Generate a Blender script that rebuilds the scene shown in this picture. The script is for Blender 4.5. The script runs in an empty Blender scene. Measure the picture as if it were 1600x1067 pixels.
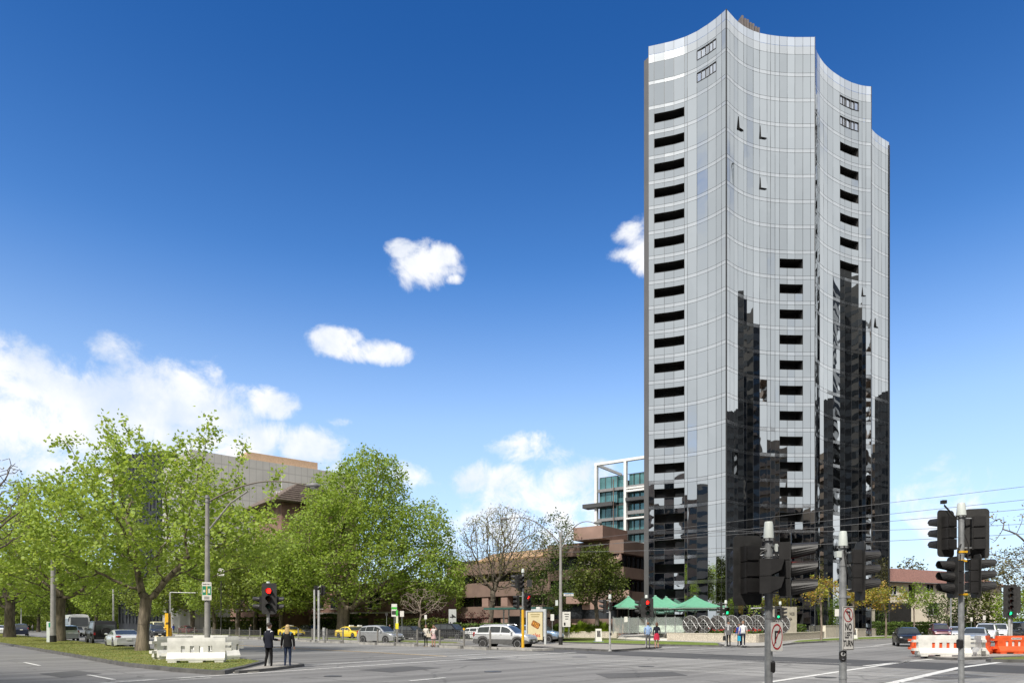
import bpy, bmesh, math, random
import numpy as np
from mathutils import Vector, Matrix, noise as mnoise
R = math.radians
PI = math.pi
SC = bpy.context.scene
COL = SC.collection
random.seed(4)

# ------------------------------------------------------------------ camera
F = 1066.7            # focal length in photo pixels (24 mm on 36 mm, 1600 px wide)
EYE = 1.75
HZ = 975.0            # photo row of the horizon
cam_d = bpy.data.cameras.new('camera')
cam = bpy.data.objects.new('camera', cam_d)
COL.objects.link(cam)
cam.location = (0, 0, EYE)
cam.rotation_euler = (R(90), 0, 0)
cam_d.sensor_width = 36
cam_d.lens = 24
cam_d.shift_y = (HZ - 533.5) / 1600
cam_d.clip_end = 6000
cam_d.clip_start = 0.1
SC.camera = cam

# ------------------------------------------------------------------ light
SUN_AZ, SUN_EL = R(-152), R(49)          # clockwise from +Y, behind the viewer's left shoulder
sd = Vector((math.sin(SUN_AZ) * math.cos(SUN_EL), math.cos(SUN_AZ) * math.cos(SUN_EL), math.sin(SUN_EL)))
sun_d = bpy.data.lights.new('sun', 'SUN')
sun_d.energy = 2.5
sun_d.angle = R(5.0)
sun_d.color = (1.0, 0.95, 0.87)
sun = bpy.data.objects.new('sun', sun_d)
COL.objects.link(sun)
sun.rotation_euler = (-sd).to_track_quat('-Z', 'Y').to_euler()

SC.view_settings.view_transform = 'Standard'
SC.view_settings.look = 'None'
SC.view_settings.gamma = 1
SC.view_settings.exposure = 1.05
SC.cycles.max_bounces = 6
SC.cycles.glossy_bounces = 4
SC.cycles.transparent_max_bounces = 6
SC.cycles.use_denoising = True

# node helpers
def N(nt, typ, **kw):
    n = nt.nodes.new(typ)
    for k, v in kw.items():
        if k in ('inp',):
            for kk, vv in v.items():
                n.inputs[kk].default_value = vv
        else:
            setattr(n, k, v)
    return n

def M2(nt, op, a, b=None, c=None, clamp=False):
    n = nt.nodes.new('ShaderNodeMath')
    n.operation = op
    n.use_clamp = clamp
    for i, v in enumerate((a, b, c)):
        if v is None:
            continue
        if isinstance(v, (int, float)):
            n.inputs[i].default_value = v
        else:
            nt.links.new(v, n.inputs[i])
    return n.outputs[0]

def mixc(nt, fac, a, b, blend='MIX'):
    n = nt.nodes.new('ShaderNodeMix')
    n.data_type = 'RGBA'
    n.blend_type = blend
    for idx, v in ((0, fac), (6, a), (7, b)):
        if isinstance(v, (int, float)):
            n.inputs[idx].default_value = v
        elif isinstance(v, (tuple, list)):
            n.inputs[idx].default_value = tuple(v) if len(v) == 4 else tuple(v) + (1,)
        else:
            nt.links.new(v, n.inputs[idx])
    return n.outputs[2]

def smooth(nt, v, a, b):
    n = nt.nodes.new('ShaderNodeMapRange')
    n.interpolation_type = 'SMOOTHSTEP'
    nt.links.new(v, n.inputs[0])
    n.inputs[1].default_value = a
    n.inputs[2].default_value = b
    return n.outputs[0]

def build_world():
    w = bpy.data.worlds.new('World')
    SC.world = w
    w.use_nodes = True
    nt = w.node_tree
    nt.nodes.clear()
    L = nt.links
    out = N(nt, 'ShaderNodeOutputWorld')
    bg = N(nt, 'ShaderNodeBackground')
    bg.inputs[1].default_value = 0.1
    L.new(bg.outputs[0], out.inputs[0])
    sky = N(nt, 'ShaderNodeTexSky')
    sky.sky_type = 'NISHITA'
    sky.sun_disc = False
    sky.sun_elevation = SUN_EL
    sky.sun_rotation = SUN_AZ
    sky.altitude = 50
    sky.air_density = 1.0
    sky.dust_density = 0.6
    sky.ozone_density = 2.2
    tc = N(nt, 'ShaderNodeTexCoord')
    sep = N(nt, 'ShaderNodeSeparateXYZ')
    L.new(tc.outputs['Generated'], sep.inputs[0])
    x, y, z = sep.outputs
    az = M2(nt, 'ARCTAN2', x, y)
    hor = M2(nt, 'SQRT', M2(nt, 'ADD', M2(nt, 'MULTIPLY', x, x), M2(nt, 'MULTIPLY', y, y)))
    el = M2(nt, 'ARCTAN2', z, hor)
    # sky: deepen the blue with height
    hs = N(nt, 'ShaderNodeHueSaturation')
    hs.inputs['Saturation'].default_value = 1.26
    hs.inputs['Hue'].default_value = 0.502
    L.new(sky.outputs[0], hs.inputs['Color'])
    t = smooth(nt, el, 0.0, 0.78)
    cr = N(nt, 'ShaderNodeValToRGB')
    e = cr.color_ramp.elements
    e[0].position = 0.0; e[0].color = (.80, .92, 1.15, 1)
    e[1].position = 1.0; e[1].color = (0.26, 0.53, 0.75, 1)
    m_ = e.new(0.3); m_.color = (1.1, 1.06, 1.08, 1)
    m_ = e.new(0.62); m_.color = (0.77, .87, 0.98, 1)
    L.new(t, cr.inputs[0])
    skyc = mixc(nt, 1.0, hs.outputs[0], cr.outputs[0], 'MULTIPLY')
    # cumulus clouds at their bearings and heights (az, el)
    def ang(px, py):
        dx = px - 800
        return math.atan2(dx, F), math.atan2(HZ - py, math.hypot(F, dx))
    blobs = [  # px, py, half width, half height, gain
        (690, 402, 26, 22, 1.0), (660, 420, 52, 36, 1.0), (630, 392, 26, 18, .9), (705, 436, 16, 10, .7),
        (525, 535, 46, 24, 1.0), (580, 551, 54, 20, 1.0), (500, 528, 24, 16, .8),
        (992, 368, 30, 22, .9), (985, 398, 34, 16, .9), (1010, 385, 40, 44, .9),
        (10, 605, 110, 78, 1.05), (130, 655, 175, 78, 1.05), (250, 606, 100, 60, 1.0), (185, 552, 46, 30, .85),
        (315, 640, 104, 46, .95), (425, 634, 50, 24, .95), (450, 690, 115, 32, .95), (330, 700, 160, 46, .9),
        (-70, 650, 140, 105, 1.0), (530, 660, 24, 8, .45), (200, 735, 330, 40, .62),
        (820, 700, 50, 26, .82), (870, 712, 40, 20, .72), (765, 755, 70, 32, .78), (850, 772, 115, 56, .85), (900, 742, 64, 30, .74), (830, 820, 135, 46, .78),
        (1480, 800, 90, 60, .45), (520, 745, 140, 26, .55)]
    mx = None
    for (px, py, wx, wy, g) in blobs:
        a0, e0 = ang(px, py)
        a1, _ = ang(px + wx, py)
        _, e1 = ang(px, py - wy)
        da = M2(nt, 'MULTIPLY_ADD', az, 1 / (a1 - a0), -a0 / (a1 - a0))
        de = M2(nt, 'MULTIPLY_ADD', el, 1 / (e1 - e0), -e0 / (e1 - e0))
        r2 = M2(nt, 'MULTIPLY_ADD', da, da, M2(nt, 'MULTIPLY', de, de))
        m = M2(nt, 'MULTIPLY_ADD', r2, -0.62 * g, g)
        mx = m if mx is None else M2(nt, 'MAXIMUM', mx, m)
    n1 = N(nt, 'ShaderNodeTexNoise', inp={'Scale': 17.0, 'Detail': 10.0, 'Roughness': 0.64, 'Distortion': 0.35})
    L.new(tc.outputs['Generated'], n1.inputs['Vector'])
    mp = N(nt, 'ShaderNodeMapping')
    mp.inputs['Location'].default_value = (0.02, 0.0, 0.035)
    L.new(tc.outputs['Generated'], mp.inputs['Vector'])
    n2 = N(nt, 'ShaderNodeTexNoise', inp={'Scale': 9.0, 'Detail': 6.0, 'Roughness': 0.55})
    L.new(mp.outputs[0], n2.inputs['Vector'])
    dens = M2(nt, 'MULTIPLY_ADD', M2(nt, 'SUBTRACT', n1.outputs[0], 0.5), 2.7, M2(nt, 'MINIMUM', mx, 0.9))
    a_front = smooth(nt, dens, 0.10, 0.92)
    # broken cloud deck over the side of the sky behind the viewer
    n3 = N(nt, 'ShaderNodeTexNoise', inp={'Scale': 3.2, 'Detail': 7.0, 'Roughness': 0.55, 'Distortion': 0.3})
    L.new(tc.outputs['Generated'], n3.inputs['Vector'])
    side = smooth(nt, M2(nt, 'ABSOLUTE', az), 0.80, 1.15)
    a_back = M2(nt, 'MULTIPLY', smooth(nt, n3.outputs[0], 0.16, 0.42), side)
    a_front = M2(nt, 'MULTIPLY', a_front, M2(nt, 'MULTIPLY_ADD', smooth(nt, n2.outputs[0], 0.25, 0.6), .30, .68))
    alpha = M2(nt, 'MAXIMUM', a_front, a_back, clamp=True)
    alpha = M2(nt, 'MULTIPLY', alpha, smooth(nt, el, -0.02, 0.03))
    lit = smooth(nt, n2.outputs[0], 0.30, 0.62)
    ccol = mixc(nt, lit, (4.1, 4.4, 4.8), (5.3, 5.3, 5.35))
    litb = smooth(nt, n3.outputs[0], 0.35, 0.72)
    cbk = mixc(nt, litb, (4.15, 4.25, 4.35), (5.5, 5.55, 5.6))
    ccol = mixc(nt, side, ccol, cbk)
    hz = M2(nt, 'MULTIPLY', smooth(nt, M2(nt, 'MULTIPLY', el, -1.0), -0.50, 0.02), 0.66)
    skyc = mixc(nt, hz, skyc, (4.0, 4.65, 5.35))
    fin = mixc(nt, alpha, skyc, ccol)
    L.new(fin, bg.inputs[0])
build_world()

# ------------------------------------------------------------------ materials
MATS = {}
def mat(name, col, rough=0.6, metal=0.0, var=0.12, scale=3.0, spec=0.5, emit=None, bump=0.0, bscale=20.0, coat=0.0):
    """plain Principled material with a little procedural variation in colour and roughness"""
    if name in MATS:
        return MATS[name]
    m = bpy.data.materials.new(name)
    m.use_nodes = True
    nt = m.node_tree
    b = nt.nodes['Principled BSDF']
    b.inputs['Roughness'].default_value = rough
    b.inputs['Metallic'].default_value = metal
    b.inputs['Specular IOR Level'].default_value = spec
    b.inputs['Coat Weight'].default_value = coat
    if var > 0:
        tc = N(nt, 'ShaderNodeTexCoord')
        nz = N(nt, 'ShaderNodeTexNoise', inp={'Scale': scale, 'Detail': 5.0, 'Roughness': 0.6})
        nt.links.new(tc.outputs['Object'], nz.inputs['Vector'])
        f = smooth(nt, nz.outputs[0], 0.3, 0.7)
        lo = tuple(c * (1 - var) for c in col[:3])
        hi = tuple(min(1, c * (1 + var)) for c in col[:3])
        nt.links.new(mixc(nt, f, lo, hi), b.inputs['Base Color'])
    else:
        b.inputs['Base Color'].default_value = tuple(col[:3]) + (1,)
    if emit:
        b.inputs['Emission Color'].default_value = tuple(emit[:3]) + (1,)
        b.inputs['Emission Strength'].default_value = emit[3]
    if bump:
        tc = N(nt, 'ShaderNodeTexCoord')
        nz = N(nt, 'ShaderNodeTexNoise', inp={'Scale': bscale, 'Detail': 4.0})
        nt.links.new(tc.outputs['Object'], nz.inputs['Vector'])
        bp = N(nt, 'ShaderNodeBump', inp={'Strength': bump, 'Distance': 0.02})
        nt.links.new(nz.outputs[0], bp.inputs['Height'])
        nt.links.new(bp.outputs[0], b.inputs['Normal'])
    MATS[name] = m
    return m

def mat_asphalt(name, c0, c1, streak=True):
    m = bpy.data.materials.new(name); m.use_nodes = True
    nt = m.node_tree; L = nt.links
    b = nt.nodes['Principled BSDF']
    b.inputs['Roughness'].default_value = 0.85
    b.inputs['Specular IOR Level'].default_value = 0.3
    g = N(nt, 'ShaderNodeNewGeometry')
    def nz(scale, det, vec=None, rough=.6):
        n = N(nt, 'ShaderNodeTexNoise', inp={'Scale': scale, 'Detail': det, 'Roughness': rough})
        L.new(vec if vec is not None else g.outputs['Position'], n.inputs['Vector'])
        return n.outputs[0]
    big = smooth(nt, nz(0.13, 4), .35, .65)
    fine = smooth(nt, nz(9.0, 6), .2, .8)
    # wheel tracks and old seams run along the cross street
    mp = N(nt, 'ShaderNodeMapping')
    mp.inputs['Rotation'].default_value = (0, 0, R(-46))
    L.new(g.outputs['Position'], mp.inputs['Vector'])
    mp2 = N(nt, 'ShaderNodeMapping')
    mp2.inputs['Scale'].default_value = (0.012, 0.9, 0)
    L.new(mp.outputs[0], mp2.inputs['Vector'])
    st = smooth(nt, nz(1.0, 4, mp2.outputs[0]), .38, .66)
    c = mixc(nt, big, c0, c1)
    c = mixc(nt, M2(nt, 'MULTIPLY', st, .6 if streak else .15), c, tuple(v * 1.55 for v in c1))
    c = mixc(nt, M2(nt, 'MULTIPLY', fine, .3), c, tuple(v * .55 for v in c0))
    # tar-sealed cracks
    vr = N(nt, 'ShaderNodeTexVoronoi', feature='DISTANCE_TO_EDGE', inp={'Scale': 0.16, 'Randomness': 1.0})
    nv = N(nt, 'ShaderNodeTexNoise', inp={'Scale': 0.7, 'Detail': 5.0})
    L.new(g.outputs['Position'], nv.inputs['Vector'])
    vm = N(nt, 'ShaderNodeVectorMath', operation='MULTIPLY_ADD')
    L.new(nv.outputs['Color'], vm.inputs[0]); vm.inputs[1].default_value = (1.6, 1.6, 0); L.new(g.outputs['Position'], vm.inputs[2])
    L.new(vm.outputs[0], vr.inputs['Vector'])
    ck = M2(nt, 'SUBTRACT', 1.0, smooth(nt, vr.outputs[0], 0.0, 0.012))
    c = mixc(nt, M2(nt, 'MULTIPLY', ck, .5), c, tuple(v * .45 for v in c0))
    # oil stains
    so = smooth(nt, nz(0.55, 3), .66, .78)
    c = mixc(nt, M2(nt, 'MULTIPLY', so, .35), c, tuple(v * .5 for v in c0))
    L.new(c, b.inputs['Base Color'])
    bp = N(nt, 'ShaderNodeBump', inp={'Strength': .35, 'Distance': 0.01})
    L.new(nz(40, 3), bp.inputs['Height']); L.new(bp.outputs[0], b.inputs['Normal'])
    return m

def mat_grass(name, cols):
    m = bpy.data.materials.new(name); m.use_nodes = True
    nt = m.node_tree; L = nt.links
    b = nt.nodes['Principled BSDF']; b.inputs['Roughness'].default_value = .9
    b.inputs['Specular IOR Level'].default_value = 0.15
    g = N(nt, 'ShaderNodeNewGeometry')
    def nz(scale, det):
        n = N(nt, 'ShaderNodeTexNoise', inp={'Scale': scale, 'Detail': det, 'Roughness': .65})
        L.new(g.outputs['Position'], n.inputs['Vector']); return n.outputs[0]
    c = mixc(nt, smooth(nt, nz(.35, 5), .38, .62), cols[0], cols[1])
    c = mixc(nt, smooth(nt, nz(.9, 6), .5, .72), c, cols[2])
    c = mixc(nt, M2(nt, 'MULTIPLY', smooth(nt, nz(14, 4), .3, .7), .55), c, tuple(v * .45 for v in cols[0]))
    L.new(c, b.inputs['Base Color'])
    bp = N(nt, 'ShaderNodeBump', inp={'Strength': .8, 'Distance': 0.05})
    L.new(nz(30, 4), bp.inputs['Height']); L.new(bp.outputs[0], b.inputs['Normal'])
    return m

def mat_leaf(name, cols, trans=0.35):
    """leaf material: each leaf takes its own shade"""
    m = bpy.data.materials.new(name); m.use_nodes = True
    nt = m.node_tree; L = nt.links
    nt.nodes.clear()
    out = N(nt, 'ShaderNodeOutputMaterial')
    g = N(nt, 'ShaderNodeNewGeometry')
    cr = N(nt, 'ShaderNodeValToRGB')
    e = cr.color_ramp.elements
    e[0].position = 0; e[0].color = cols[0] + (1,)
    e[1].position = 1; e[1].color = cols[-1] + (1,)
    for i in range(1, len(cols) - 1):
        q = e.new(i / (len(cols) - 1)); q.color = cols[i] + (1,)
    nz = N(nt, 'ShaderNodeTexNoise', inp={'Scale': 0.45, 'Detail': 3.0})
    L.new(g.outputs['Position'], nz.inputs['Vector'])
    f = M2(nt, 'MULTIPLY_ADD', smooth(nt, nz.outputs[0], .3, .7), .5, M2(nt, 'MULTIPLY', g.outputs['Random Per Island'], .5))
    L.new(f, cr.inputs[0])
    d = N(nt, 'ShaderNodeBsdfPrincipled')
    d.inputs['Roughness'].default_value = .55
    d.inputs['Specular IOR Level'].default_value = .3
    t = N(nt, 'ShaderNodeBsdfTranslucent')
    L.new(cr.outputs[0], d.inputs['Base Color'])
    tcx = mixc(nt, 1.0, cr.outputs[0], (1.25, 1.2, .7), 'MULTIPLY')
    L.new(tcx, t.inputs['Color'])
    mx = N(nt, 'ShaderNodeMixShader'); mx.inputs[0].default_value = trans
    L.new(d.outputs[0], mx.inputs[1]); L.new(t.outputs[0], mx.inputs[2])
    L.new(mx.outputs[0], out.inputs[0])
    return m

def mat_bark(name, c0, c1, scale=6):
    m = bpy.data.materials.new(name); m.use_nodes = True
    nt = m.node_tree; L = nt.links
    b = nt.nodes['Principled BSDF']; b.inputs['Roughness'].default_value = .95
    tc = N(nt, 'ShaderNodeTexCoord')
    mp = N(nt, 'ShaderNodeMapping'); mp.inputs['Scale'].default_value = (1, 1, .22)
    L.new(tc.outputs['Object'], mp.inputs['Vector'])
    n1 = N(nt, 'ShaderNodeTexNoise', inp={'Scale': scale, 'Detail': 6.0, 'Roughness': .7})
    L.new(mp.outputs[0], n1.inputs['Vector'])
    L.new(mixc(nt, smooth(nt, n1.outputs[0], .35, .65), c0, c1), b.inputs['Base Color'])
    bp = N(nt, 'ShaderNodeBump', inp={'Strength': .9, 'Distance': 0.05})
    L.new(n1.outputs[0], bp.inputs['Height']); L.new(bp.outputs[0], b.inputs['Normal'])
    return m

def mat_glass_wall(name, col, rough=.02, wob=.02):
    """mirror-coated curtain wall glass; every pane has its own slight tint"""
    m = bpy.data.materials.new(name); m.use_nodes = True
    nt = m.node_tree; L = nt.links
    b = nt.nodes['Principled BSDF']
    b.inputs['Metallic'].default_value = 1
    b.inputs['Roughness'].default_value = rough
    g = N(nt, 'ShaderNodeNewGeometry')
    c = mixc(nt, g.outputs['Random Per Island'], tuple(v * .91 for v in col), tuple(min(1, v * 1.05) for v in col))
    L.new(c, b.inputs['Base Color'])
    nz = N(nt, 'ShaderNodeTexNoise', inp={'Scale': .55, 'Detail': 1.0})
    L.new(g.outputs['Position'], nz.inputs['Vector'])
    bp = N(nt, 'ShaderNodeBump', inp={'Strength': 1.0, 'Distance': wob})
    L.new(nz.outputs[0], bp.inputs['Height']); L.new(bp.outputs[0], b.inputs['Normal'])
    return m

# ------------------------------------------------------------------ mesh helper
class MB:
    def __init__(s):
        s.v = []; s.f = []; s.m = []; s.T = Matrix.Identity(4); s.mi = 0
    def add(s, vs, fs):
        o = len(s.v)
        T = s.T
        for p in vs:
            q = T @ Vector(p)
            s.v.append((q.x, q.y, q.z))
        for f in fs:
            s.f.append([i + o for i in f]); s.m.append(s.mi)
        return s
    def box(s, c, d, rz=0.0, taper=1.0):
        hx, hy, hz = d[0] / 2, d[1] / 2, d[2] / 2
        co, si = math.cos(rz), math.sin(rz)
        vs = []
        for sz in (-1, 1):
            k = taper if sz > 0 else 1
            for sx, sy in ((-1, -1), (1, -1), (1, 1), (-1, 1)):
                x, y = sx * hx * k, sy * hy * k
                vs.append((c[0] + x * co - y * si, c[1] + x * si + y * co, c[2] + sz * hz))
        return s.add(vs, [(3, 2, 1, 0), (4, 5, 6, 7), (0, 1, 5, 4), (1, 2, 6, 5), (2, 3, 7, 6), (3, 0, 4, 7)])
    def prism(s, poly, z0, z1):
        n = len(poly)
        a = sum(poly[i][0] * poly[(i + 1) % n][1] - poly[(i + 1) % n][0] * poly[i][1] for i in range(n))
        if a < 0: poly = poly[::-1]
        vs = [(p[0], p[1], z0) for p in poly] + [(p[0], p[1], z1) for p in poly]
        fs = [tuple(range(n - 1, -1, -1)), tuple(range(n, 2 * n))]
        for i in range(n):
            j = (i + 1) % n
            fs.append((i, j, n + j, n + i))
        return s.add(vs, fs)
    def frame(s, d):
        d = Vector(d).normalized()
        u = d.orthogonal().normalized() if abs(d.z) > .99 else Vector((0, 0, 1)).cross(d).normalized()
        return d, u, d.cross(u).normalized()
    def tube(s, path, r, n=8, caps=True):
        path = [Vector(p) for p in path]
        rs = r if isinstance(r, (list, tuple)) else [r] * len(path)
        vs, fs = [], []
        pu = None
        for i, p in enumerate(path):
            d = (path[min(i + 1, len(path) - 1)] - path[max(i - 1, 0)])
            if d.length < 1e-9: d = Vector((0, 0, 1))
            d.normalize()
            if pu is None:
                _, u, w = s.frame(d)
            else:
                u = (pu - d * pu.dot(d)).normalized(); w = d.cross(u)
            pu = u
            for k in range(n):
                a = 2 * PI * k / n
                q = p + (u * math.cos(a) + w * math.sin(a)) * rs[i]
                vs.append(tuple(q))
        for i in range(len(path) - 1):
            for k in range(n):
                k2 = (k + 1) % n
                fs.append((i * n + k, i * n + k2, (i + 1) * n + k2, (i + 1) * n + k))
        if caps:
            fs.append(tuple(range(n - 1, -1, -1)))
            fs.append(tuple((len(path) - 1) * n + k for k in range(n)))
        return s.add(vs, fs)
    def cyl(s, p0, p1, r0, r1=None, n=12, caps=True):
        return s.tube([p0, p1], [r0, r0 if r1 is None else r1], n, caps)
    def lathe(s, prof, n=16, axis='z', c=(0, 0, 0)):
        vs, fs = [], []
        for (r, h) in prof:
            for k in range(n):
                a = 2 * PI * k / n
                x, y = r * math.cos(a), r * math.sin(a)
                p = (x, y, h) if axis == 'z' else ((h, x, y) if axis == 'x' else (y, h, x))
                vs.append((p[0] + c[0], p[1] + c[1], p[2] + c[2]))
        m = len(prof)
        for i in range(m - 1):
            for k in range(n):
                k2 = (k + 1) % n
                fs.append((i * n + k, i * n + k2, (i + 1) * n + k2, (i + 1) * n + k))
        if prof[0][0] > 1e-6: fs.append(tuple(range(n - 1, -1, -1)))
        if prof[-1][0] > 1e-6: fs.append(tuple((m - 1) * n + k for k in range(n)))
        return s.add(vs, fs)
    def loft(s, rings, n=14, caps=True):
        """elliptic rings (cx, cy, z, rx, ry)"""
        vs, fs = [], []
        for (cx, cy, z, rx, ry) in rings:
            for k in range(n):
                a = 2 * PI * k / n
                vs.append((cx + rx * math.cos(a), cy + ry * math.sin(a), z))
        m = len(rings)
        for i in range(m - 1):
            for k in range(n):
                k2 = (k + 1) % n
                fs.append((i * n + k, i * n + k2, (i + 1) * n + k2, (i + 1) * n + k))
        if caps:
            fs.append(tuple(range(n - 1, -1, -1))); fs.append(tuple((m - 1) * n + k for k in range(n)))
        return s.add(vs, fs)
    def ball(s, c, r, n=10):
        if isinstance(r, (int, float)): r = (r, r, r)
        rings = []
        vs, fs = [], []
        m = max(4, n // 2)
        for i in range(m + 1):
            th = PI * i / m
            for k in range(n):
                a = 2 * PI * k / n
                vs.append((c[0] + r[0] * math.sin(th) * math.cos(a), c[1] + r[1] * math.sin(th) * math.sin(a), c[2] - r[2] * math.cos(th)))
        for i in range(m):
            for k in range(n):
                k2 = (k + 1) % n
                fs.append((i * n + k, i * n + k2, (i + 1) * n + k2, (i + 1) * n + k))
        return s.add(vs, fs)
    def build(s, name, mats, parent=None, smooth_=False, sharp=35):
        me = bpy.data.meshes.new(name)
        me.from_pydata(s.v, [], s.f)
        if not isinstance(mats, (list, tuple)): mats = [mats]
        for m in mats: me.materials.append(m)
        if len(mats) > 1: me.polygons.foreach_set('material_index', s.m)
        me.validate()
        if smooth_:
            me.polygons.foreach_set('use_smooth', [True] * len(me.polygons))
            me.set_sharp_from_angle(angle=R(sharp))
        me.update()
        o = bpy.data.objects.new(name, me)
        COL.objects.link(o)
        if parent is not None: o.parent = parent
        return o

def np_mesh(name, V, Fq, material, parent=None):
    """fast mesh from numpy: V (n,3), Fq (m,k)"""
    me = bpy.data.meshes.new(name)
    V = np.asarray(V, dtype=np.float32); Fq = np.asarray(Fq, dtype=np.int32)
    m, k = Fq.shape
    me.vertices.add(len(V)); me.vertices.foreach_set('co', V.ravel())
    me.loops.add(m * k); me.loops.foreach_set('vertex_index', Fq.ravel())
    me.polygons.add(m)
    me.polygons.foreach_set('loop_start', np.arange(0, m * k, k, dtype=np.int32))
    me.materials.append(material)
    me.update(calc_edges=True)
    o = bpy.data.objects.new(name, me)
    COL.objects.link(o)
    if parent is not None: o.parent = parent
    return o

def tag(o, label, cat, group=None, kind=None):
    o['label'] = label; o['category'] = cat
    if group: o['group'] = group
    if kind: o['kind'] = kind
    return o
def thing(name, label, cat, loc=(0, 0, 0), rz=0.0, group=None):
    o = bpy.data.objects.new(name, None); COL.objects.link(o)
    o.empty_display_size = .3
    o.location = loc; o.rotation_euler = (0, 0, rz)
    return tag(o, label, cat, group)
def struct(o, label=None, cat=None):
    o['kind'] = 'structure'
    if label: o['label'] = label; o['category'] = cat or 'ground'
    return o
def dup(root, loc, rz=0.0, label=None, sc=None):
    r = root.copy(); COL.objects.link(r); r.location = loc; r.rotation_euler = (0, 0, rz)
    if sc is not None: r.scale = (sc, sc, sc) if isinstance(sc, (int, float)) else sc
    if label: r['label'] = label
    for ch in list(root.children):
        c = ch.copy(); COL.objects.link(c); c.parent = r
        for g in list(ch.children):
            d = g.copy(); COL.objects.link(d); d.parent = c
    return r
def text_mb(txt, size, T, mb=None, depth=0.004, align='CENTER'):
    """lettering as mesh geometry, added to MB; text lies in local XY of T (x right, y up)"""
    cu = bpy.data.curves.new('txt', 'FONT')
    cu.body = txt; cu.size = size; cu.align_x = align; cu.align_y = 'CENTER'; cu.extrude = depth / 2
    cu.resolution_u = 3; cu.offset = size * .012
    ob = bpy.data.objects.new('txt', cu)
    COL.objects.link(ob)
    dg = bpy.context.evaluated_depsgraph_get()
    me = bpy.data.meshes.new_from_object(ob.evaluated_get(dg))
    mb = mb or MB()
    old = mb.T; mb.T = old @ T
    mb.add([tuple(v.co) for v in me.vertices], [tuple(p.vertices) for p in me.polygons])
    mb.T = old
    bpy.data.objects.remove(ob); bpy.data.curves.remove(cu); bpy.data.meshes.remove(me)
    return mb

def G(px, py, z=0.0):
    """world point on height z seen at a photo pixel"""
    d = F * (EYE - z) / (py - HZ)
    return Vector(((px - 800) / F * d, d, z))
def PX(px, d, z=0.0):
    return Vector(((px - 800) / F * d, d, z))
def ZH(py, d):
    return EYE + (HZ - py) * d / F
U = Vector((-.645, .764, 0))      # along the boulevard, away to the left
V_ = Vector((.764, .645, 0))      # across it
C_ = Vector((.70, .714, 0))       # along the cross street, away to the right
def ang_of(d): return math.atan2(d[1], d[0])
# ================================================================== ground
asph = mat_asphalt('asphalt', (.138, .135, .132), (.188, .184, .179))
asph_dark = mat_asphalt('asphalt_dark', (.066, .066, .068), (.095, .094, .094), False)
tramcrete = mat_asphalt('tram_concrete', (.18, .176, .168), (.235, .23, .222))
paving = mat_asphalt('paving', (.25, .235, .21), (.32, .30, .275), False)
earth = mat_grass('earth', [(.10, .11, .06), (.14, .13, .08), (.16, .14, .09)])
lawn_dry = mat_grass('lawn_dry', [(.14, .185, .045), (.22, .235, .07), (.31, .28, .125)])
lawn_green = mat_grass('lawn_green', [(.13, .20, .035), (.21, .26, .06), (.26, .28, .08)])
kerb_m = mat('bluestone_kerb', (.085, .083, .08), .8, var=.3, scale=2)
kerb_l = mat('concrete_kerb', (.30, .29, .27), .8, var=.25, scale=2)
white_line = mat('road_paint', (.62, .61, .58), .6, var=.22, scale=5)
yellow_line = mat('yellow_paint', (.62, .42, .16), .6, var=.3, scale=5)

def sheet(name, poly, z, material, label, cat='road'):
    mb = MB(); n = len(poly)
    a = sum(poly[i][0] * poly[(i + 1) % n][1] - poly[(i + 1) % n][0] * poly[i][1] for i in range(n))
    if a < 0: poly = poly[::-1]
    mb.add([(p[0], p[1], z) for p in poly], [tuple(range(n))])
    return struct(mb.build(name, material), label, cat)

sheet('ground', [(-3000, -3000), (3000, -3000), (3000, 3000), (-3000, 3000)], -.006, earth, 'bare earth and grass beyond the streets', 'ground')
sheet('road', [(-170, -160), (260, -160), (260, 260), (-220, 260)], 0, asph, 'grey asphalt of the wide boulevard junction')
def UV(u, v): return U * u + V_ * v
# tram reservation (paler strip) along U; crosses the junction
sheet('tram_track', [UV(-150, 21.2), UV(180, 21.2), UV(180, 29.4), UV(-150, 29.4)], .004, tramcrete, 'pale concrete tram reservation along the boulevard')
sheet('dark_lane', [UV(-150, 29.6), UV(38, 29.6), UV(38, 34.5), UV(-150, 38.5)], .004, asph_dark, 'freshly laid darker asphalt lane across the junction')
rails = MB()
for v in (22.6, 24.04, 26.4, 27.84):
    a, b_ = UV(-150, v), UV(180, v)
    w = V_ * .035
    rails.add([tuple(a - w + Vector((0, 0, .008))), tuple(a + w + Vector((0, 0, .008))), tuple(b_ + w + Vector((0, 0, .008))), tuple(b_ - w + Vector((0, 0, .008)))], [(0, 3, 2, 1)])
struct(rails.build('tram_rail', mat('rail_steel', (.30, .29, .28), .35, .8)), 'steel tram rails set into the concrete', 'rail')

# painted lines
mk = MB()
def stripe(a, b, w, mb=mk, z=.012):
    a = Vector(a); b = Vector(b); d = (b - a).normalized(); n = Vector((-d.y, d.x, 0)) * w / 2
    mb.add([(a - n)[:2] + (z,), (a + n)[:2] + (z,), (b + n)[:2] + (z,), (b - n)[:2] + (z,)], [(0, 3, 2, 1)])
def pline(p, q, w=.15): stripe(G(*p), G(*q), w)
pline((100, 1071), (780, 1026), .2)
pline((780, 1026), (900, 1018.5), .2)
pline((280, 1062), (330, 1058.5), .12)
pline((488, 1039), (760, 1021), .18)
pline((640, 1063.5), (695, 1058.5), .16)
pline((38, 1034.5), (62, 1039.5), .14)
pline((138, 1054), (178, 1061.5), .14)
pline((180, 1064), (280, 1059.5), .1)
pline((330, 1053), (470, 1041), .08)
pline((1195, 1066.5), (1420, 1032.5), .22)
pline((1350, 1040), (1460, 1029), .2)
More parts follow.
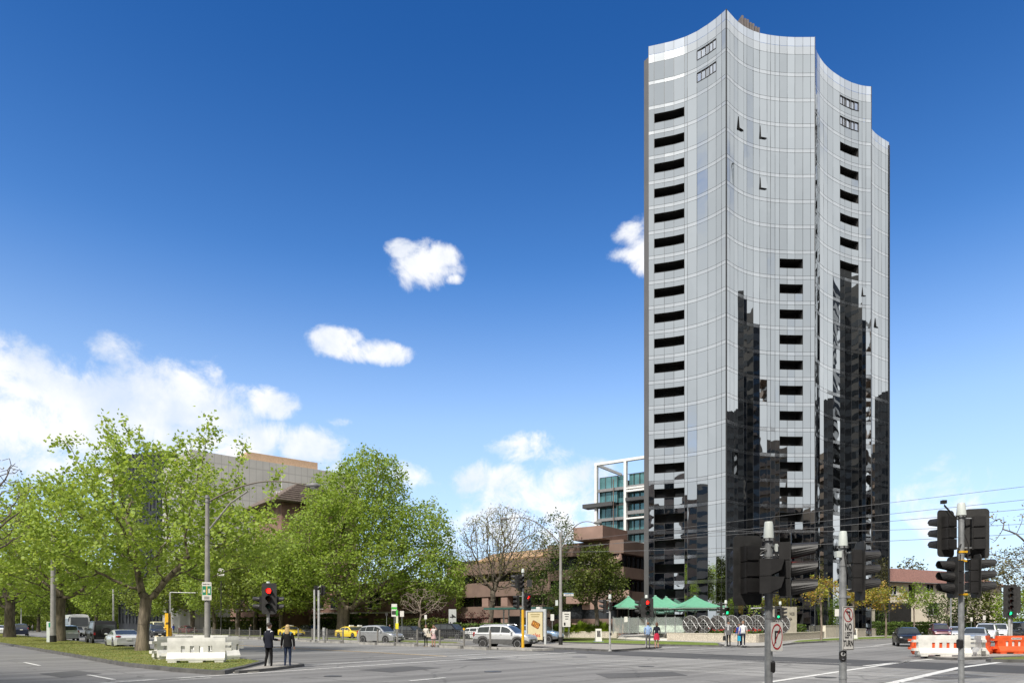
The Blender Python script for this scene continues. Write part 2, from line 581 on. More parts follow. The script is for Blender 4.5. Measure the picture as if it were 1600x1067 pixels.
pline((1385, 1069), (1500, 1042.5), .3); pline((1500, 1042.5), (1562, 1034.5), .28)
pline((1405, 1066), (1640, 1074), .16)
pline((1168, 1020.7), (1212, 1019.5), .16)
pline((1070, 1015), (1140, 1011.8), .2)
pline((1000, 1013.5), (1062, 1010.6), .3)
pline((960, 1012.5), (1030, 1017), .16)
pline((1366, 1008), (1402, 1004), .2)
pline((1330, 1012), (1380, 1008.5), .2)
pline((1090, 1029), (1330, 1037), .1)
pline((860, 1030), (1040, 1034), .1)
pline((900, 1043), (1500, 1058), .08)
struct(mk.build('road_marking', white_line), 'worn white lines painted on the road', 'marking')
yl = MB()
stripe(G(270, 1001.5), G(420, 1010.3), .16, yl); stripe(G(425, 1010.6), G(700, 1025), .16, yl)
struct(yl.build('tram_lane_line', yellow_line), 'yellow lane line beside the tram tracks', 'marking')

def raised(name, poly, top_m, kerb_mat, h=.13, kw=.28, label='', cat='path'):
    """kerbed island: kerb ring as a real step, top sheet inside it"""
    poly = [Vector((p[0], p[1], 0)) for p in poly]
    n = len(poly)
    a = sum(poly[i].x * poly[(i + 1) % n].y - poly[(i + 1) % n].x * poly[i].y for i in range(n))
    if a < 0: poly = poly[::-1]
    inner = []
    for i in range(n):
        p0, p1, p2 = poly[i - 1], poly[i], poly[(i + 1) % n]
        d1 = (p1 - p0).normalized(); d2 = (p2 - p1).normalized()
        n1 = Vector((-d1.y, d1.x, 0)); n2 = Vector((-d2.y, d2.x, 0))
        b = (n1 + n2); b = b.normalized() if b.length > 1e-4 else n1
        k = kw / max(.35, b.dot(n1))
        inner.append(p1 + b * k)
    mb = MB()
    vs = [(p.x, p.y, 0) for p in poly] + [(p.x + (q.x - p.x) * .12, p.y + (q.y - p.y) * .12, h) for p, q in zip(poly, inner)] + [(q.x, q.y, h) for q in inner]
    fs = []
    for i in range(n):
        j = (i + 1) % n
        fs += [(i, j, n + j, n + i), (n + i, n + j, 2 * n + j, 2 * n + i)]
    mb.add(vs, fs)
    k = mb.build(name + '_kerb', kerb_mat)
    struct(k, 'stone kerb round the ' + label, 'kerb')
    t = MB(); t.add([(q.x, q.y, h) for q in inner], [tuple(range(n))])
    return struct(t.build(name, top_m), label, cat)

def smooth_poly(pts, it=2):
    pts = [Vector((p[0], p[1], 0)) for p in pts]
    for _ in range(it):
        o = []
        for i in range(len(pts)):
            a, b = pts[i], pts[(i + 1) % len(pts)]
            o += [a * .75 + b * .25, a * .25 + b * .75]
        pts = o
    return pts

# median with the plane trees (near left)
med_near = [G(-60, 999.5), G(0, 1006), G(100, 1023.5), G(190, 1040), G(270, 1049), G(330, 1053.5), G(352, 1053.2)]
med_far = [G(385, 1046), G(418, 1036.5), G(360, 1029.5), G(300, 1023), G(200, 1011.6), G(100, 1000), G(0, 989.8), G(-60, 985)]
raised('median_lawn', med_near + med_far, lawn_dry, kerb_m, .14, .3, 'dry grass median with a row of plane trees', 'lawn')
raised('median_path', smooth_poly([G(356, 1053), G(392, 1045), G(424, 1036.5), G(470, 1038.2), G(478, 1040.3), G(455, 1043.5), G(420, 1048)], 1), paving, kerb_m, .10, .2, 'worn paved nose of the left median', 'path')
# manhole lid on the paved nose
mh = MB(); p = G(382, 1049.2, .0)
mh.cyl((p.x, p.y, .0), (p.x, p.y, .03), .55, n=20)
struct(mh.build('pit_cover', mat('pit_cover', (.42, .40, .35), .8)), 'round concrete pit lid beside the median nose', 'pit lid')

# strip between tram fence and service road
raised('fence_lawn', [UV(49, 32.6), UV(150, 32.6), UV(150, 37.3), UV(52, 37.3), UV(48.5, 35.5)], lawn_dry, kerb_l, .13, .25, 'grass strip behind the tram stop fence', 'lawn')
raised('tram_platform', [UV(33.4, 29.9), UV(150, 29.9), UV(150, 31.9), UV(33.4, 31.9)], paving, kerb_l, .14, .2, 'narrow pale tram stop platform behind the fence', 'path')
# service road side: verge
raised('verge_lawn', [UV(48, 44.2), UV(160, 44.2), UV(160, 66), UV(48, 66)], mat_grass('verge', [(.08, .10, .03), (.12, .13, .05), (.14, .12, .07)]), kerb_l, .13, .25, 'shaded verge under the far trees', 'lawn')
# corner island with the bus shelter and lamp pole
raised('corner_path', smooth_poly([G(826, 1012.3), G(900, 1015), G(950, 1017.6), G(966, 1017.3), G(1036, 1012.2), G(1030, 1010.3), G(960, 1008.2), G(880, 1006.2), G(800, 1003.3), G(770, 1004)], 1), paving, kerb_m, .13, .25, 'paved corner island with bus shelter and lamp pole', 'path')
# far footpath, wall corner
far_foot = [UV(33, 46.8) , UV(120, 46.8)]
grass_edge = [G(1128, 1010), G(1060, 1009), G(960, 1006.6), G(881, 1004.3), G(800, 1001.6)]
gback = [G(800, 996.8), G(881, 999.2), G(960, 1001.4), G(1060, 1003.9), G(1124, 1006)]
raised('far_lawn', grass_edge + gback, lawn_green, kerb_m, .13, .2, 'green grass strip across the junction', 'lawn')
fp = [G(1128, 1009.2), G(1170, 1011.6), G(1200, 1010.8), G(1244, 1005.5), G(1320, 1001), G(1400, 997.5), G(1460, 994)] 
fpb = [PX(1500, 135), PX(1340, 120), PX(1000, 130), PX(760, 150)]
raised('far_footpath', fp + fpb + [G(800, 996.4), G(881, 998.8), G(960, 1001.0), G(1060, 1003.5), G(1118, 1006)], mat_asphalt('footpath', (.30, .285, .26), (.37, .355, .33), False), kerb_m, .125, .25, 'grey footpath in front of the stone wall', 'path')
raised('street_lawn', [G(1236, 1003.3, .125), G(1300, 1000.3, .125), G(1400, 996.3, .125), G(1402, 993.2, .125), G(1300, 997, .125), G(1246, 1000.4, .125)], lawn_green, kerb_l, .16, .1, 'green nature strip along the cross street', 'lawn')
# right islands with water barriers
raised('barrier_island', smooth_poly([G(1428, 1021), G(1436, 1027), G(1475, 1031), G(1520, 1030.5), G(1640, 1026), G(1800, 1016), G(1700, 1008), G(1560, 1015), G(1470, 1019)], 1), paving, kerb_m, .12, .22, 'paved island under the plastic barriers', 'path')
raised('right_lawn', smooth_poly([G(1536, 1032), G(1552, 1034.5), G(1640, 1034.5), G(1800, 1030), G(1800, 1024), G(1640, 1027), G(1570, 1029.5)], 1), lawn_dry, kerb_m, .14, .25, 'dry grass nose of the right median', 'lawn')

# grass tufts on the near median (nobody could count them)
def blades(name, poly, n, z, h, material, label, seed):
    rng = np.random.default_rng(seed)
    P = np.array([(p[0], p[1]) for p in poly]); lo, hi = P.min(0), P.max(0)
    pts = []
    while len(pts) < n:
        q = rng.uniform(lo, hi, (n * 3, 2))
        inside = np.zeros(len(q), bool)
        j = len(P) - 1
        for i in range(len(P)):
            c = ((P[i, 1] > q[:, 1]) != (P[j, 1] > q[:, 1])) & (q[:, 0] < (P[j, 0] - P[i, 0]) * (q[:, 1] - P[i, 1]) / (P[j, 1] - P[i, 1] + 1e-12) + P[i, 0])
            inside ^= c; j = i
        pts += q[inside].tolist()
    pts = np.array(pts[:n])
    a = rng.uniform(0, 2 * PI, n); hh = h * rng.uniform(.5, 1.3, n); w = .008 + .016 * rng.random(n)
    lean = rng.normal(0, .04, (n, 2))
    b0 = np.c_[pts[:, 0] - np.cos(a) * w, pts[:, 1] - np.sin(a) * w, np.full(n, z)]
    b1 = np.c_[pts[:, 0] + np.cos(a) * w, pts[:, 1] + np.sin(a) * w, np.full(n, z)]
    tp = np.c_[pts[:, 0] + lean[:, 0], pts[:, 1] + lean[:, 1], z + hh]
    Vv = np.stack([b0, b1, tp], 1).reshape(-1, 3)
    o = np_mesh(name, Vv, np.arange(3 * n).reshape(-1, 3), material)
    return tag(o, label, 'grass', kind='stuff')
blade_m = mat_leaf('grass_blade', [(.14, .18, .04), (.22, .25, .06), (.33, .30, .11), (.18, .22, .05)], .3)
blades('grass', [G(0, 1005), G(100, 1022.5), G(190, 1039), G(270, 1047.5), G(335, 1052), G(380, 1045), G(405, 1037), G(360, 1030), G(300, 1023.5), G(200, 1012.4), G(100, 1001), G(0, 990.5)], 42000, .14, .036, blade_m, 'short patchy grass on the tree-lined median', 3)

# patched and worn spots on the road
patch_m = mat_asphalt('road_patch', (.085, .084, .084), (.115, .113, .112), False)
for i, P in enumerate(([(560, 1046), (640, 1040), (690, 1043), (612, 1050)], [(930, 1052), (1050, 1049), (1075, 1055), (950, 1059)], [(700, 1030), (760, 1027.5), (800, 1029), (742, 1032)], [(60, 1052), (120, 1047), (160, 1052), (96, 1058)], [(1420, 1056), (1500, 1052), (1560, 1057), (1470, 1062)])):
    sheet('road_patch', [G(*q) for q in P], .006, patch_m, 'darker repaired patch in the asphalt')
iron = mat('cast_iron', (.10, .095, .09), .5, .5, var=.3, scale=12)
for px, py, r in ((770, 1049, .33), (1010, 1041, .33), (520, 1056, .3), (1290, 1058, .33), (905, 1026, .4)):
    mb = MB(); p = G(px, py); mb.cyl((p.x, p.y, .0), (p.x, p.y, .014), r, n=20); struct(mb.build('manhole_cover', iron), 'round iron manhole cover in the road', 'manhole')
# ================================================================== glass tower
glass = mat_glass_wall('mirror_glass', (.52, .552, .57), .015, .009)
band_m = mat_glass_wall('spandrel_glass', (.63, .655, .67), .12, .01)
parapet_m = mat_glass_wall('parapet_glass', (.66, .70, .75), .08, .01)
joint_m = mat('dark_joint', (.03, .032, .035), .5, var=.1)
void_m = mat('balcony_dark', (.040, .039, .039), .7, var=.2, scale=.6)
slab_m = mat('tower_slab', (.10, .10, .105), .7)
fin_m = mat('tower_fin_panel', (.10, .098, .102), .55, var=.06, scale=.4)
glint = mat('balcony_door', (.055, .06, .065), .12, .0, var=.2)
TOP = 75.5
PITCH = 3.185
def cr_spline(P, per=40):
    P = [Vector(p) for p in P]
    P = [P[0] * 2 - P[1]] + P + [P[-1] * 2 - P[-2]]
    out = []
    for i in range(1, len(P) - 2):
        p0, p1, p2, p3 = P[i - 1:i + 3]
        for k in range(per):
            t = k / per
            out.append(.5 * ((2 * p1) + (p2 - p0) * t + (2 * p0 - 5 * p1 + 4 * p2 - p3) * t * t + (3 * p1 - p0 - 3 * p2 + p3) * t ** 3))
    out.append(P[-2])
    return out
def pd(px, d): return ((px - 800) / F * d, d)
A0 = pd(1013.5, 87.2); A1 = pd(1135, 81.9); A2 = pd(1273.5, 85.8); A3 = pd(1361.7, 93.7)
face_ctrl = [
    [A0, pd(1050, 86.4), pd(1072, 85.7), pd(1092, 84.8), pd(1115, 83.4), A1],
    [A1, pd(1155, 83.75), pd(1177, 84.9), pd(1203, 85.5), pd(1236, 85.8), A2],
    [A2, (38.85, 87.4), (40.6, 89.4), (42.9, 91.2), (45.7, 92.75), (47.9, 93.5), A3],
    [A3, (49.9, 96.0), (51.0, 98.4), (52.4, 100.4), (54.0, 102.1), (55.8, 103.4), (57.75, 104.55)]]
mull_px = [
    [1013.5, 1022, 1038, 1053, 1069.5, 1074, 1089, 1106, 1119, 1127.5, 1135],
    [1135, 1140.5, 1147, 1153, 1162, 1167, 1177, 1187, 1198.5, 1204, 1211, 1218, 1230, 1242, 1254.5, 1266.5, 1273.5],
    [1273.5, 1274.6, 1277, 1281, 1287, 1293, 1301.5, 1312.5, 1320, 1330.5, 1341.5, 1347, 1353, 1361.7],
    None]
tower = thing('glass_tower', 'tall grey glass apartment tower with concave scalloped curtain wall', 'tower', (0, 0, 0))
rng = random.Random(11)
tower_faces = []
for fi, ctrl in enumerate(face_ctrl):
    sp = cr_spline(ctrl)
    if mull_px[fi] is not None:
        pxs = [800 + p.x / p.y * F for p in sp]
        pts = []
        for m in mull_px[fi]:
            for i in range(len(sp) - 1):
                if pxs[i] <= m <= pxs[i + 1] + 1e-6:
                    t = (m - pxs[i]) / max(1e-6, pxs[i + 1] - pxs[i])
                    pts.append(sp[i].lerp(sp[i + 1], min(1, max(0, t)))); break
            else:
                pts.append(sp[-1] if m > pxs[-1] - .5 else sp[0])
    else:
        n = 14; pts = [sp[round(i * (len(sp) - 1) / n)] for i in range(n + 1)]
    tower_faces.append(pts)
def onrm(a, b):
    t = (b - a); n = Vector((t.y, -t.x)); return n.normalized()
balc = {0: (1022, 1069.5, 1, 22), 1: (1218, 1254.5, 7, 22), 2: (1312.5, 1341.5, 1, 6)}
def pxof(p): return 800 + p.x / p.y * F
def panel(mb, a, b, z0, z1, tilt=.004):
    n = onrm(a, b)
    g = .018
    t = (b - a).normalized()
    a2 = a + t * g; b2 = b - t * g
    # each pane sits very slightly out of true
    tx, tz = rng.gauss(0, tilt), rng.gauss(0, tilt * .8)
    cs = [(a2, z0 + g, -tx - tz), (b2, z0 + g, tx - tz), (b2, z1 - g, tx + tz), (a2, z1 - g, -tx + tz)]
    mb.add([(p.x + n.x * e, p.y + n.y * e, z) for p, z, e in cs], [(0, 1, 2, 3)])
NF = 23
for fi, pts in enumerate(tower_faces):
    # parapet and top strip
    pr = MB(); st = MB()
    for a, b in zip(pts, pts[1:]):
        panel(pr, a, b, TOP - 1.15, TOP, .002)
        panel(st, a, b, TOP - 2.2, TOP - 1.15, .003)
    pr.build('parapet', parapet_m, tower); st.build('attic_band', band_m, tower)
    # vertical joints, 15 mm proud of the panes' backs
    jm = MB()
    for i, p in enumerate(pts):
        if i == 0: n = onrm(pts[0], pts[1])
        elif i == len(pts) - 1: n = onrm(pts[-2], pts[-1])
        else: n = (onrm(pts[i - 1], p) + onrm(p, pts[i + 1])).normalized()
        segs = [(0.0, TOP)]
        if fi in balc and balc[fi][0] + .7 < pxof(p) < balc[fi][1] - .7:
            cuts = []
            for ks in range(balc[fi][2], balc[fi][3] + 1):
                zu = 70.97 - PITCH * ks - .45 - .62
                if zu - 1.15 > 1: cuts.append((zu - 1.15, zu))
            segs, hi = [], TOP
            for lo_, hi_ in cuts:
                segs.append((hi_, hi)); hi = lo_
            segs.append((0.0, hi))
        for za, zb_ in segs:
            jm.box((p.x - n.x * .05, p.y - n.y * .05, (za + zb_) / 2), (.055, .10, zb_ - za), math.atan2(n.y, n.x) + PI / 2)
    jm.build('mullion', joint_m, tower)
    for k in range(NF):
        zt = 70.97 - PITCH * k            # top of the pale band
        zb = zt - .45
        z_up = zt + PITCH - .45 if k else TOP - 2.2   # underside of the band above
        if zb < .2: zb = .1
        if zt < .4: continue
        bd = MB(); gl = MB(); bl = MB(); nb = 0
        for a, b in zip(pts, pts[1:]):
            panel(bd, a, b, zb, zt, .002)
            mid = pxof((a + b) / 2)
            isb = fi in balc and balc[fi][0] < mid < balc[fi][1]
            # glass storey above this band; storey index ks sits under band k-1
            ks = k - 1
            if isb and balc[fi][2] <= ks <= balc[fi][3]:
                zv1 = z_up - .62; zv0 = zv1 - 1.15
                panel(gl, a, b, zv1, z_up); panel(bl, a, b, zt, zv0, .006)
                nb += 1
            elif fi in (0, 2) and ks in (-1, 0) and (1089 < mid < 1119.5 if fi == 0 else 1312 < mid < 1342):
                pass
            else:
                # some panes are split by a transom, some lean open
                panel(gl, a, b, zt, z_up, .0045)
        bd.build('spandrel', band_m, tower)
        gl.build('glazing', glass, tower)
        if nb: bl.build('balustrade', glass, tower)
        # horizontal joints
        if nb:
            sel = [p for p in pts if balc[fi][0] - .6 <= pxof(p) <= balc[fi][1] + .6]
            zv1 = z_up - .62; zv0 = zv1 - 1.15
            rec = MB(); dep = 1.9
            inn = []
            for i, p in enumerate(sel):
                n = onrm(sel[0], sel[-1])
                inn.append(p - n * dep)
            for i in range(len(sel) - 1):
                a, b, c, d = sel[i], sel[i + 1], inn[i + 1], inn[i]
                # ceiling, floor, back wall
                rec.mi = 0
                rec.add([(a.x, a.y, zv1), (b.x, b.y, zv1), (c.x, c.y, zv1 + .2), (d.x, d.y, zv1 + .2)], [(0, 1, 2, 3)])
                rec.add([(a.x, a.y, zv0 - .9), (b.x, b.y, zv0 - .9), (c.x, c.y, zv0 - .9), (d.x, d.y, zv0 - .9)], [(3, 2, 1, 0)])
                rec.mi = 1 if (i + k) % 2 else 0
                rec.add([(d.x, d.y, zv0 - .9), (c.x, c.y, zv0 - .9), (c.x, c.y, zv1 + .2), (d.x, d.y, zv1 + .2)], [(0, 1, 2, 3)])
            rec.mi = 0
            for p, q in ((sel[0], inn[0]), (sel[-1], inn[-1])):
                rec.add([(p.x, p.y, zv0 - .9), (q.x, q.y, zv0 - .9), (q.x, q.y, zv1 + .2), (p.x, p.y, zv1 + .2)], [(0, 1, 2, 3)])
            # slim handrail on top of the glass
            rec.tube([(p.x, p.y, zv0 + .02) for p in sel], .022, 5)
            rec.build('balcony', [void_m, glint], tower)
# ribbon windows near the top
frame_m = mat('window_frame_dark', (.045, .045, .05), .5)
pane_m = mat_glass_wall('ribbon_pane', (.62, .66, .72), .03, .01)
for fi, (x0, x1) in ((0, (1088.5, 1119.5)), (2, (1312, 1342))):
    pts = [p for p in tower_faces[fi] if x0 <= pxof(p) <= x1]
    for ks in (-1, 0):
        k = ks + 1
        zt = 70.97 - PITCH * k
        z_up = zt + PITCH - .45 if k else TOP - 2.2
        zw1 = z_up - .30; zw0 = zw1 - 1.15
        gl = MB()
        for a, b in zip(pts, pts[1:]):
            panel(gl, a, b, zw1, z_up)
        gl.build('glazing', glass, tower); gl = MB()
        for a, b in zip(pts, pts[1:]): panel(gl, a, b, zt, zw0)
        gl.build('glazing', glass, tower)
        fr = MB(); pn = MB()
        nseg = 5
        a, b = pts[0], pts[-1]
        def cpt(t):
            f = t * (len(pts) - 1); i = min(len(pts) - 2, int(f)); return pts[i].lerp(pts[i + 1], f - i)
        for i in range(nseg + 1):
            p = cpt(i / nseg); n = onrm(a, b)
            fr.box((p.x - n.x * .05, p.y - n.y * .05, (zw0 + zw1) / 2), (.09, .16, zw1 - zw0), math.atan2(n.y, n.x) + PI / 2)
        for zz in (zw0, zw1):
            fr.tube([(cpt(i / nseg).x, cpt(i / nseg).y, zz) for i in range(nseg + 1)], .055, 6)
        for i in range(nseg):
            p, q = cpt(i / nseg), cpt((i + 1) / nseg); n = onrm(p, q)
            panel(pn, p - n * .06, q - n * .06, zw0, zw1, .01)
        f_ = fr.build('ribbon_window', frame_m, tower); pn.build('pane', pane_m, f_)
# awning windows standing open
def open_window(fi, px, py, hpx, wpx):
    pts = tower_faces[fi]
    for a, b in zip(pts, pts[1:]):
        if pxof(a) <= px < pxof(b):
            break
    t = .5; p = a.lerp(b, t); n = onrm(a, b); tt = (b - a).normalized()
    z1 = ZH(py - hpx, p.y); z0 = ZH(py, p.y); w = (b - a).length * .42
    mb = MB()
    l0, l1 = p - tt * w, p + tt * w
    o = .2
    mb.mi = 0
    mb.add([(l0.x + n.x * .03, l0.y + n.y * .03, z0), (l1.x + n.x * .03, l1.y + n.y * .03, z0), (l1.x + n.x * .03, l1.y + n.y * .03, z1), (l0.x + n.x * .03, l0.y + n.y * .03, z1)], [(0, 1, 2, 3)])
    mb.mi = 1
    q0, q1 = l0 + n * o, l1 + n * o
    mb.add([(q0.x, q0.y, z0 + .04), (q1.x, q1.y, z0 + .04), (l1.x + n.x * .05, l1.y + n.y * .05, z1), (l0.x + n.x * .05, l0.y + n.y * .05, z1)], [(0, 1, 2, 3)])
    mb.build('open_window', [void_m, glass], tower)
for w in ((1, 1157, 204, 20, 9), (1, 1192, 217, 20, 9), (1, 1192, 296, 18, 9), (2, 1350, 463, 14, 8), (3, 1369, 512, 14, 6)):
    open_window(*w)
# side fin, roof, rear walls
fin = MB()
f0 = Vector(pd(1013.3, 87.3)); f1 = Vector(pd(1006.3, 87.9))
bk = Vector((.32, .95)).normalized() * 7.0
fin.prism([tuple(f0), tuple(f1), tuple(f1 + bk), tuple(f0 + bk + Vector((1, 0)))], 0, 74.2)
fin.build('side_fin', fin_m, tower)
poly = [p for f in tower_faces for p in f[:-1]] + [Vector((57.8, 104.4))]
back = [Vector((60, 118)), Vector((47, 130)), Vector((32, 124)), Vector((24.5, 100)), Vector((20.5, 93.5))]
rf = MB()
inner = []
rf.add([(p.x * .996, p.y * 1.004, TOP - 1.3) for p in poly + back], [tuple(range(len(poly) + len(back)))])
rf.build('roof', slab_m, tower)
rw = MB()
ring = [poly[-1]] + back + [Vector(pd(1013.8, 87.5))]
for a, b in zip(ring, ring[1:]):
    rw.add([(a.x, a.y, 0), (b.x, b.y, 0), (b.x, b.y, TOP - .4), (a.x, a.y, TOP - .4)], [(0, 1, 2, 3)])
rw.build('rear_wall', fin_m, tower)
pl = MB()
c = PX(1171, 95)
zt = ZH(24, 95)
for i in range(7):
    a = PX(1157 + i * 4.2, 95 + (i % 2) * .15)
    pl.box((a.x, a.y + 1.5, (zt - i * .28 + 70) / 2), (.3, 3, zt - i * .28 - 70), R(12))
pl.build('roof_plant_screen', mat('plant_screen', (.14, .12, .115), .7), tower)
pv = MB(); a = PX(1030, 91)
pv.box((a.x, a.y, 75.3), (1.6, 1.2, 1.2))
pv.build('roof_vent', slab_m, tower)
# ================================================================== other buildings
def wallbox(mb, a, b, depth, z0, z1):
    """box with its front from a to b (world XY), going back by depth to the left of a->b"""
    a = Vector((a[0], a[1])); b = Vector((b[0], b[1])); t = (b - a).normalized(); n = Vector((-t.y, t.x)) * depth
    mb.prism([tuple(a), tuple(b), tuple(b + n), tuple(a + n)], z0, z1)
class Facade:
    """places boxes on a wall that runs from a to b; s along the wall, o out of the wall towards the viewer"""
    def __init__(s, a, b):
        s.a = Vector((a[0], a[1])); s.b = Vector((b[0], b[1])); s.L = (s.b - s.a).length
        s.t = (s.b - s.a).normalized(); s.n = Vector((s.t.y, -s.t.x)); s.rz = math.atan2(s.t.y, s.t.x)
    def box(s, mb, s0, s1, z0, z1, o0=0.0, o1=.1):
        c = s.a + s.t * ((s0 + s1) / 2) + s.n * ((o0 + o1) / 2)
        mb.box((c.x, c.y, (z0 + z1) / 2), (s1 - s0, o1 - o0, z1 - z0), s.rz)
    def pt(s, q, z, o=0.0):
        p = s.a + s.t * q + s.n * o
        return Vector((p.x, p.y, z))
dark_glass = mat('dark_window', (.018, .021, .025), .06, 0, var=.3, scale=.5)
# ---------------- terracotta office building
terra = mat('terracotta_concrete', (.185, .125, .10), .85, var=.12, scale=.5)
terra2 = mat('terracotta_light', (.29, .19, .155), .85, var=.12, scale=.5)
terra_roof = mat('tan_roof', (.36, .23, .13), .8, var=.15, scale=.6)
brown_frame = mat('brown_mullion', (.06, .045, .04), .6)
off = thing('terracotta_office', 'stepped terracotta concrete office building with dark window bands behind trees', 'building')
# right wing: floors receding to the right behind the tower
Fr = Facade(PX(972, 100), PX(1040, 112))
lv = [(0, 2.6, 0), (2.6, 4.9, 1), (4.9, 6.7, 0), (6.7, 8.6, 1), (8.6, 10.2, 0), (10.2, 12.2, 1), (12.2, 14.2, 0)]
core = MB(); wallbox(core, Fr.pt(.4, 0, -.9), Fr.pt(16, 0, -.9), 12, 0, 13.9); core.build('window_wall', dark_glass, off)
for z0, z1, w in lv:
    if not w:
        m = MB(); Fr.box(m, 0, 16, z0, z1, -13.2, .25); m.build('floor_band', terra, off)
    else:
        m = MB()
        for i in range(9): Fr.box(m, .1 + i * 1.5, .22 + i * 1.5, z0, z1, -.9, -.74)
        Fr.box(m, .1, 12.22, z1 - .1, z1 + .02, -.88, -.76)
        m.build('mullion', brown_frame, off)
m = MB(); Fr.box(m, -2.2, 5.5, 14.3, 16.2, -7, -2); m.build('roof_block', terra2, off)
# slanted bay between the wings
bay = MB(); a = PX(935, 101); b = PX(972, 99.6)
def slab4(mb, pts, th):
    pts = [Vector(p) for p in pts]; n = (pts[1] - pts[0]).cross(pts[3] - pts[0]).normalized() * th
    mb.add([tuple(p) for p in pts] + [tuple(p + n) for p in pts], [(0, 1, 2, 3), (7, 6, 5, 4), (0, 4, 5, 1), (1, 5, 6, 2), (2, 6, 7, 3), (3, 7, 4, 0)])
slab4(bay, [(a.x, a.y, 9.2), (b.x, b.y, 11.2), (b.x + .2, b.y + 2.5, 14.0), (a.x + 2.2, a.y + 4, 11.4)], .4)
bay.build('slanted_panel', terra2, off)
vent = MB()
for i in range(3):
    q = PX(934 + i * 9, 102.5); vent.T = Matrix.Translation((q.x, q.y, 12.1 + .1 * i)) @ Matrix.Rotation(R(-28), 4, 'Y')
    vent.lathe([(0.0, -.5), (.75, -.5), (.75, .5), (0, .5)], 6, 'x')
vent.T = Matrix.Identity(4)
vent.build('roof_vent', mat('vent_brown', (.20, .15, .12), .6), off)
ed = MB(); ed.tube([tuple(PX(918, 101, 10.5)), tuple(PX(938, 101.5, 13.8))], .16, 5); ed.build('rake_trim', mat('pale_trim', (.55, .5, .45), .6), off)
for i, (z, px) in enumerate(((1.4, 905), (5.2, 905), (6.1, 968), (4.4, 930))):
    mm = MB(); q = PX(px, 98, z); mm.box(tuple(q), (3.2, 2.5, 1.0), R(-20)); mm.build('planter_ledge', terra2, off)
# main wing along the boulevard
Fm = Facade(PX(700, 128), PX(925, 104))
mb = MB(); Fm.box(mb, 0, Fm.L, 0, 13.4, -12, -1.2); mb.build('window_wall', dark_glass, off)
for z0, z1 in ((2.9, 4.9), (6.6, 9.1), (10.6, 12.6)):
    mb = MB(); Fm.box(mb, 0, Fm.L, z0, z1, -10, .3); mb.build('floor_band', terra, off)
mb = MB()
p = [Fm.pt(8, 12.6, .3), Fm.pt(Fm.L, 12.6, .3), Fm.pt(Fm.L, 14.3, -4), Fm.pt(8, 14.3, -4)]
slab4(mb, p, .3); mb.build('roof', terra_roof, off)
mb = MB(); Fm.box(mb, 10, Fm.L - 1, 12.9, 14.2, -10, -4.1); mb.build('roof_block', terra2, off)
mb = MB()
for i in range(int(Fm.L / 3)): Fm.box(mb, i * 3, i * 3 + .14, 0, 12.6, -1.2, -1.02)
mb.build('mullion', brown_frame, off)
for s0 in (9.5, 14.3, 27):
    mb = MB(); Fm.box(mb, s0, s0 + 1.6, 0, 6.6, -1.2, .1); mb.build('pier', terra2, off)
mb = MB(); Fm.box(mb, -26, 0, 0, 9.0, -12, -1.0); mb.build('low_wing', mat('dark_brick', (.15, .085, .065), .9, var=.3, scale=1.2), off)
mb = MB()
for i in range(6): Fm.box(mb, -25 + i * 4, -22.5 + i * 4, 2.6, 3.4, -1.0, -.9)
mb.build('sill_band', mat('pale_trim', (.55, .5, .45)), off)

# ---------------- white framed apartment block with teal glass
white_c = mat('white_render', (.74, .74, .72), .7, var=.06, scale=.4)
teal = mat('teal_glass', (.10, .23, .24), .04, .35, var=.35, scale=.35)
dk = mat('charcoal_render', (.06, .062, .065), .6)
apt = thing('apartment_block', 'white framed apartment block with teal glass and charcoal balconies behind the tower', 'building')
Fa = Facade(PX(930, 147), PX(1030, 138.5))
H = ZH(717, 143)
mb = MB(); Fa.box(mb, .4, Fa.L, 0, H - 4.2, -14, -1.6); mb.build('wall', dk, apt)
mb = MB()
cols = [0.0, 6.9]
for s0 in cols: Fa.box(mb, s0, s0 + .55, 0, H, -.5, .35)
Fa.box(mb, 0, Fa.L, H - .55, H, -.5, .36)
Fa.box(mb, 6.9, Fa.L, H - 7, H - 6.6, -.5, .33)
mb.build('frame', white_c, apt)
mb = MB(); a = Fa.pt(0.3, 0); Fa.box(mb, 0.0, .5, H - .55, H - .02, -12, -.5); mb.build('frame', white_c, apt)
fl = 3.15
z = H - 2.9; i = 0
while z > 8:
    z0 = z - fl
    mb = MB()
    Fa.box(mb, .6, 4.9, z0 + .5, z - .15, -1.6, -.9); Fa.box(mb, 4.9, 6.8, z0 + .5, z - .15, -1.6, -1.5); Fa.box(mb, 7.5, Fa.L, z0 + .5, z - .15, -1.6, -1.1)
    w_ = mb.build('window', teal, apt)
    mb = MB()
    for s0 in (.6, 2.0, 3.4, 4.8, 8.6, 9.9, 11.2): Fa.box(mb, s0, s0 + .09, z0 + .5, z - .15, -1.0, -.82)
    Fa.box(mb, .6, 11.29, z - .2, z - .12, -.98, -.84)
    mb.build('window_frame', brown_frame, w_)
    mb = MB()
    if i % 2 == 1: Fa.box(mb, -2.6, 4.6, z0 - .35, z0 + .5, -1.5, 1.0)
    else: Fa.box(mb, .5, 6.9, z0 - .2, z0 + .4, -1.5, -.2)
    Fa.box(mb, 7.4, Fa.L, z0 - .25 + (i % 3) * .5, z0 + .45 + (i % 3) * .5, -1.5, .6 if i % 2 else -.1)
    mb.build('balcony', dk if i % 2 else mat('grey_render', (.22, .22, .225)), apt)
    if i % 2 == 0:
        mb = MB(); Fa.box(mb, 7.4, Fa.L, z0 - .35, z0 - .02, -1.2, .34); mb.build('slab_edge', white_c, apt)
    z -= fl; i += 1
mb = MB(); Fa.box(mb, 8.5, 12, H - 5.9, H - 2.2, -10, -5); mb.build('penthouse', teal, apt)
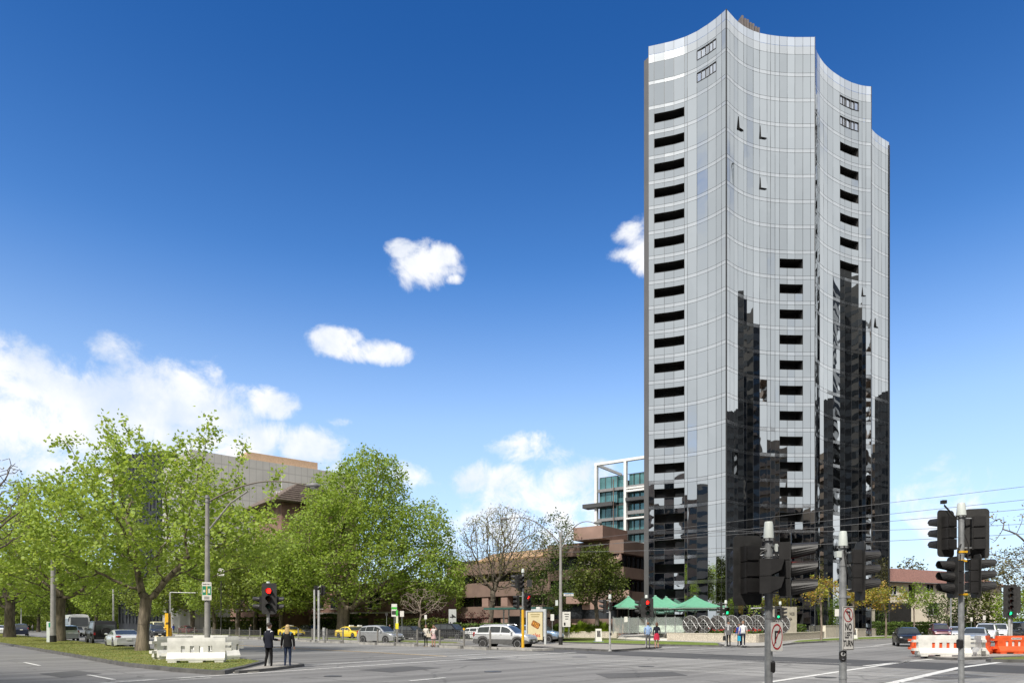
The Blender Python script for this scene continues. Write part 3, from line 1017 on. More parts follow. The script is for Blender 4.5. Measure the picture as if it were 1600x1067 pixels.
mb = MB(); p = Fa.pt(4.6, 0, .5); mb.cyl((p.x, p.y, 0), (p.x, p.y, H - 4), .09, n=6); mb.build('downpipe', terra, apt)

# ---------------- large grey panelled building behind the trees, left
def mat_panel(name, col, sx, sz, rz, line=.45):
    m = bpy.data.materials.new(name); m.use_nodes = True
    nt = m.node_tree; L = nt.links; b = nt.nodes['Principled BSDF']; b.inputs['Roughness'].default_value = .75
    g = N(nt, 'ShaderNodeNewGeometry')
    mp = N(nt, 'ShaderNodeMapping'); mp.inputs['Rotation'].default_value = (0, 0, -rz); L.new(g.outputs['Position'], mp.inputs['Vector'])
    sp = N(nt, 'ShaderNodeSeparateXYZ'); L.new(mp.outputs[0], sp.inputs[0])
    def grid(v, s):
        f = M2(nt, 'FRACT', M2(nt, 'MULTIPLY', v, 1 / s))
        return M2(nt, 'LESS_THAN', f, .075)
    ln = M2(nt, 'MAXIMUM', grid(sp.outputs[0], sx), M2(nt, 'MULTIPLY', grid(sp.outputs[2], sz), .6))
    nz = N(nt, 'ShaderNodeTexNoise', inp={'Scale': .25, 'Detail': 5.0}); L.new(g.outputs['Position'], nz.inputs['Vector'])
    c = mixc(nt, smooth(nt, nz.outputs[0], .3, .7), tuple(v * .9 for v in col), tuple(v * 1.08 for v in col))
    c = mixc(nt, M2(nt, 'MULTIPLY', ln, line), c, tuple(v * .35 for v in col))
    L.new(c, b.inputs['Base Color'])
    return m
g0 = PX(297, 130); g1 = PX(560, 152.5)
Fg = Facade(g0, g1)
gb = thing('grey_office', 'large windowless grey panelled block with tan roof strip, left behind trees', 'building')
mb = MB(); Fg.box(mb, 0, Fg.L, 0, ZH(703, 130), -30, 0); mb.build('wall', mat_panel('grey_panels', (.40, .39, .37), 1.35, 3.3, Fg.rz), gb)
mb = MB(); Fg.box(mb, 11, 26, ZH(703, 130), ZH(703, 130) + 1.7, -8, -1); mb.build('roof_strip', mat('tan_strip', (.48, .33, .22), .8), gb)
# left flank with slot windows
gl0 = PX(262, 140)
Fl = Facade(gl0, g0)
mb = MB(); Fl.box(mb, 0, Fl.L, 0, ZH(710, 134), -12, -.02); mb.build('side_wall', mat('grey_flank', (.36, .35, .34), .8, var=.1, scale=.3), gb)
for k in range(6):
    z = 31 - k * 4.2
    mb = MB(); Fl.box(mb, 0.1, Fl.L * .8, z - 1.3, z, -.02, .12); mb.build('window', dark_glass, gb)
db = thing('dark_office', 'near-black ribbed office block left of the grey panelled building', 'building')
Fd = Facade(PX(186, 150), PX(262, 146))
mb = MB(); Fd.box(mb, 0, Fd.L, 0, ZH(708, 148), -20, 0); mb.build('wall', mat('black_cladding', (.022, .025, .032), .45, var=.3, scale=.4), db)
mb = MB()
for i in range(14): Fd.box(mb, i * Fd.L / 14, i * Fd.L / 14 + .15, 2, ZH(708, 148) + .1, 0, .2)
mb.build('rib', mat('black_rib', (.05, .055, .065), .4), db)
for k in range(8):
    mb = MB(); z = ZH(708, 148) - 5 - k * 3.8; Fd.box(mb, .3, Fd.L - .3, z - 1.2, z, .21, .26); mb.build('window', dark_glass, db)

# ---------------- slatted pyramid roof pavilion behind the big tree
pv_ = thing('slatted_pavilion', 'brown building with stepped slatted roof and white antennas behind big tree', 'building')
c = PX(475, 118)
zr = ZH(757, 118)
mb = MB()
for k in range(9):
    w = 2.2 + k * .75
    mb.box((c.x, c.y, zr - .55 - k * .48), (2 * w, 2 * w, .22), R(40))
mb.build('roof', mat('roof_slat', (.20, .16, .14), .8, var=.2), pv_)
mb = MB(); mb.box((c.x, c.y, (zr - 4.6) / 2), (13, 13, zr - 4.6), R(40)); mb.build('wall', mat('brown_brick', (.20, .12, .095), .9, var=.25, scale=.8), pv_)
mb = MB()
for k in range(8):
    mb.box((c.x, c.y, zr - .3 - k * .48), (2 * (1.6 + k * .7), 2 * (1.6 + k * .7), .24), R(40))
mb.build('roof_core', brown_frame, pv_)
mb = MB()
for k in range(6):
    q = PX(432 + k * 4.2, 115); mb.cyl((q.x, q.y, zr - 4.4), (q.x, q.y, zr - 1.7 + (k == 2) * 2.6), .045, n=5)
for dz in (0, .5): mb.tube([tuple(PX(430, 115, zr - 2.3 + dz)), tuple(PX(456, 115, zr - 2.3 + dz))], .035, 5)
mb.build('antenna', mat('white_metal', (.7, .7, .7), .4), pv_)

# ---------------- low brick building with white strip, hedge side
lb = thing('brick_building', 'low brown brick building with white fascia behind the big tree trunk', 'building')
Fb = Facade(PX(360, 122), PX(650, 100))
mb = MB(); Fb.box(mb, 0, Fb.L, 0, 7.6, -10, 0); mb.build('wall', mat('brown_brick', (.20, .12, .095)), lb)
mb = MB(); Fb.box(mb, -.2, Fb.L, 7.6, 8.0, -10, .5); Fb.box(mb, 22, Fb.L, 3.4, 3.65, 0, .4); mb.build('fascia', mat('pale_trim', (.55, .5, .45)), lb)
for k in range(9):
    mb = MB(); s0 = 1 + k * 4; Fb.box(mb, s0, s0 + 2.4, 4.3, 6.4, 0, .06); w_ = mb.build('window', dark_glass, lb)
    mb = MB(); Fb.box(mb, s0 + 1.15, s0 + 1.25, 4.3, 6.4, .061, .11); Fb.box(mb, s0 - .1, s0 + 2.5, 4.15, 4.29, 0, .14); mb.build('window_frame', mat('pale_trim', (.55, .5, .45)), w_)
# far brown building with vertical piers, seen under the left trees
fb = thing('pier_building', 'far brown building with vertical piers and white ground floor strip', 'building')
Ff = Facade(PX(262, 175), PX(400, 150))
mb = MB(); Ff.box(mb, 0, Ff.L, 0, 16, -10, 0); mb.build('wall', mat('brown_dark', (.11, .075, .06), .9), fb)
mb = MB()
for i in range(20): Ff.box(mb, i * Ff.L / 20, i * Ff.L / 20 + .8, 5, 15.5, 0, .5)
mb.build('pier', mat('brown_pier', (.25, .17, .135), .9), fb)
mb = MB()
for i in range(20): Ff.box(mb, .85 + i * Ff.L / 20, .8 + (i + .8) * Ff.L / 20, 3.1, 5, 0, .3)
mb.build('window_strip', white_c, fb)

# ---------------- cream house with tiled roof, right
cream = mat('cream_render', (.74, .66, .53), .8, var=.07, scale=.6)
tile = mat('clay_tiles', (.21, .105, .08), .85, var=.4, scale=5, bump=.6, bscale=9)
ch = thing('cream_house', 'two storey cream house with red-brown tiled hip roof right of the tower', 'house')
Fc = Facade(PX(1388, 112), PX(1565, 126))
ze = ZH(909, 114); zr = ZH(886, 118)
Lc = Fc.L; D = 10.0
mb = MB(); Fc.box(mb, 0, Lc, 0, ze, -D, 0); mb.build('wall', cream, ch)
rf = MB()
e = .7
P = [Fc.pt(-e - 8, ze, e), Fc.pt(Lc + e, ze, e), Fc.pt(Lc + e, ze, -D - e), Fc.pt(-e - 8, ze, -D - e), Fc.pt(-4, zr, -D / 2), Fc.pt(Lc - 4, zr, -D / 2)]
rf.add([tuple(p) for p in P] + [tuple(p - Vector((0, 0, .22))) for p in P[:4]], [(0, 1, 5, 4), (1, 2, 5), (2, 3, 4, 5), (3, 0, 4), (6, 7, 1, 0), (7, 8, 2, 1), (8, 9, 3, 2), (9, 6, 0, 3), (9, 8, 7, 6)])
roof = rf.build('roof', tile, ch)
g = MB(); g.tube([tuple(Fc.pt(-e - 8, ze - .1, e + .06)), tuple(Fc.pt(Lc + e, ze - .1, e + .06))], .09, 6); g.build('gutter', mat('gutter_grey', (.18, .17, .165)), roof)
def hwin(s0, s1, z0, z1, nm=1):
    mb = MB(); Fc.box(mb, s0, s1, z0, z1, 0, .05); w_ = mb.build('window', dark_glass, ch)
    mb = MB()
    for k in range(nm + 2):
        q = s0 + (s1 - s0) * k / (nm + 1); Fc.box(mb, q - .05, q + .05, z0, z1, .051, .10)
    Fc.box(mb, s0 - .1, s1 + .1, z0 - .12, z0, 0, .16)
    mb.build('window_frame', brown_frame if nm > 1 else white_c, w_)
sx = lambda px: max(0, (px - 1388) / (1565 - 1388) * Lc)
for (xa, xb, ya, yb, nm) in ((1389, 1399, 915, 928, 1), (1417, 1425, 913, 936, 3), (1442, 1453, 913, 925, 1), (1486, 1500, 912, 922, 1), (1530, 1544, 912, 924, 1)):
    dd = 112 + (xa - 1388) / 177 * 14
    hwin(sx(xa), sx(xb), ZH(yb, dd), ZH(ya, dd), nm)
hwin(sx(1445), sx(1460), ZH(960, 116), ZH(941, 116), 1)
hwin(sx(1490), sx(1505), ZH(962, 119), ZH(945, 119), 1)
hwin(sx(1474), sx(1500), ZH(986, 119), ZH(971, 119), 2)

# ---------------- black timber fence and sign wall at the tower forecourt
fence_b = mat('black_timber', (.022, .021, .02), .7, var=.3)
bf = thing('black_fence', 'tall black slatted fence at the foot of the glass tower', 'fence')
a, b = PX(1238, 86), PX(1345, 101)
fa = Facade(a, b); mb = MB()
for i in range(int(fa.L / .22)): fa.box(mb, i * .22, i * .22 + .17, .6, 4.0, 0, .05)
mb.build('slats', fence_b, bf)
mb = MB(); fa.box(mb, 0, fa.L, .5, 4.0, -.1, -.01); mb.build('backing', joint_m, bf)
bf2 = thing('black_screen', 'black panel screen before the cream house, right of tower', 'fence')
a, b = PX(1352, 103), PX(1424, 112)
fa = Facade(a, b); mb = MB()
for i in range(int(fa.L / .3)): fa.box(mb, i * .3, i * .3 + .24, .6, 5.2, 0, .05)
mb.build('slats', fence_b, bf2)
mb = MB(); fa.box(mb, 0, fa.L, .5, 5.2, -.1, -.01); mb.build('backing', joint_m, bf2)
stone = mat('pebble_stone', (.50, .45, .37), .9, var=.28, scale=9, bump=.5, bscale=12)
stone_pale = mat('pale_stone', (.60, .55, .45), .85, var=.1, scale=1.5)
sw = thing('sign_wall', 'pale stone entrance wall with dark lettering NCES 454', 'wall')
a, b = PX(1206, 76), PX(1245, 80)
fa = Facade(a, b); mb = MB(); fa.box(mb, 0, fa.L, .0, ZH(947, 78), -.4, 0); mb.build('wall_slab', stone_pale, sw)
p = fa.pt(fa.L * .80, 2.95, .012)
lt = text_mb('NCES', .50, Matrix.Translation(p) @ Matrix.Rotation(fa.rz, 4, 'Z') @ Matrix.Rotation(R(90), 4, 'X'))
p = fa.pt(fa.L * .74, 2.35, .012)
text_mb('454', .50, Matrix.Translation(p) @ Matrix.Rotation(fa.rz, 4, 'Z') @ Matrix.Rotation(R(90), 4, 'X'), lt)
lt.build('lettering', joint_m, sw)
for i, (xa, xb, da, lab) in enumerate(((1336, 1349, 99, 'pale stone gate pier between black fence and black screen'), (1358, 1367, 101, 'narrow pale stone pier standing in front of the black screen'))):
    q = thing('gate_pier', lab, 'pillar'); fa = Facade(PX(xa, da), PX(xb, da + 1)); mb = MB(); fa.box(mb, 0, fa.L, 0, 3.9, -.6, 0); mb.build('shaft', stone_pale, q)
    mb = MB(); fa.box(mb, -.06, fa.L + .06, 3.9, 4.02, -.66, .06); mb.build('cap', stone_pale, q)
# stone planter walls
def stone_wall(pts, h, label, z0=.12, th=.4, material=None):
    o = thing('stone_wall', label, 'wall', group='low stone walls')
    mb = MB(); cp = MB()
    for a, b in zip(pts, pts[1:]):
        fa = Facade(a, b); fa.box(mb, 0, fa.L + .05, z0, z0 + h, -th, 0); fa.box(cp, -.02, fa.L + .05, z0 + h, z0 + h + .06, -th - .03, .03)
    mb.build('wall_body', material or stone, o); cp.build('coping', stone_pale, o)
    return o
stone_wall([G(760, 993.5, .12), G(963, 996.6, .12)], .72, 'pebbled stone planter wall under the round bushes')
stone_wall([G(1042, 999.6, .12), G(1181, 1003.4, .12)], .72, 'pebbled stone planter wall in front of the wheel railing')
stone_wall([G(1181, 1003.4, .12), G(1288, 996, .12)], .72, 'pebbled planter wall turning along the cross street below a hedge')
stone_wall([G(1340, 994.3, .12), G(1470, 987, .12)], 1.0, 'long pale stone retaining wall beside the parked cars')
stone_wall([G(1290, 995.8, .12), G(1338, 993, .12)], 1.45, 'smooth pale wall at the tower driveway', material=stone_pale)
# entry ramp
rp = MB(); a, b, c_, d_ = G(964, 997.2, .12), G(1042, 1000.3, .12), PX(1045, 82, .5), PX(972, 92, .5)
rp.add([tuple(a), tuple(b), tuple(c_), tuple(d_)], [(0, 1, 2, 3)])
struct(rp.build('path', mat('pale_ramp', (.62, .58, .52), .8, var=.06)), 'pale stone entry ramp up to the cafe terrace', 'path')
rp = MB(); rp.prism([tuple(G(1042, 998.6, .12))[:2], tuple(G(1181, 1002.4, .12))[:2], tuple(PX(1200, 90))[:2], tuple(PX(1000, 96))[:2]], .13, .7)
struct(rp.build('terrace_floor', paving), 'raised paved terrace between stone wall and tower', 'floor')

# ---------------- buildings on the near side of the junction, seen mirrored in the glass
def mirrored(px, py, w, d, h, rz, col, label, fl=3.2, balc=False, glass_m=None):
    o = thing('mirrored_tower', label, 'building', (px, py, 0), rz)
    cm = mat('mirrored_wall_%03d' % int(col[0] * 1000), col, .8, var=.15, scale=.3)
    mb = MB(); mb.box((0, 0, h / 2), (w, d, h)); mb.build('wall', cm, o)
    n = int(h / fl)
    mb = MB(); mb2 = MB()
    for k in range(n):
        z = k * fl + 1.0
        mb.box((0, 0, z + .75), (w * .96, d + .12, 1.5)); mb.box((0, 0, z + .75), (w + .12, d * .96, 1.5))
        if balc:
            for sx_ in (-1, 1):
                for q in (-.3, .3):
                    mb2.box((q * w, sx_ * (d / 2 + .6), z - .45), (w * .24, 1.3, .95)); mb2.box((sx_ * (w / 2 + .6), q * d, z - .45), (1.3, d * .24, .95))
    mb.build('window_bands', glass_m or dark_glass, o)['kind'] = 'stuff'
    if balc: mb2.build('balconies', mat('mirrored_balcony', (.16, .12, .095), .7), o)['kind'] = 'stuff'
    return o
mirrored(145, 75, 20, 22, 92, R(8), (.030, .030, .032), 'tall black office tower seen mirrored in the middle bays of the glass')
mirrored(139, 49, 26, 32, 86, R(20), (.040, .037, .035), 'wide dark brown tower mirrored beside the tallest black one')
mirrored(124, 21, 22, 22, 82, R(34), (.034, .033, .034), 'dark tower with brown balconies mirrored right of the tallest one', balc=True)
mirrored(146, 104, 24, 26, 60, R(-8), (.030, .033, .036), 'dark tower with blue-black windows mirrored near the tower corner')
mirrored(140, 134, 26, 26, 46, R(-22), (.12, .098, .08), 'brown block with balconies mirrored by the outer bay', balc=True)
mirrored(104, 0, 26, 26, 50, R(48), (.22, .17, .13), 'brown grey flats with balconies mirrored beside the dark towers', balc=True)
mirrored(78, -18, 30, 22, 31, R(66), (.26, .20, .15), 'sandy brown flats mirrored low in the middle bay', balc=True)
mirrored(44, -34, 34, 22, 29, R(0), (.18, .14, .11), 'dark brown slab of flats mirrored at the foot of the middle bay')
mirrored(6, -36, 32, 22, 38, R(-8), (.34, .22, .16), 'red brown flats behind the junction mirrored in the left bay', balc=True)
mirrored(-30, -22, 30, 22, 41, R(-25), (.38, .27, .20), 'light brown flats with balconies mirrored in the left bay', balc=True)
mirrored(-62, 0, 32, 22, 38, R(-45), (.24, .17, .13), 'dark brown office slab mirrored beside the left bay corner')
mirrored(-92, 34, 32, 22, 42, R(-49), (.30, .25, .21), 'grey brown flats down the boulevard mirrored by the left bay corner', balc=True)
# ================================================================== trees and planting
bark_dark = mat_bark('bark_grey_brown', (.07, .058, .045), (.18, .15, .115), 5)
bark_plane = mat_bark('bark_plane', (.10, .082, .06), (.26, .215, .16), 4)
bark_pale = mat_bark('bark_pale', (.16, .125, .10), (.27, .22, .18), 5)
leaf_bright = mat_leaf('leaf_spring', [(.225, .325, .055), (.385, .49, .11), (.30, .415, .08), (.52, .59, .18)], .48)
leaf_mid = mat_leaf('leaf_plane', [(.18, .27, .045), (.325, .43, .09), (.245, .35, .065), (.46, .54, .15)], .48)
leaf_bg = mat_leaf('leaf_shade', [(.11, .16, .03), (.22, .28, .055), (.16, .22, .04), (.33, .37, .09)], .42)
leaf_dark = mat_leaf('leaf_evergreen', [(.045, .07, .012), (.10, .125, .018), (.07, .095, .014), (.17, .18, .035)], .2)
leaf_green = mat_leaf('leaf_green', [(.05, .09, .018), (.10, .16, .03), (.075, .12, .02), (.15, .21, .05)], .3)
leaf_bud = mat_leaf('leaf_bud', [(.19, .20, .055), (.27, .26, .08), (.23, .24, .06), (.31, .28, .11)], .3)
leaf_autumn = mat_leaf('leaf_autumn', [(.20, .26, .03), (.42, .24, .06), (.28, .34, .05), (.50, .30, .09)], .4)
leaf_lime = mat_leaf('leaf_lime', [(.15, .24, .025), (.24, .34, .04), (.20, .30, .03), (.32, .40, .07)], .4)
leaf_olive = mat_leaf('leaf_olive', [(.10, .10, .035), (.18, .17, .06), (.14, .13, .05), (.24, .20, .09)], .3)
leaf_red = mat_leaf('leaf_red', [(.07, .018, .018), (.13, .03, .03), (.10, .022, .022), (.17, .05, .04)], .3)
leaf_dry = mat_leaf('leaf_dry', [(.14, .12, .03), (.24, .19, .06), (.19, .17, .04), (.28, .23, .09)], .3)

def skeleton(rng, nodes0, parents0, att, step, di, dk, iters=90):
    nodes = [np.array(p, float) for p in nodes0]; par = list(parents0)
    A = att.copy()
    P = np.array(nodes)
    dm = ((A[:, None, :] - P[None]) ** 2).sum(2)
    near = dm.argmin(1); nd = np.sqrt(dm.min(1))
    alive = np.ones(len(A), bool)
    for it in range(iters):
        act = alive & (nd < di)
        if not act.any():
            di *= 1.5
            if di > 60: break
            continue
        idx = np.where(act)[0]
        dirs = A[idx] - np.array(nodes)[near[idx]]
        dirs /= (np.linalg.norm(dirs, axis=1, keepdims=True) + 1e-9)
        acc = {}
        for k, n in enumerate(near[idx]):
            acc.setdefault(int(n), []).append(k)
        new = []
        for n, ks in acc.items():
            d = dirs[ks].mean(0) + rng.normal(0, .16, 3)
            l = np.linalg.norm(d)
            if l < .05: continue
            q = nodes[n] + d / l * step
            new.append((n, q))
        if not new: break
        s0 = len(nodes)
        for n, q in new:
            nodes.append(q); par.append(n)
        Q = np.array([q for _, q in new])
        dq = np.sqrt(((A[:, None, :] - Q[None]) ** 2).sum(2))
        j = dq.argmin(1); m = dq[np.arange(len(A)), j]
        better = m < nd
        near[better] = s0 + j[better]; nd[better] = m[better]
        alive &= nd > dk
        if not alive.any(): break
    return np.array(nodes), np.array(par)

def limb_mesh(mb_v, mb_f, nodes, par, rad, sides):
    n = len(nodes)
    kids = [0] * n
    for i in range(n):
        if par[i] >= 0: kids[par[i]] += 1
    base = 0
    a = np.arange(sides) * 2 * PI / sides
    # one ring per node, oriented along the branch
    dirs = np.zeros((n, 3)); 
    for i in range(n):
        if par[i] >= 0: dirs[i] = nodes[i] - nodes[par[i]]
        else: dirs[i] = (0, 0, 1)
    dirs /= (np.linalg.norm(dirs, axis=1, keepdims=True) + 1e-9)
    ref = np.where(np.abs(dirs[:, 2:3]) > .95, np.array([[1., 0, 0]]), np.array([[0, 0, 1.]]))
    u = np.cross(ref, dirs); u /= (np.linalg.norm(u, axis=1, keepdims=True) + 1e-9)
    w = np.cross(dirs, u)
    V, Fq = [], []
    for i in range(n):
        p = par[i]
        if p < 0: continue
        r0 = rad[p] if kids[p] == 1 else min(rad[p], rad[i] * 1.25)
        r1 = rad[i]
        o = len(V) * sides
        ring0 = nodes[p] + (np.cos(a)[:, None] * u[i] + np.sin(a)[:, None] * w[i]) * r0
        ring1 = nodes[i] + (np.cos(a)[:, None] * u[i] + np.sin(a)[:, None] * w[i]) * r1
        V.append(ring0); V.append(ring1)
        for k in range(sides):
            k2 = (k + 1) % sides
            Fq.append((o + k, o + k2, o + sides + k2, o + sides + k))
    return np.concatenate(V), np.array(Fq)

def leaf_mesh(rng, centers, size, spread, per, up=.5):
    """rhombic folded leaves round the given points"""
    n = len(centers) * per
    c = np.repeat(centers, per, 0) + rng.normal(0, 1, (n, 3)) * spread
    nz = rng.normal(0, 1, (n, 3)); nz[:, 2] = np.abs(nz[:, 2]) + up
    nz /= np.linalg.norm(nz, axis=1, keepdims=True)
    a = rng.normal(0, 1, (n, 3)); a -= nz * (a * nz).sum(1, keepdims=True); a /= (np.linalg.norm(a, axis=1, keepdims=True) + 1e-9)
    b = np.cross(nz, a)
    s = size * rng.uniform(.6, 1.35, (n, 1))
    f = nz * s * .18
    V = np.stack([c - a * s * .5, c + b * s * .42 - f + a * s * .08, c + a * s * .5 - nz * s * .12, c - b * s * .42 - f + a * s * .08], 1).reshape(-1, 3)
    return V, np.arange(4 * n).reshape(-1, 4)

def ellipsoid_points(rng, els, n, hollow=.25):
    """points in a union of ellipsoids (cx, cy, cz, rx, ry, rz, weight)"""
    w = np.array([e[6] for e in els], float); w /= w.sum()
    out = []
    for e, k in zip(els, (w * n).astype(int)):
        d = rng.normal(0, 1, (k, 3)); d /= np.linalg.norm(d, axis=1, keepdims=True)
        r = rng.uniform(hollow ** 3, 1, (k, 1)) ** (1 / 3)
        out.append(np.array(e[:3]) + d * r * np.array(e[3:6]))
    return np.concatenate(out)

def tree(name, label, loc, trunk, els, natt, leaf, bark, seed, r_trunk, leaf_size=.3, per=8, spread=.3, step=.5, r_tip=.014,
         group=None, sides=6, extra=None, di=6.0, hollow=.25, leaf_keep=1.0, cat='tree', dk=None, flare=1.35):
    rng = np.random.default_rng(seed)
    o = thing(name, label, cat, loc, 0, group)
    att = ellipsoid_points(rng, els, natt, hollow)
    if extra is not None: att = np.concatenate([att, np.array(extra, float)])
    # lumpy crown: thin out along a noise field so gaps and clumps appear
    f = np.array([mnoise.noise(Vector(p) * .42 + Vector((seed, 0, 0))) for p in att])
    att = att[f > -.22]
    nodes0, par0 = [], []
    for i in range(len(trunk) - 1):
        a, b = np.array(trunk[i], float), np.array(trunk[i + 1], float)
        m = max(1, int(np.linalg.norm(b - a) / step))
        for k in range(m):
            nodes0.append(a + (b - a) * k / m); par0.append(len(nodes0) - 2)
    nodes0.append(np.array(trunk[-1], float)); par0.append(len(nodes0) - 2)
    nodes, par = skeleton(rng, nodes0, par0, att, step, di, dk or step * 1.1)
    n = len(nodes)
    tips = np.zeros(n); kids = np.zeros(n, int)
    for i in range(n):
        if par[i] >= 0: kids[par[i]] += 1
    tips[kids == 0] = 1
    for i in range(n - 1, 0, -1): tips[par[i]] += tips[i]
    p = math.log(max(2, tips[0])) / math.log(r_trunk / r_tip)
    rad = r_tip * tips ** (1 / p)
    nt = len(nodes0)
    for i in range(nt): rad[i] = max(rad[i], r_trunk * (flare - (flare - .92) * min(1, i / max(1, nt * .45))) if i < nt * .45 else r_trunk * .9)
    V, Fq = limb_mesh(None, None, nodes, par, rad, sides)
    t = np_mesh('trunk', V, Fq, bark, o)
    t.data.polygons.foreach_set('use_smooth', [True] * len(t.data.polygons))
    if leaf is not None and per > 0:
        thin = nodes[(rad < r_tip * 2.6)]
        thin = thin[rng.random(len(thin)) < leaf_keep]
        LV, LF = leaf_mesh(rng, thin, leaf_size, spread, per)
        np_mesh('crown', LV, LF, leaf, o)
    return o

def crown_px(px0, px1, py0, py1, d, ry=None, w=1.0, base=None):
    """ellipsoid (relative to tree base) covering a patch of the photo at distance d"""
    bx, by = base
    xc = ((px0 + px1) / 2 - 800) / F * d; rx = (px1 - px0) / 2 / F * d
    z0, z1 = ZH(py1, d), ZH(py0, d)
    return (xc - bx, d - by, (z0 + z1) / 2, rx, ry or rx * .85, (z1 - z0) / 2, w)

# T1: the open spring-green plane at the end of the median
b = G(222, 1016, .13); B = (b.x, b.y); d = b.y
E = [crown_px(95, 395, 705, 905, d, 5.2, 5, B), crown_px(55, 260, 790, 930, d, 4.5, 2, B), crown_px(230, 425, 770, 920, d, 4.5, 2, B), crown_px(160, 330, 675, 800, d, 4, 1.4, B), crown_px(40, 180, 735, 890, d, 4, 1.3, B), crown_px(330, 450, 790, 890, d, 4, 1.0, B)]
sp_ = []
for (px, py) in ((165, 650), (170, 668), (190, 655), (196, 668), (328, 650), (325, 672), (318, 700), (122, 690), (85, 690), (240, 690), (300, 700), (375, 690), (378, 720), (345, 690), (150, 665), (70, 760), (440, 730), (425, 760), (130, 675)):
    for k in range(2): sp_.append(((px - 800) / F * (d + k) - B[0], k * .7, ZH(py + 6 * k, d)))
tree('plane_tree', 'bright green open-limbed plane tree beside the white barriers on the median', b, [(0, 0, -.1), (.1, 0, 1.6), (.2, .1, 3.2)], E, 1500, leaf_bright, bark_plane, 5, .33, .23, 16, .24, .42, .010, extra=sp_, group='plane trees on the median')
# T2, T3 further up the median
b = G(92, 1001, .13); B = (b.x, b.y); d = b.y
E = [crown_px(-20, 205, 745, 925, d, 7, 4, B), crown_px(-40, 120, 800, 940, d, 6, 2, B), crown_px(60, 215, 830, 940, d, 6, 1.5, B)]
tree('plane_tree', 'thick-trunked plane tree on the median behind the silver hatchback', b, [(0, 0, -.1), (0, .1, 2.4), (.1, 0, 4.2)], E, 2000, leaf_bright, bark_plane, 8, .47, .29, 15, .34, .6, .013, group='plane trees on the median')
b = G(15, 995, .13); B = (b.x, b.y); d = b.y
E = [crown_px(-80, 90, 790, 945, d, 8, 4, B), crown_px(-110, 40, 830, 950, d, 8, 2, B)]
tree('plane_tree', 'leftmost plane tree on the median beside the navy wagon', b, [(0, 0, -.1), (0, 0, 3), (.1, 0, 4.6)], E, 1500, leaf_bright, bark_dark, 13, .55, .40, 12, .42, .75, .016, group='plane trees on the median')
# bare tree at the left edge
b = G(-70, 1009, .13); B = (b.x, b.y); d = b.y
E = [crown_px(-170, 48, 690, 890, d, 4, 3, B)]
tree('bare_tree', 'nearly leafless brown tree leaning in at the left edge', b, [(0, 0, -.1), (0, 0, 4), (.2, 0, 6)], E, 1800, leaf_olive, bark_dark, 21, .4, .2, 1, .2, .5, .02, leaf_keep=.4)
# big round plane tree
b = PX(535, 97, .13); B = (b.x, b.y); d = b.y
E = [crown_px(405, 715, 800, 955, d, 8.5, 5, B), crown_px(450, 660, 745, 900, d, 8, 4, B), crown_px(515, 640, 704, 820, d, 5.5, 1.8, B), crown_px(392, 530, 825, 955, d, 7, 1.8, B), crown_px(610, 735, 845, 950, d, 6, 1.6, B), crown_px(620, 712, 780, 880, d, 5, .9, B), crown_px(480, 560, 735, 830, d, 5, .7, B)]
tree('plane_tree', 'huge round dense green plane tree behind the grey hatchback', b, [(0, 0, -.1), (.1, 0, 2.4), (.1, 0, 3.6)], E, 6500, leaf_mid, bark_plane, 34, .90, .34, 20, .46, .7, .014, di=8, hollow=.35, sides=7)
# bare-branched tree beside it
b = G(768, 992.5, .13); B = (b.x, b.y); d = b.y
E = [crown_px(705, 862, 790, 925, d, 5, 4, B), crown_px(735, 830, 788, 880, d, 4, 1.4, B)]
tree('bare_tree', 'upright tree with bare dark branches and pale new buds behind the bus shelter', b, [(0, 0, -.1), (-.1, 0, 2.6), (0, 0, 4.0)], E, 6500, leaf_bud, bark_dark, 41, .42, .20, 4, .26, .5, .020, leaf_keep=.8, dk=.6)
b = G(846, 992, .13); B = (b.x, b.y); d = b.y
E = [crown_px(800, 915, 870, 962, d, 4, 3, B), crown_px(830, 905, 800, 880, d, 3.5, .7, B)]
tree('leafy_tree', 'loose leafy green tree behind the double lamp post', b, [(0, 0, -.1), (.2, 0, 1.6), (.1, 0, 2.4)], E, 1300, leaf_green, bark_dark, 47, .18, .24, 9, .3, .42, .011)
b = PX(932, 84, .13); B = (b.x, b.y); d = b.y
E = [crown_px(893, 972, 862, 930, d, 3.4, 3, B), crown_px(905, 955, 853, 890, d, 2.8, 1.2, B), crown_px(885, 945, 890, 945, d, 3, 1, B), crown_px(925, 985, 895, 942, d, 2.6, .8, B)]
tree('evergreen_tree', 'dense dark olive evergreen tree in front of the terracotta office', b, [(0, 0, -.1), (.1, 0, 2), (0, .1, 3.2)], E, 2200, leaf_dark, bark_dark, 52, .26, .24, 14, .26, .42, .011, hollow=.4)
b = G(655, 996, .13); B = (b.x, b.y); d = b.y
E = [crown_px(622, 702, 918, 962, d, 2.4, 3, B)]
tree('bare_tree', 'small pale bare-branched tree behind the parked black cars', b, [(0, 0, -.1), (.05, 0, 1.2), (0, 0, 1.9)], E, 700, None, bark_pale, 57, .13, .2, 0, .2, .3, .02)
# maroon shrubs
for i, (px, dd, lab) in enumerate(((735, 96, 'maroon-leaved shrub left of the bus shelter'), (752, 99, 'second maroon-leaved shrub, close beside the bus shelter'), (685, 97, 'maroon-leaved shrub by the tall grey number sign'))):
    b = PX(px, dd, .13)
    tree('maroon_shrub', lab, b, [(0, 0, -.05), (0, 0, .7)], [(0, 0, 2.2, 1.9, 1.6, 1.5, 1)], 170, leaf_red, bark_dark, 60 + i, .07, .2, 6, .22, .4, .012, cat='shrub', group='maroon shrubs')
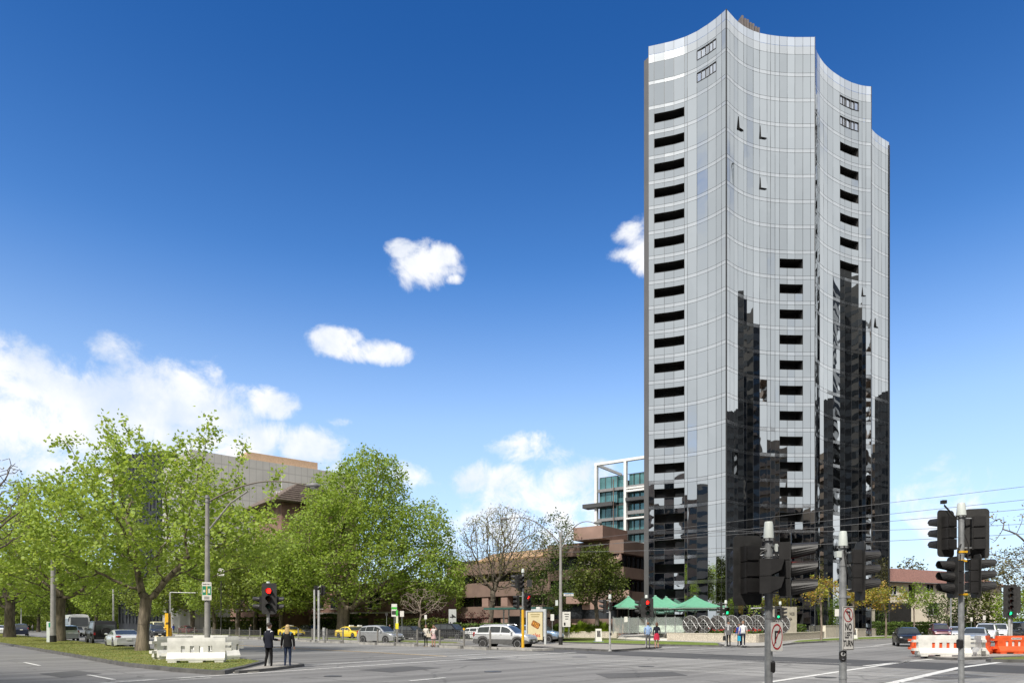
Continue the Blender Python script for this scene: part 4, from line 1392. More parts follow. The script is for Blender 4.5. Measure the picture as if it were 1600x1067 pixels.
# autumn-tinted street trees by the tower
for i, (x, by, x0, x1, y0, y1, lab) in enumerate((
        (1283, 999.5, 1246, 1314, 904, 950, 'small orange and lime street tree behind the two near signal poles'),
        (1334, 997, 1316, 1352, 914, 950, 'thin orange-tinted street tree partly behind the NO LEFT TURN pole'),
        (1384, 995.5, 1346, 1418, 908, 954, 'lime and orange street tree right of the tower in front of the hedge'),
        (1428, 991.5, 1396, 1462, 912, 952, 'lime street tree nearest the cream house and parked black sedan'))):
    b = G(x, by, .16); B = (b.x, b.y); d = b.y
    tree('street_tree', lab, b, [(0, 0, -.1), (.05, 0, 1.3), (0, 0, ZH(y1, d) - .4)], [crown_px(x0, x1, y0, y1, d, 2.0, 1, B)], 260, leaf_autumn if i < 3 else leaf_lime, bark_pale, 70 + i, .10, .24, 10, .26, .38, .014, group='young street trees', leaf_keep=.85)
b = PX(1171, 74, .6); B = (b.x, b.y)
tree('young_tree', 'lime green sapling behind the wheel railing at the tower foot', b, [(0, 0, -.1), (0, 0, 1.6)], [crown_px(1160, 1196, 938, 968, 74, 1.3, 1, B)], 90, leaf_lime, bark_pale, 81, .05, .2, 5, .2, .4, .01)
# right-hand trees
for i, (x, dd, x0, x1, y0, y1, lf, lab) in enumerate((
        (1455, 108, 1444, 1476, 928, 972, leaf_green, 'small green tree against the cream house wall'),
        (1480, 104, 1464, 1500, 924, 980, leaf_green, 'thin leafy tree in front of the cream house window'),
        (1522, 100, 1496, 1556, 915, 975, leaf_dark, 'dense dark green tree at the right end of the cream house'),
        (1580, 92, 1555, 1640, 918, 985, leaf_lime, 'lime green tree behind the right edge signal'),
        (1610, 104, 1530, 1660, 850, 950, leaf_olive, 'olive brown spreading tree at the right edge behind the signal'))):
    b = PX(x, dd, .0); B = (b.x, b.y)
    tree('garden_tree', lab, b, [(0, 0, -.1), (.1, 0, 1.5), (0, 0, 2.4)], [crown_px(x0, x1, y0, y1, dd, None, 1, B)], 900 if i < 4 else 1000, lf, bark_dark, 90 + i, .14 if i < 4 else .3, .28, 9 if i < 4 else 5, .3, .45, .014)
b = PX(1690, 30, .0); B = (b.x, b.y); d = 30
E = [crown_px(1530, 1720, 772, 905, d, 2.2, 3, B), crown_px(1640, 1800, 700, 880, d, 2.5, 2, B)]
tree('overhanging_tree', 'thin branches with sparse dry leaves reaching in from the right edge', b, [(0, 0, -.1), (0, 0, 2.0), (.1, 0, 3.2)], E, 330, leaf_dry, bark_dark, 103, .16, .11, 3, .12, .28, .008, leaf_keep=.6)
b = PX(1415, 150); B = (b.x, b.y)
tree('garden_tree', 'tree top showing above the cream house roof', b, [(0, 0, 0), (0, 0, 8)], [crown_px(1400, 1445, 873, 900, 150, None, 1, B)], 200, leaf_olive, bark_dark, 107, .3, .5, 7, .5, .9, .02)

# background trees along the far side of the boulevard
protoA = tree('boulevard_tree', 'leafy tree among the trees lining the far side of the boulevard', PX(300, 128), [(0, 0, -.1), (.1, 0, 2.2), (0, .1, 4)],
              [(0, 0, 9.5, 7, 7, 5.5, 3), (1, 0, 13, 5, 5, 3.5, 1.2), (-3, 1, 7.5, 5, 5, 3.5, 1)], 1600, leaf_bg, bark_dark, 111, .4, .46, 11, .5, .75, .02, group='trees on the far side of the boulevard')
protoB = tree('boulevard_tree', 'leafy tree among the trees lining the far side of the boulevard', PX(400, 110), [(0, 0, -.1), (-.1, 0, 2.5), (.2, .1, 4.4)],
              [(0, 0, 10, 6, 6, 5, 3), (2, 0, 8, 5, 5, 4, 1.2), (-2, 1, 12.5, 4, 4, 3.5, 1)], 1500, leaf_mid, bark_dark, 117, .38, .46, 11, .5, .75, .02, group='trees on the far side of the boulevard')
for i, (px, dd, s, pr) in enumerate(((20, 190, 1.1, 'A'), (60, 165, .95, 'B'), (110, 175, 1.0, 'A'), (150, 150, .9, 'B'), (190, 165, 1.0, 'A'), (235, 150, .9, 'A'), (262, 132, .8, 'B'),
                                     (335, 112, .82, 'B'), (372, 104, .85, 'A'), (440, 100, .8, 'A'), (470, 112, .9, 'B'), (-40, 170, 1.1, 'B'), (-90, 200, 1.2, 'A'), (140, 210, 1.2, 'A'), (210, 200, 1.2, 'B'), (280, 190, 1.1, 'A'), (80, 230, 1.3, 'B'), (0, 240, 1.3, 'A'), (-10, 150, 1, 'B'), (40, 260, 1.6, 'A'), (100, 280, 1.7, 'B'), (160, 290, 1.6, 'A'), (-60, 280, 1.7, 'B'), (220, 260, 1.5, 'B'), (610, 118, .72, 'A'), (690, 124, .7, 'B'))):
    dup(protoA if pr == 'A' else protoB, PX(px, dd), rng.uniform(0, 6), sc=s)

# hedges and bushes
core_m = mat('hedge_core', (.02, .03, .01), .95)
def hedge(name, label, a, b, depth, h, leaf, size=.14, dens=60, z0=.12, round_=False, group=None, cat='hedge', seed=0):
    rg = np.random.default_rng(seed + 500)
    fa = Facade(a, b); o = thing(name, label, cat, (0, 0, 0), 0, group)
    L = fa.L; n = int(dens * L * (h + depth))
    P = []
    s = rg.uniform(0, L, n); q = rg.random(n)
    pick = rg.random(n) < h / (h + depth)
    bump = np.array([.5 + .5 * mnoise.noise(Vector((x * .8 + seed * 7, 0, 0))) for x in s])
    hh = h * (1 - .22 * bump)
    if round_:
        lob = np.abs(np.sin(s * PI / 1.7)) ** .5; hh = h * (.62 + .38 * lob) * (1 - .1 * bump)
    zz = np.where(pick, q * hh, hh) + rg.normal(0, .05, n)
    oo = np.where(pick, rg.normal(0, .05, n), -q * depth)
    if round_: oo -= np.where(pick, (q ** 2) * .5, 0)
    pts = np.array([tuple(fa.pt(x, z0 + z, y)) for x, z, y in zip(s, zz, oo)])
    V, Q = leaf_mesh(rg, pts, size, .03, 1, .3)
    np_mesh('foliage', V, Q, leaf, o)
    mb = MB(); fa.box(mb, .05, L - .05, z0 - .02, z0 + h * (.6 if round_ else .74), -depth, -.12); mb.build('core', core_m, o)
    return o
hedge('hedge', 'clipped dark green hedge behind the sign wall at the tower corner', PX(1222, 79), PX(1284, 91), 1.6, 1.75, leaf_green, .2, 50, seed=1)
hedge('hedge', 'low bushy hedge on top of the long retaining wall at right', PX(1342, 96), PX(1470, 108), 2.0, 2.1, leaf_green, .26, 40, seed=2)
hedge('hedge', 'dark clipped hedge below the cream house at the far right', PX(1510, 100), PX(1660, 100), 1.5, 2.6, leaf_green, .25, 40, seed=3)
hedge('hedge', 'tall trimmed dark green hedge behind the yellow taxis', PX(484, 104), PX(560, 98), 2, 3.4, leaf_green, .26, 40, seed=4)
hedge('hedge', 'tall trimmed dark hedge behind the parked black cars', PX(585, 97), PX(700, 92), 2, 2.6, leaf_dark, .26, 40, seed=5)
hedge('hedge', 'light green low hedge behind the silver SUV', PX(705, 84), PX(800, 84), 1.5, 1.9, leaf_green, .2, 50, seed=6)
hedge('hedge', 'dark timber-backed hedge under the left background trees', PX(320, 118), PX(432, 108), 2, 3.0, leaf_dark, .3, 30, seed=7)
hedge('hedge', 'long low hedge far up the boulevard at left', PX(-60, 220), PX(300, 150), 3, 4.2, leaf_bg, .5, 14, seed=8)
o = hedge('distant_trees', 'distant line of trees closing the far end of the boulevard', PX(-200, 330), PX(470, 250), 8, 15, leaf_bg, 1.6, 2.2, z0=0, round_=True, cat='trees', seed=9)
o['kind'] = 'stuff'
# rounded strappy bushes on the planter
for i in range(9):
    a = G(868 + i * 9.6, 990 + .3 * (i % 3), .8) if False else PX(870 + i * 9.4, 86 - .4 * i + (i % 2) * 1.4, .75)
    rg = np.random.default_rng(300 + i)
    n = 420
    r0 = .85 + .35 * ((i * 7) % 4) / 3; h0 = 1.05 + .5 * ((i * 5) % 3) / 2
    th = rg.uniform(0, 2 * PI, n); ph = np.arccos(rg.random(n)) ; rr = rg.uniform(.75, 1.1, n)
    tipx = np.c_[np.cos(th) * np.sin(ph) * r0 * rr, np.sin(th) * np.sin(ph) * r0 * rr, np.cos(ph) * h0 * rr]
    b0 = tipx * .35; side = np.c_[-np.sin(th), np.cos(th), np.zeros(n)] * .035
    mid = tipx * .75 + np.array([0, 0, .16])
    Vv = np.stack([b0 - side, b0 + side, mid + side * 1.2, tipx, mid - side * 1.2], 1).reshape(-1, 3)
    o = np_mesh('strappy_bush', Vv, np.arange(5 * n).reshape(-1, 5), leaf_lime if i % 3 else leaf_green)
    o.location = a
    tag(o, 'rounded green strap-leaved bush in the row along the stone planter', 'bush', 'strappy bushes on the planter wall')
# red flowers and grasses before the wheel railing
rg = np.random.default_rng(77)
red_m = mat('red_flower', (.42, .03, .025), .6, var=.3)
for i in range(13):
    p = PX(1076 + i * 9.2, 71.5 - .55 * i, .85)
    n = 90; c0 = rg.normal(0, .28, (n, 3)) * [1, .6, .35] + [0, 0, .12]
    V, Q = leaf_mesh(rg, c0, .2, .02, 1)
    o = np_mesh('flower_bed_plant', V, Q, leaf_green); o.location = p
    tag(o, 'low red-flowered plant in the bed under the wheel railing', 'plant', 'red flowers along the stone wall')
    mb = MB()
    for k in range(9):
        q = rg.normal(0, .3, 3); mb.ball((q[0], q[1] * .5, .22 + abs(q[2]) * .5), .06, 6)
    mb.build('blossom', red_m, o)
# ================================================================== vehicles
rubber = mat('tyre_rubber', (.018, .018, .018), .85, var=.1)
alloy = mat('alloy_rim', (.48, .48, .49), .3, .8, var=.1)
plastic = mat('black_plastic', (.02, .02, .021), .5, var=.1)
car_glass = mat('car_glass', (.04, .046, .048), .06, 0, var=.3, spec=.55, scale=.7)
under = mat('underbody', (.008, .008, .008), .9, var=0)
lamp_w = mat('lamp_glass', (.62, .64, .66), .1, .3, var=.1, spec=.8)
lamp_r = mat('tail_lamp', (.30, .012, .01), .15, 0, var=.1)
plate_m = mat('plate_white', (.72, .72, .70), .5, var=.05)
chrome = mat('chrome', (.55, .55, .56), .15, 1, var=.05)
seat_m = mat('car_interior', (.03, .03, .032), .8)
def paint(name, col, metal=.25):
    return mat('paint_' + name, col, .28, metal, var=.04, scale=1, spec=.6, coat=.6)
PROF = {   # x fraction from the nose, top height fraction
    'sedan': dict(top=[(0, .40), (.015, .47), (.05, .535), (.15, .60), (.27, .655), (.41, .955), (.50, 1.0), (.60, 1.0), (.70, .945), (.84, .735), (.95, .70), (.985, .66), (1, .56)], ws=(.275, .415), rs=(.69, .845), sg=(.31, .80), pil=[.535, .735], belt=.655, tail=.62),
    'hatch': dict(top=[(0, .38), (.015, .46), (.05, .525), (.14, .59), (.24, .64), (.39, .93), (.50, 1.0), (.70, .985), (.86, .94), (.94, .72), (.985, .58), (1, .48)], ws=(.245, .40), rs=(.865, .95), sg=(.29, .88), pil=[.52, .735], belt=.64, tail=.60),
    'wagon': dict(top=[(0, .40), (.015, .47), (.05, .54), (.14, .60), (.25, .655), (.38, .95), (.48, 1.0), (.75, 1.0), (.90, .965), (.965, .70), (.99, .60), (1, .48)], ws=(.255, .39), rs=(.905, .968), sg=(.29, .92), pil=[.48, .67, .80], belt=.65, tail=.60),
    'suv': dict(top=[(0, .40), (.012, .48), (.04, .555), (.13, .61), (.23, .645), (.375, .945), (.47, .995), (.65, 1.0), (.88, .965), (.955, .70), (.985, .60), (1, .45)], ws=(.235, .385), rs=(.885, .96), sg=(.275, .90), pil=[.49, .69], belt=.64, tail=.60),
    'coupe': dict(top=[(0, .40), (.015, .48), (.06, .57), (.20, .66), (.33, .70), (.48, .97), (.56, 1.0), (.66, .97), (.88, .74), (.97, .70), (1, .56)], ws=(.335, .485), rs=(.665, .885), sg=(.37, .76), pil=[.62], belt=.71, tail=.68),
    'van': dict(top=[(0, .36), (.012, .44), (.04, .50), (.13, .56), (.20, .60), (.34, .95), (.42, 1.0), (.9, 1.0), (.975, .97), (.99, .60), (1, .40)], ws=(.205, .345), rs=(.976, .992), sg=(.25, .93), pil=[.43, .66], belt=.60, tail=.58),
    'jeep': dict(top=[(0, .42), (.01, .52), (.03, .60), (.26, .63), (.30, .64), (.37, .97), (.42, 1.0), (.95, 1.0), (.985, .98), (.992, .62), (1, .50)], ws=(.305, .372), rs=(.984, .993), sg=(.34, .955), pil=[.53, .70], belt=.64, tail=.60),
}
def interp(x, P):
    for (x0, y0), (x1, y1) in zip(P, P[1:]):
        if x <= x1:
            t = (x - x0) / (x1 - x0 + 1e-9); return y0 + (y1 - y0) * t
    return P[-1][1]
def car(kind, label, loc, front, pm, L=4.5, W=1.8, H=1.5, wr=.33, cat='car', group=None, name=None, lower=None, rack=False, sign=None, rims=None, lights_front=True):
    pr = PROF[kind]
    o = thing(name or 'parked_car', label, cat, loc, ang_of(front), group)
    zsill, zb0 = .30 * (1.25 if kind in ('suv', 'jeep', 'van') else .85), .0
    zsill = {'suv': .36, 'jeep': .48, 'van': .33, 'coupe': .22}.get(kind, .26)
    ax = (.185, .80) if kind not in ('coupe',) else (.19, .79)
    arch = wr * 1.17
    xs = set(np.linspace(0, 1, 49).tolist())
    for p in [q[0] for q in pr['top']]: xs.add(p)
    for p in pr['pil']: xs.update((p - .008, p + .008))
    for a in pr['ws'] + pr['rs'] + pr['sg']: xs.add(a)
    for a in ax:
        for k in range(-6, 7): xs.add(a + k / 6 * arch / L)
    xs = sorted(x for x in xs if 0 <= x <= 1)
    xs = [x for i, x in enumerate(xs) if i == 0 or x - xs[i - 1] > 1e-4]
    # smooth the roof line a little
    def top(x): return sum(interp(min(1, max(0, x + d)), pr['top']) for d in (-.012, 0, .012)) / 3 * H if .01 < x < .99 else interp(x, pr['top']) * H
    rows = []
    for x in xs:
        zt = top(x); belt = min(pr['belt'] * H - .02 * H * (x < .3), zt - .012)
        if x > .9: belt = min(belt, zt - .012)
        e = max(0, (abs(x - .5) - .34) / .16)
        boxy = .55 if kind in ('jeep', 'van') else 1.0
        w = W / 2 * (1 - .16 * boxy * e ** 2.4)
        zb = zsill + .05 * max(0, (abs(x - .5) - .42) / .08)
        for a in ax:
            dx = abs(x - a) * L
            if dx < arch: zb = max(zb, wr + math.sqrt(arch * arch - dx * dx) * .98)
        zb = min(zb, belt - .03)
        gh = max(0, zt - belt)
        tum = .30 if kind not in ('jeep', 'van') else .12
        wr_ = w * .955 - tum * gh
        if kind == 'jeep' and x < .3: wr_ = w * .72; 
        zr = zt - min(.07, gh * .25 + .012)
        zc = zt
        mid = zb + (belt - zb) * .45
        rows.append([(w * .965, zb), (w * 1.0, mid), (w * .985, belt - .04 if belt - .04 > mid else (mid + belt) / 2), (w * .955, belt),
                     (w * .955 - (w * .955 - wr_) * .12, belt + (zr - belt) * .12), (w * .955 - (w * .955 - wr_) * .90, belt + (zr - belt) * .90), (wr_, zr), (wr_ * .86, zc), (wr_ * .4, zc + .012), (0, zc + .016)])
    nr = len(rows[0]); full = 2 * nr - 1
    vs = []
    X = lambda x: (.5 - x) * L
    for x, r in zip(xs, rows):
        vs += [(X(x), y, z) for y, z in r] + [(X(x), -y, z) for y, z in r[-2::-1]]
    body, glass_ = MB(), {}
    body.mi = 0
    faces_b, mi_b = [], []
    gl = {'windscreen': [], 'rear_window': []}
    sides = {}
    for i in range(len(xs) - 1):
        xm = (xs[i] + xs[i + 1]) / 2
        for j in range(full - 1):
            f = (i * full + j, (i + 1) * full + j, (i + 1) * full + j + 1, i * full + j + 1)
            jj = j if j < nr - 1 else full - 2 - j
            ztop = top(xm)
            if jj in (7, 8) and pr['ws'][0] < xm < pr['ws'][1]: gl['windscreen'].append(f); continue
            if jj in (7, 8) and pr['rs'][0] < xm < pr['rs'][1]: gl['rear_window'].append(f); continue
            if jj == 4 and pr['sg'][0] < xm < pr['sg'][1] and ztop - pr['belt'] * H > .10 * H and not any(abs(xm - p) < .009 for p in pr['pil']):
                seg = sum(xm > p for p in pr['pil']); side = 0 if j < nr - 1 else 1
                sides.setdefault((seg, side), []).append(f); continue
            faces_b.append(f); mi_b.append(1 if (lower and jj == 0) else 0)
    n = len(xs)
    faces_b.append(tuple(range(full - 1, -1, -1))); mi_b.append(0)
    faces_b.append(tuple((n - 1) * full + k for k in range(full))); mi_b.append(0)
    body.v = vs; body.f = [f[::-1] for f in faces_b]; body.m = mi_b
    body.build('body', [pm, lower or pm], o, True, 40)
    def sub(nm, fs):
        used = sorted({k for f in fs for k in f}); mp = {k: q for q, k in enumerate(used)}
        m = MB(); m.v = [vs[k] for k in used]; m.f = [[mp[k] for k in f][::-1] for f in fs]; m.m = [0] * len(fs)
        return m.build(nm, car_glass, o, True, 60)
    for k, fs in gl.items():
        if fs: sub(k, fs)
    for k, fs in sides.items(): sub('window', fs)
    mb = MB(); mb.box((0, 0, zsill + .16), (L * .93, W * .78, .34)); mb.box((-.02 * L, 0, pr['belt'] * H * .8), (L * .55, W * .8, .2)); mb.build('underbody', under, o)
    rm = rims or alloy
    for a in ax:
        for s in (-1, 1):
            q = MB(); yc = s * (W / 2 - .105); q.T = Matrix.Translation((X(a), yc, wr))
            tw = .20
            q.lathe([(wr * .62, -tw / 2), (wr * .9, -tw / 2), (wr * .985, -tw * .36), (wr, 0), (wr * .985, tw * .36), (wr * .9, tw / 2), (wr * .62, tw / 2)], 22, 'y')
            t = q.build('wheel', rubber, o, True)
            q = MB(); q.T = Matrix.Translation((X(a), yc + s * tw * .30, wr))
            q.lathe([(wr * .70, 0.0), (wr * .70, s * .04), (wr * .60, s * .045), (wr * .58, s * .0)], 22, 'y')
            for k in range(5):
                an = 2 * PI * k / 5 + .3
                q.T = Matrix.Translation((X(a), yc + s * tw * .40, wr)) @ Matrix.Rotation(an, 4, 'Y')
                q.box((wr * .33, 0, 0), (wr * .62, .03, wr * .20))
            q.build('rim', rm, t)
    # lamps, grille, bumper inserts, plates, mirrors
    zn = pr['belt'] * H * .86 if kind != 'jeep' else H * .5
    hw = W / 2
    for s in (-1, 1):
        m = MB(); m.ball((X(.055), s * hw * .70, top(.055) - .115), (.20, .17, .085), 10); m.build('headlight', lamp_w, o, True)
        m = MB(); zt_ = pr['tail'] * H
        if kind in ('suv', 'wagon', 'van', 'hatch'): m.ball((X(.968), s * hw * .84, zt_ * .98), (.13, .085, .19), 10)
        elif kind == 'jeep': m.box((X(1.0) - .02, s * hw * .86, H * .47), (.06, .14, .2))
        else: m.ball((X(.975), s * hw * .72, zt_ * .93), (.13, .20, .085), 10)
        m.build('tail_light', lamp_r, o, True)
        m = MB(); xm = pr['ws'][0] + .055
        m.ball((X(xm), s * (hw + .10), pr['belt'] * H + .07), (.075, .12, .075), 8); m.box((X(xm), s * (hw + .0), pr['belt'] * H + .04), (.05, .12, .04))
        m.build('mirror', pm if kind != 'jeep' else plastic, o, True)
        if kind not in ('jeep',):
            for hx in (.475, .66) if kind != 'coupe' else (.55,):
                m = MB(); m.box((X(hx), s * (hw * .985 + .012), pr['belt'] * H * .93), (.17, .03, .03)); m.build('door_handle', pm, o)
    m = MB(); m.box((X(0) + .0, 0, top(.0) * .92), (.05, W * .52, .13)); m.build('grille', plastic, o)
    m = MB(); m.box((X(0) + .012, 0, top(.0) * .92 + .01), (.05, W * .40, .022)); m.build('grille_bar', chrome, o)
    m = MB(); m.box((X(0) - .03, 0, zsill + .11), (.14, W * .72, .15)); m.build('front_bumper', plastic if lower else under, o)
    m = MB(); m.box((X(1) + .03, 0, zsill + .13), (.14, W * .74, .16)); m.build('rear_bumper', plastic if lower or kind == 'jeep' else pm, o)
    m = MB(); m.box((X(0) + .052, 0, zsill + .19), (.02, .37, .12)); m.build('number_plate', plate_m, o)
    m = MB(); m.box((X(1) - .022, 0, pr['tail'] * H * (.86 if kind != 'coupe' else .72)), (.03, .37, .12)); m.build('number_plate', plate_m, o)
    if rack:
        for s in (-1, 1):
            m = MB(); zz = H + .045
            m.tube([(X(.36), s * W * .33, H - .03), (X(.39), s * W * .33, zz), (X(.80), s * W * .33, zz - .02), (X(.84), s * W * .33, H - .06)], .022, 6); m.build('roof_rail', mat('rail_silver', (.5, .5, .5), .3, .8), o)
    if sign:
        m = MB(); m.box((X(.5), 0, H + .09), (.26, .62, .15), 0, .85); m.build('taxi_sign', sign, o)
    if kind == 'jeep':
        m = MB(); m.lathe([(.13, -.11), (.36, -.11), (.39, 0), (.36, .11), (.13, .11)], 20, 'x', (X(1) - .14, .0, H * .55)); sw_ = m.build('spare_wheel', rubber, o, True)
        m = MB(); m.lathe([(0, -.10), (.2, -.10), (.23, -.06), (.0, -.05)], 16, 'x', (X(1) - .16, 0, H * .55)); m.build('rim', plastic, sw_)
        for s in (-1, 1):
            for a in ax:
                m = MB(); m.box((X(a), s * (hw + .03), wr * 2.12), (wr * 2.6, .20, .06)); m.build('fender', plastic, o)
    return o
Ub, Ud, Cb = U, -U, C_
white_p = paint('white', (.62, .62, .62), 0); silver = paint('silver', (.60, .61, .62), .35); black_p = mat('paint_black', (.010, .010, .011), .3, 0, var=.04, spec=.3, coat=.15); navy = paint('navy', (.012, .018, .045))
grey_s = paint('grey', (.42, .43, .44), .45); yellow_p = paint('taxi', (.70, .50, .035), 0); maroon = paint('maroon', (.075, .014, .022)); red_p = paint('red', (.20, .022, .028)); sky_p = paint('skyblue', (.26, .37, .52), .4); char = paint('charcoal', (.035, .037, .04)); pale_s = paint('pale', (.50, .53, .53), .5)
lowgrey = mat('cladding_grey', (.10, .10, .10), .6)
Wd = lambda px, d, z=0: PX(px, d, z)
# along the boulevard, seen from behind
car('wagon', 'dark navy people mover driving away behind the leftmost median trees', Wd(31, 106), U, navy, 4.9, 2.0, 1.85, .36)
car('sedan', 'white sedan cut by the left edge of the view, beyond the median', Wd(-2, 118), U, white_p, 4.6, 1.8, 1.6, .33)
car('wagon', 'old white station wagon seen from behind the second median tree', Wd(105, 72.5), U, pale_s, 4.7, 1.75, 1.65, .32)
car('jeep', 'black boxy four wheel drive with rear spare wheel on the boulevard', Wd(158, 60), U, black_p, 4.3, 1.95, 2.05, .43, lower=plastic)
car('coupe', 'silver low coupe with red tail lights behind the big median trunk', Wd(192, 51.5), U, silver, 4.3, 1.85, 1.36, .34)
# oncoming, far
car('hatch', 'dark grey car coming on past the yellow tram post', Wd(243, 93), Ud, char, 4.6, 1.85, 1.75, .35)
car('van', 'white van with yellow front behind the dark grey oncoming car', Wd(246, 112), Ud, paint('pale_yellow', (.62, .58, .36), 0), 4.9, 1.95, 2.2, .35, cat='van')
car('hatch', 'dark red hatchback parked under the trees left of the tall sign pole', Wd(294, 128), (.75, -.66), red_p, 4.5, 1.8, 1.55, .33)
car('sedan', 'white oncoming sedan just below the bus', Wd(104, 108), Ud, white_p, 4.6, 1.8, 1.5, .33)
car('hatch', 'white hatchback beside the bus, far up the boulevard', Wd(119, 100), Ud, white_p, 4.3, 1.75, 1.5, .32)
car('suv', 'dark four wheel drive coming on in front of the white hatchback', Wd(133, 118), Ud, char, 4.7, 1.9, 1.9, .38)
# service road beyond the fence: all point right, towards the junction
Rr = (.80, -.60)
car('sedan', 'yellow taxi with roof sign parked left of the pole with dark signals', Wd(455, 97), (.72, -.69), yellow_p, 4.9, 1.88, 1.50, .34, sign=plate_m, name='taxi', cat='taxi')
car('suv', 'dark grey wagon parked behind the first yellow taxi', Wd(486, 100), (.72, -.69), char, 4.7, 1.85, 1.72, .36)
car('sedan', 'yellow taxi with dark door lettering panel left of the grey hatchback', Wd(549, 85), (.74, -.67), yellow_p, 4.9, 1.88, 1.50, .34, sign=plate_m, name='taxi', cat='taxi')
car('sedan', 'pale taxi showing behind the second yellow taxi', Wd(562, 91), (.74, -.67), paint('cream', (.6, .55, .4), 0), 4.8, 1.85, 1.5, .34, sign=plate_m, name='taxi', cat='taxi')
car('hatch', 'metallic grey hatchback SUV behind the tram stop fence', G(594, 1004.6), (.86, -.51), grey_s, 4.4, 1.82, 1.68, .35)
car('wagon', 'black wagon parked behind the pale tram stop sign', Wd(642, 80), (.82, -.57), black_p, 4.8, 1.85, 1.62, .35)
car('suv', 'large black four wheel drive parked below the grey number sign', Wd(705, 78), (.84, -.54), black_p, 4.9, 1.95, 1.85, .38)
car('hatch', 'white car half hidden behind the silver SUV', Wd(752, 76), (.84, -.54), white_p, 4.4, 1.8, 1.45, .33)
car('suv', 'silver SUV with roof rails turning out past the yellow signal pole', G(789, 1012.4), (.90, -.44), silver, 4.56, 1.84, 1.72, .36, lower=lowgrey, rack=True)
car('suv', 'pale blue SUV stopped behind the bus shelter advert', G(842, 1003.2), (.88, -.47), sky_p, 4.6, 1.85, 1.75, .36, lower=lowgrey)
# cross street, right
car('sedan', 'black sedan facing us beside the white and red barriers', G(1417, 1008.6), (-.40, -.92), black_p, 4.5, 1.8, 1.52, .33)
car('suv', 'maroon four wheel drive behind the black sedan', Wd(1468, 77), (-.42, -.91), maroon, 4.6, 1.85, 1.85, .37, rack=True)
car('hatch', 'silver car squeezed between the maroon four wheel drive and the signal pole', Wd(1494, 84), (-.5, -.87), silver, 4.3, 1.8, 1.5, .33)
car('sedan', 'pale grey-green sedan facing us right of the signal pole', Wd(1524, 57), (-.62, -.78), pale_s, 4.7, 1.82, 1.5, .33)
car('suv', 'white four wheel drive with roof rails behind the pale sedan', Wd(1541, 68), (-.62, -.78), white_p, 4.7, 1.88, 1.85, .37, rack=True)
car('suv', 'second white four wheel drive, farther back in the same queue', Wd(1562, 77), (-.62, -.78), white_p, 4.6, 1.85, 1.85, .36)
car('van', 'dark van cut by the right edge of the view', Wd(1606, 66), (-.3, -.95), char, 4.8, 1.95, 2.0, .36, cat='van')

# taxi door panels
# white bus far up the boulevard
def bus(label, loc, front):
    o = thing('bus', label, 'bus', loc, ang_of(front))
    L, W, H = 10.5, 2.5, 3.1
    m = MB(); n = 20
    pts = []
    for sx_ in (0, 1):
        for (y, z) in ((-1.2, .35), (-1.25, 1.0), (-1.25, 2.6), (-1.05, 3.0), (-.5, 3.1), (.5, 3.1), (1.05, 3.0), (1.25, 2.6), (1.25, 1.0), (1.2, .35)):
            pts.append((L / 2 - (.18 * max(0, z - 1) if sx_ == 0 else L), y, z))
    k = 10
    fs = [tuple(range(k)), tuple(range(2 * k - 1, k - 1, -1))] + [(i, k + i, k + (i + 1) % k, (i + 1) % k) for i in range(k)]
    m.add(pts, fs); m.build('body', white_p, o)
    m = MB(); m.add([(L / 2 + .02 - .18 * .35, -1.12, 1.35), (L / 2 + .02 - .18 * .35, 1.12, 1.35), (L / 2 + .02 - .18 * 1.65, 1.05, 2.65), (L / 2 + .02 - .18 * 1.65, -1.05, 2.65)], [(0, 1, 2, 3)]); m.build('windscreen', car_glass, o)
    for s in (-1, 1):
        for q in range(6):
            m = MB(); m.box((3.6 - q * 1.5, s * 1.252, 2.0), (1.38, .02, .95)); m.build('window', car_glass, o)
        m = MB(); m.ball((L / 2 - .02, s * .9, .85), (.08, .2, .12), 8); m.build('headlight', lamp_w, o, True)
        m = MB(); m.tube([(L / 2 - .3, s * 1.2, 2.7), (L / 2 + .25, s * 1.4, 2.5), (L / 2 + .25, s * 1.42, 2.0)], .06, 6); m.build('mirror', plastic, o)
        for xw in (3.4, -2.8):
            m = MB(); m.lathe([(.2, -.12), (.48, -.12), (.5, 0), (.48, .12), (.2, .12)], 18, 'y', (xw, s * 1.08, .5)); m.build('wheel', rubber, o, True)
    m = MB(); m.box((L / 2 - .02, 0, .5), (.12, 2.3, .25)); m.build('bumper', plastic, o)
bus('white bus coming down the boulevard under the far trees', Wd(116, 104, .15), Ud)
# ================================================================== street furniture
galv = mat('galvanised_steel', (.33, .34, .345), .45, .45, var=.22, scale=7)
pole_grey = mat('pole_grey', (.44, .44, .43), .55, .2, var=.2, scale=4)
sig_black = mat('signal_black', (.017, .016, .016), .5, var=.25, scale=6)
sig_grey = mat('signal_worn', (.028, .027, .026), .6, var=.3, scale=6)
cap_m = mat('pole_cap', (.56, .60, .57), .5, var=.06)
lens_off = {'red': mat('lens_red', (.05, .004, .004), .2, var=0), 'amber': mat('lens_amber', (.05, .022, .004), .2, var=0), 'green': mat('lens_green', (.004, .035, .02), .2, var=0)}
lens_on = {'red': mat('lens_red_lit', (.8, .03, .02), .3, var=0, emit=(1, .015, .01, 2.2)), 'green': mat('lens_green_lit', (.02, .7, .35), .3, var=0, emit=(.02, .8, .30, 1.0)), 'amber': mat('lens_amber_lit', (.8, .4, .02), .3, var=0, emit=(1, .5, .02, 3))}
sign_white = mat('sign_white', (.66, .64, .60), .5, var=.08, scale=4)
sign_red = mat('sign_red', (.40, .02, .025), .5, var=.15, scale=6)
ink = mat('sign_ink', (.02, .02, .021), .6, var=0)
yellow_s = mat('safety_yellow', (.72, .40, .02), .5, var=.1)
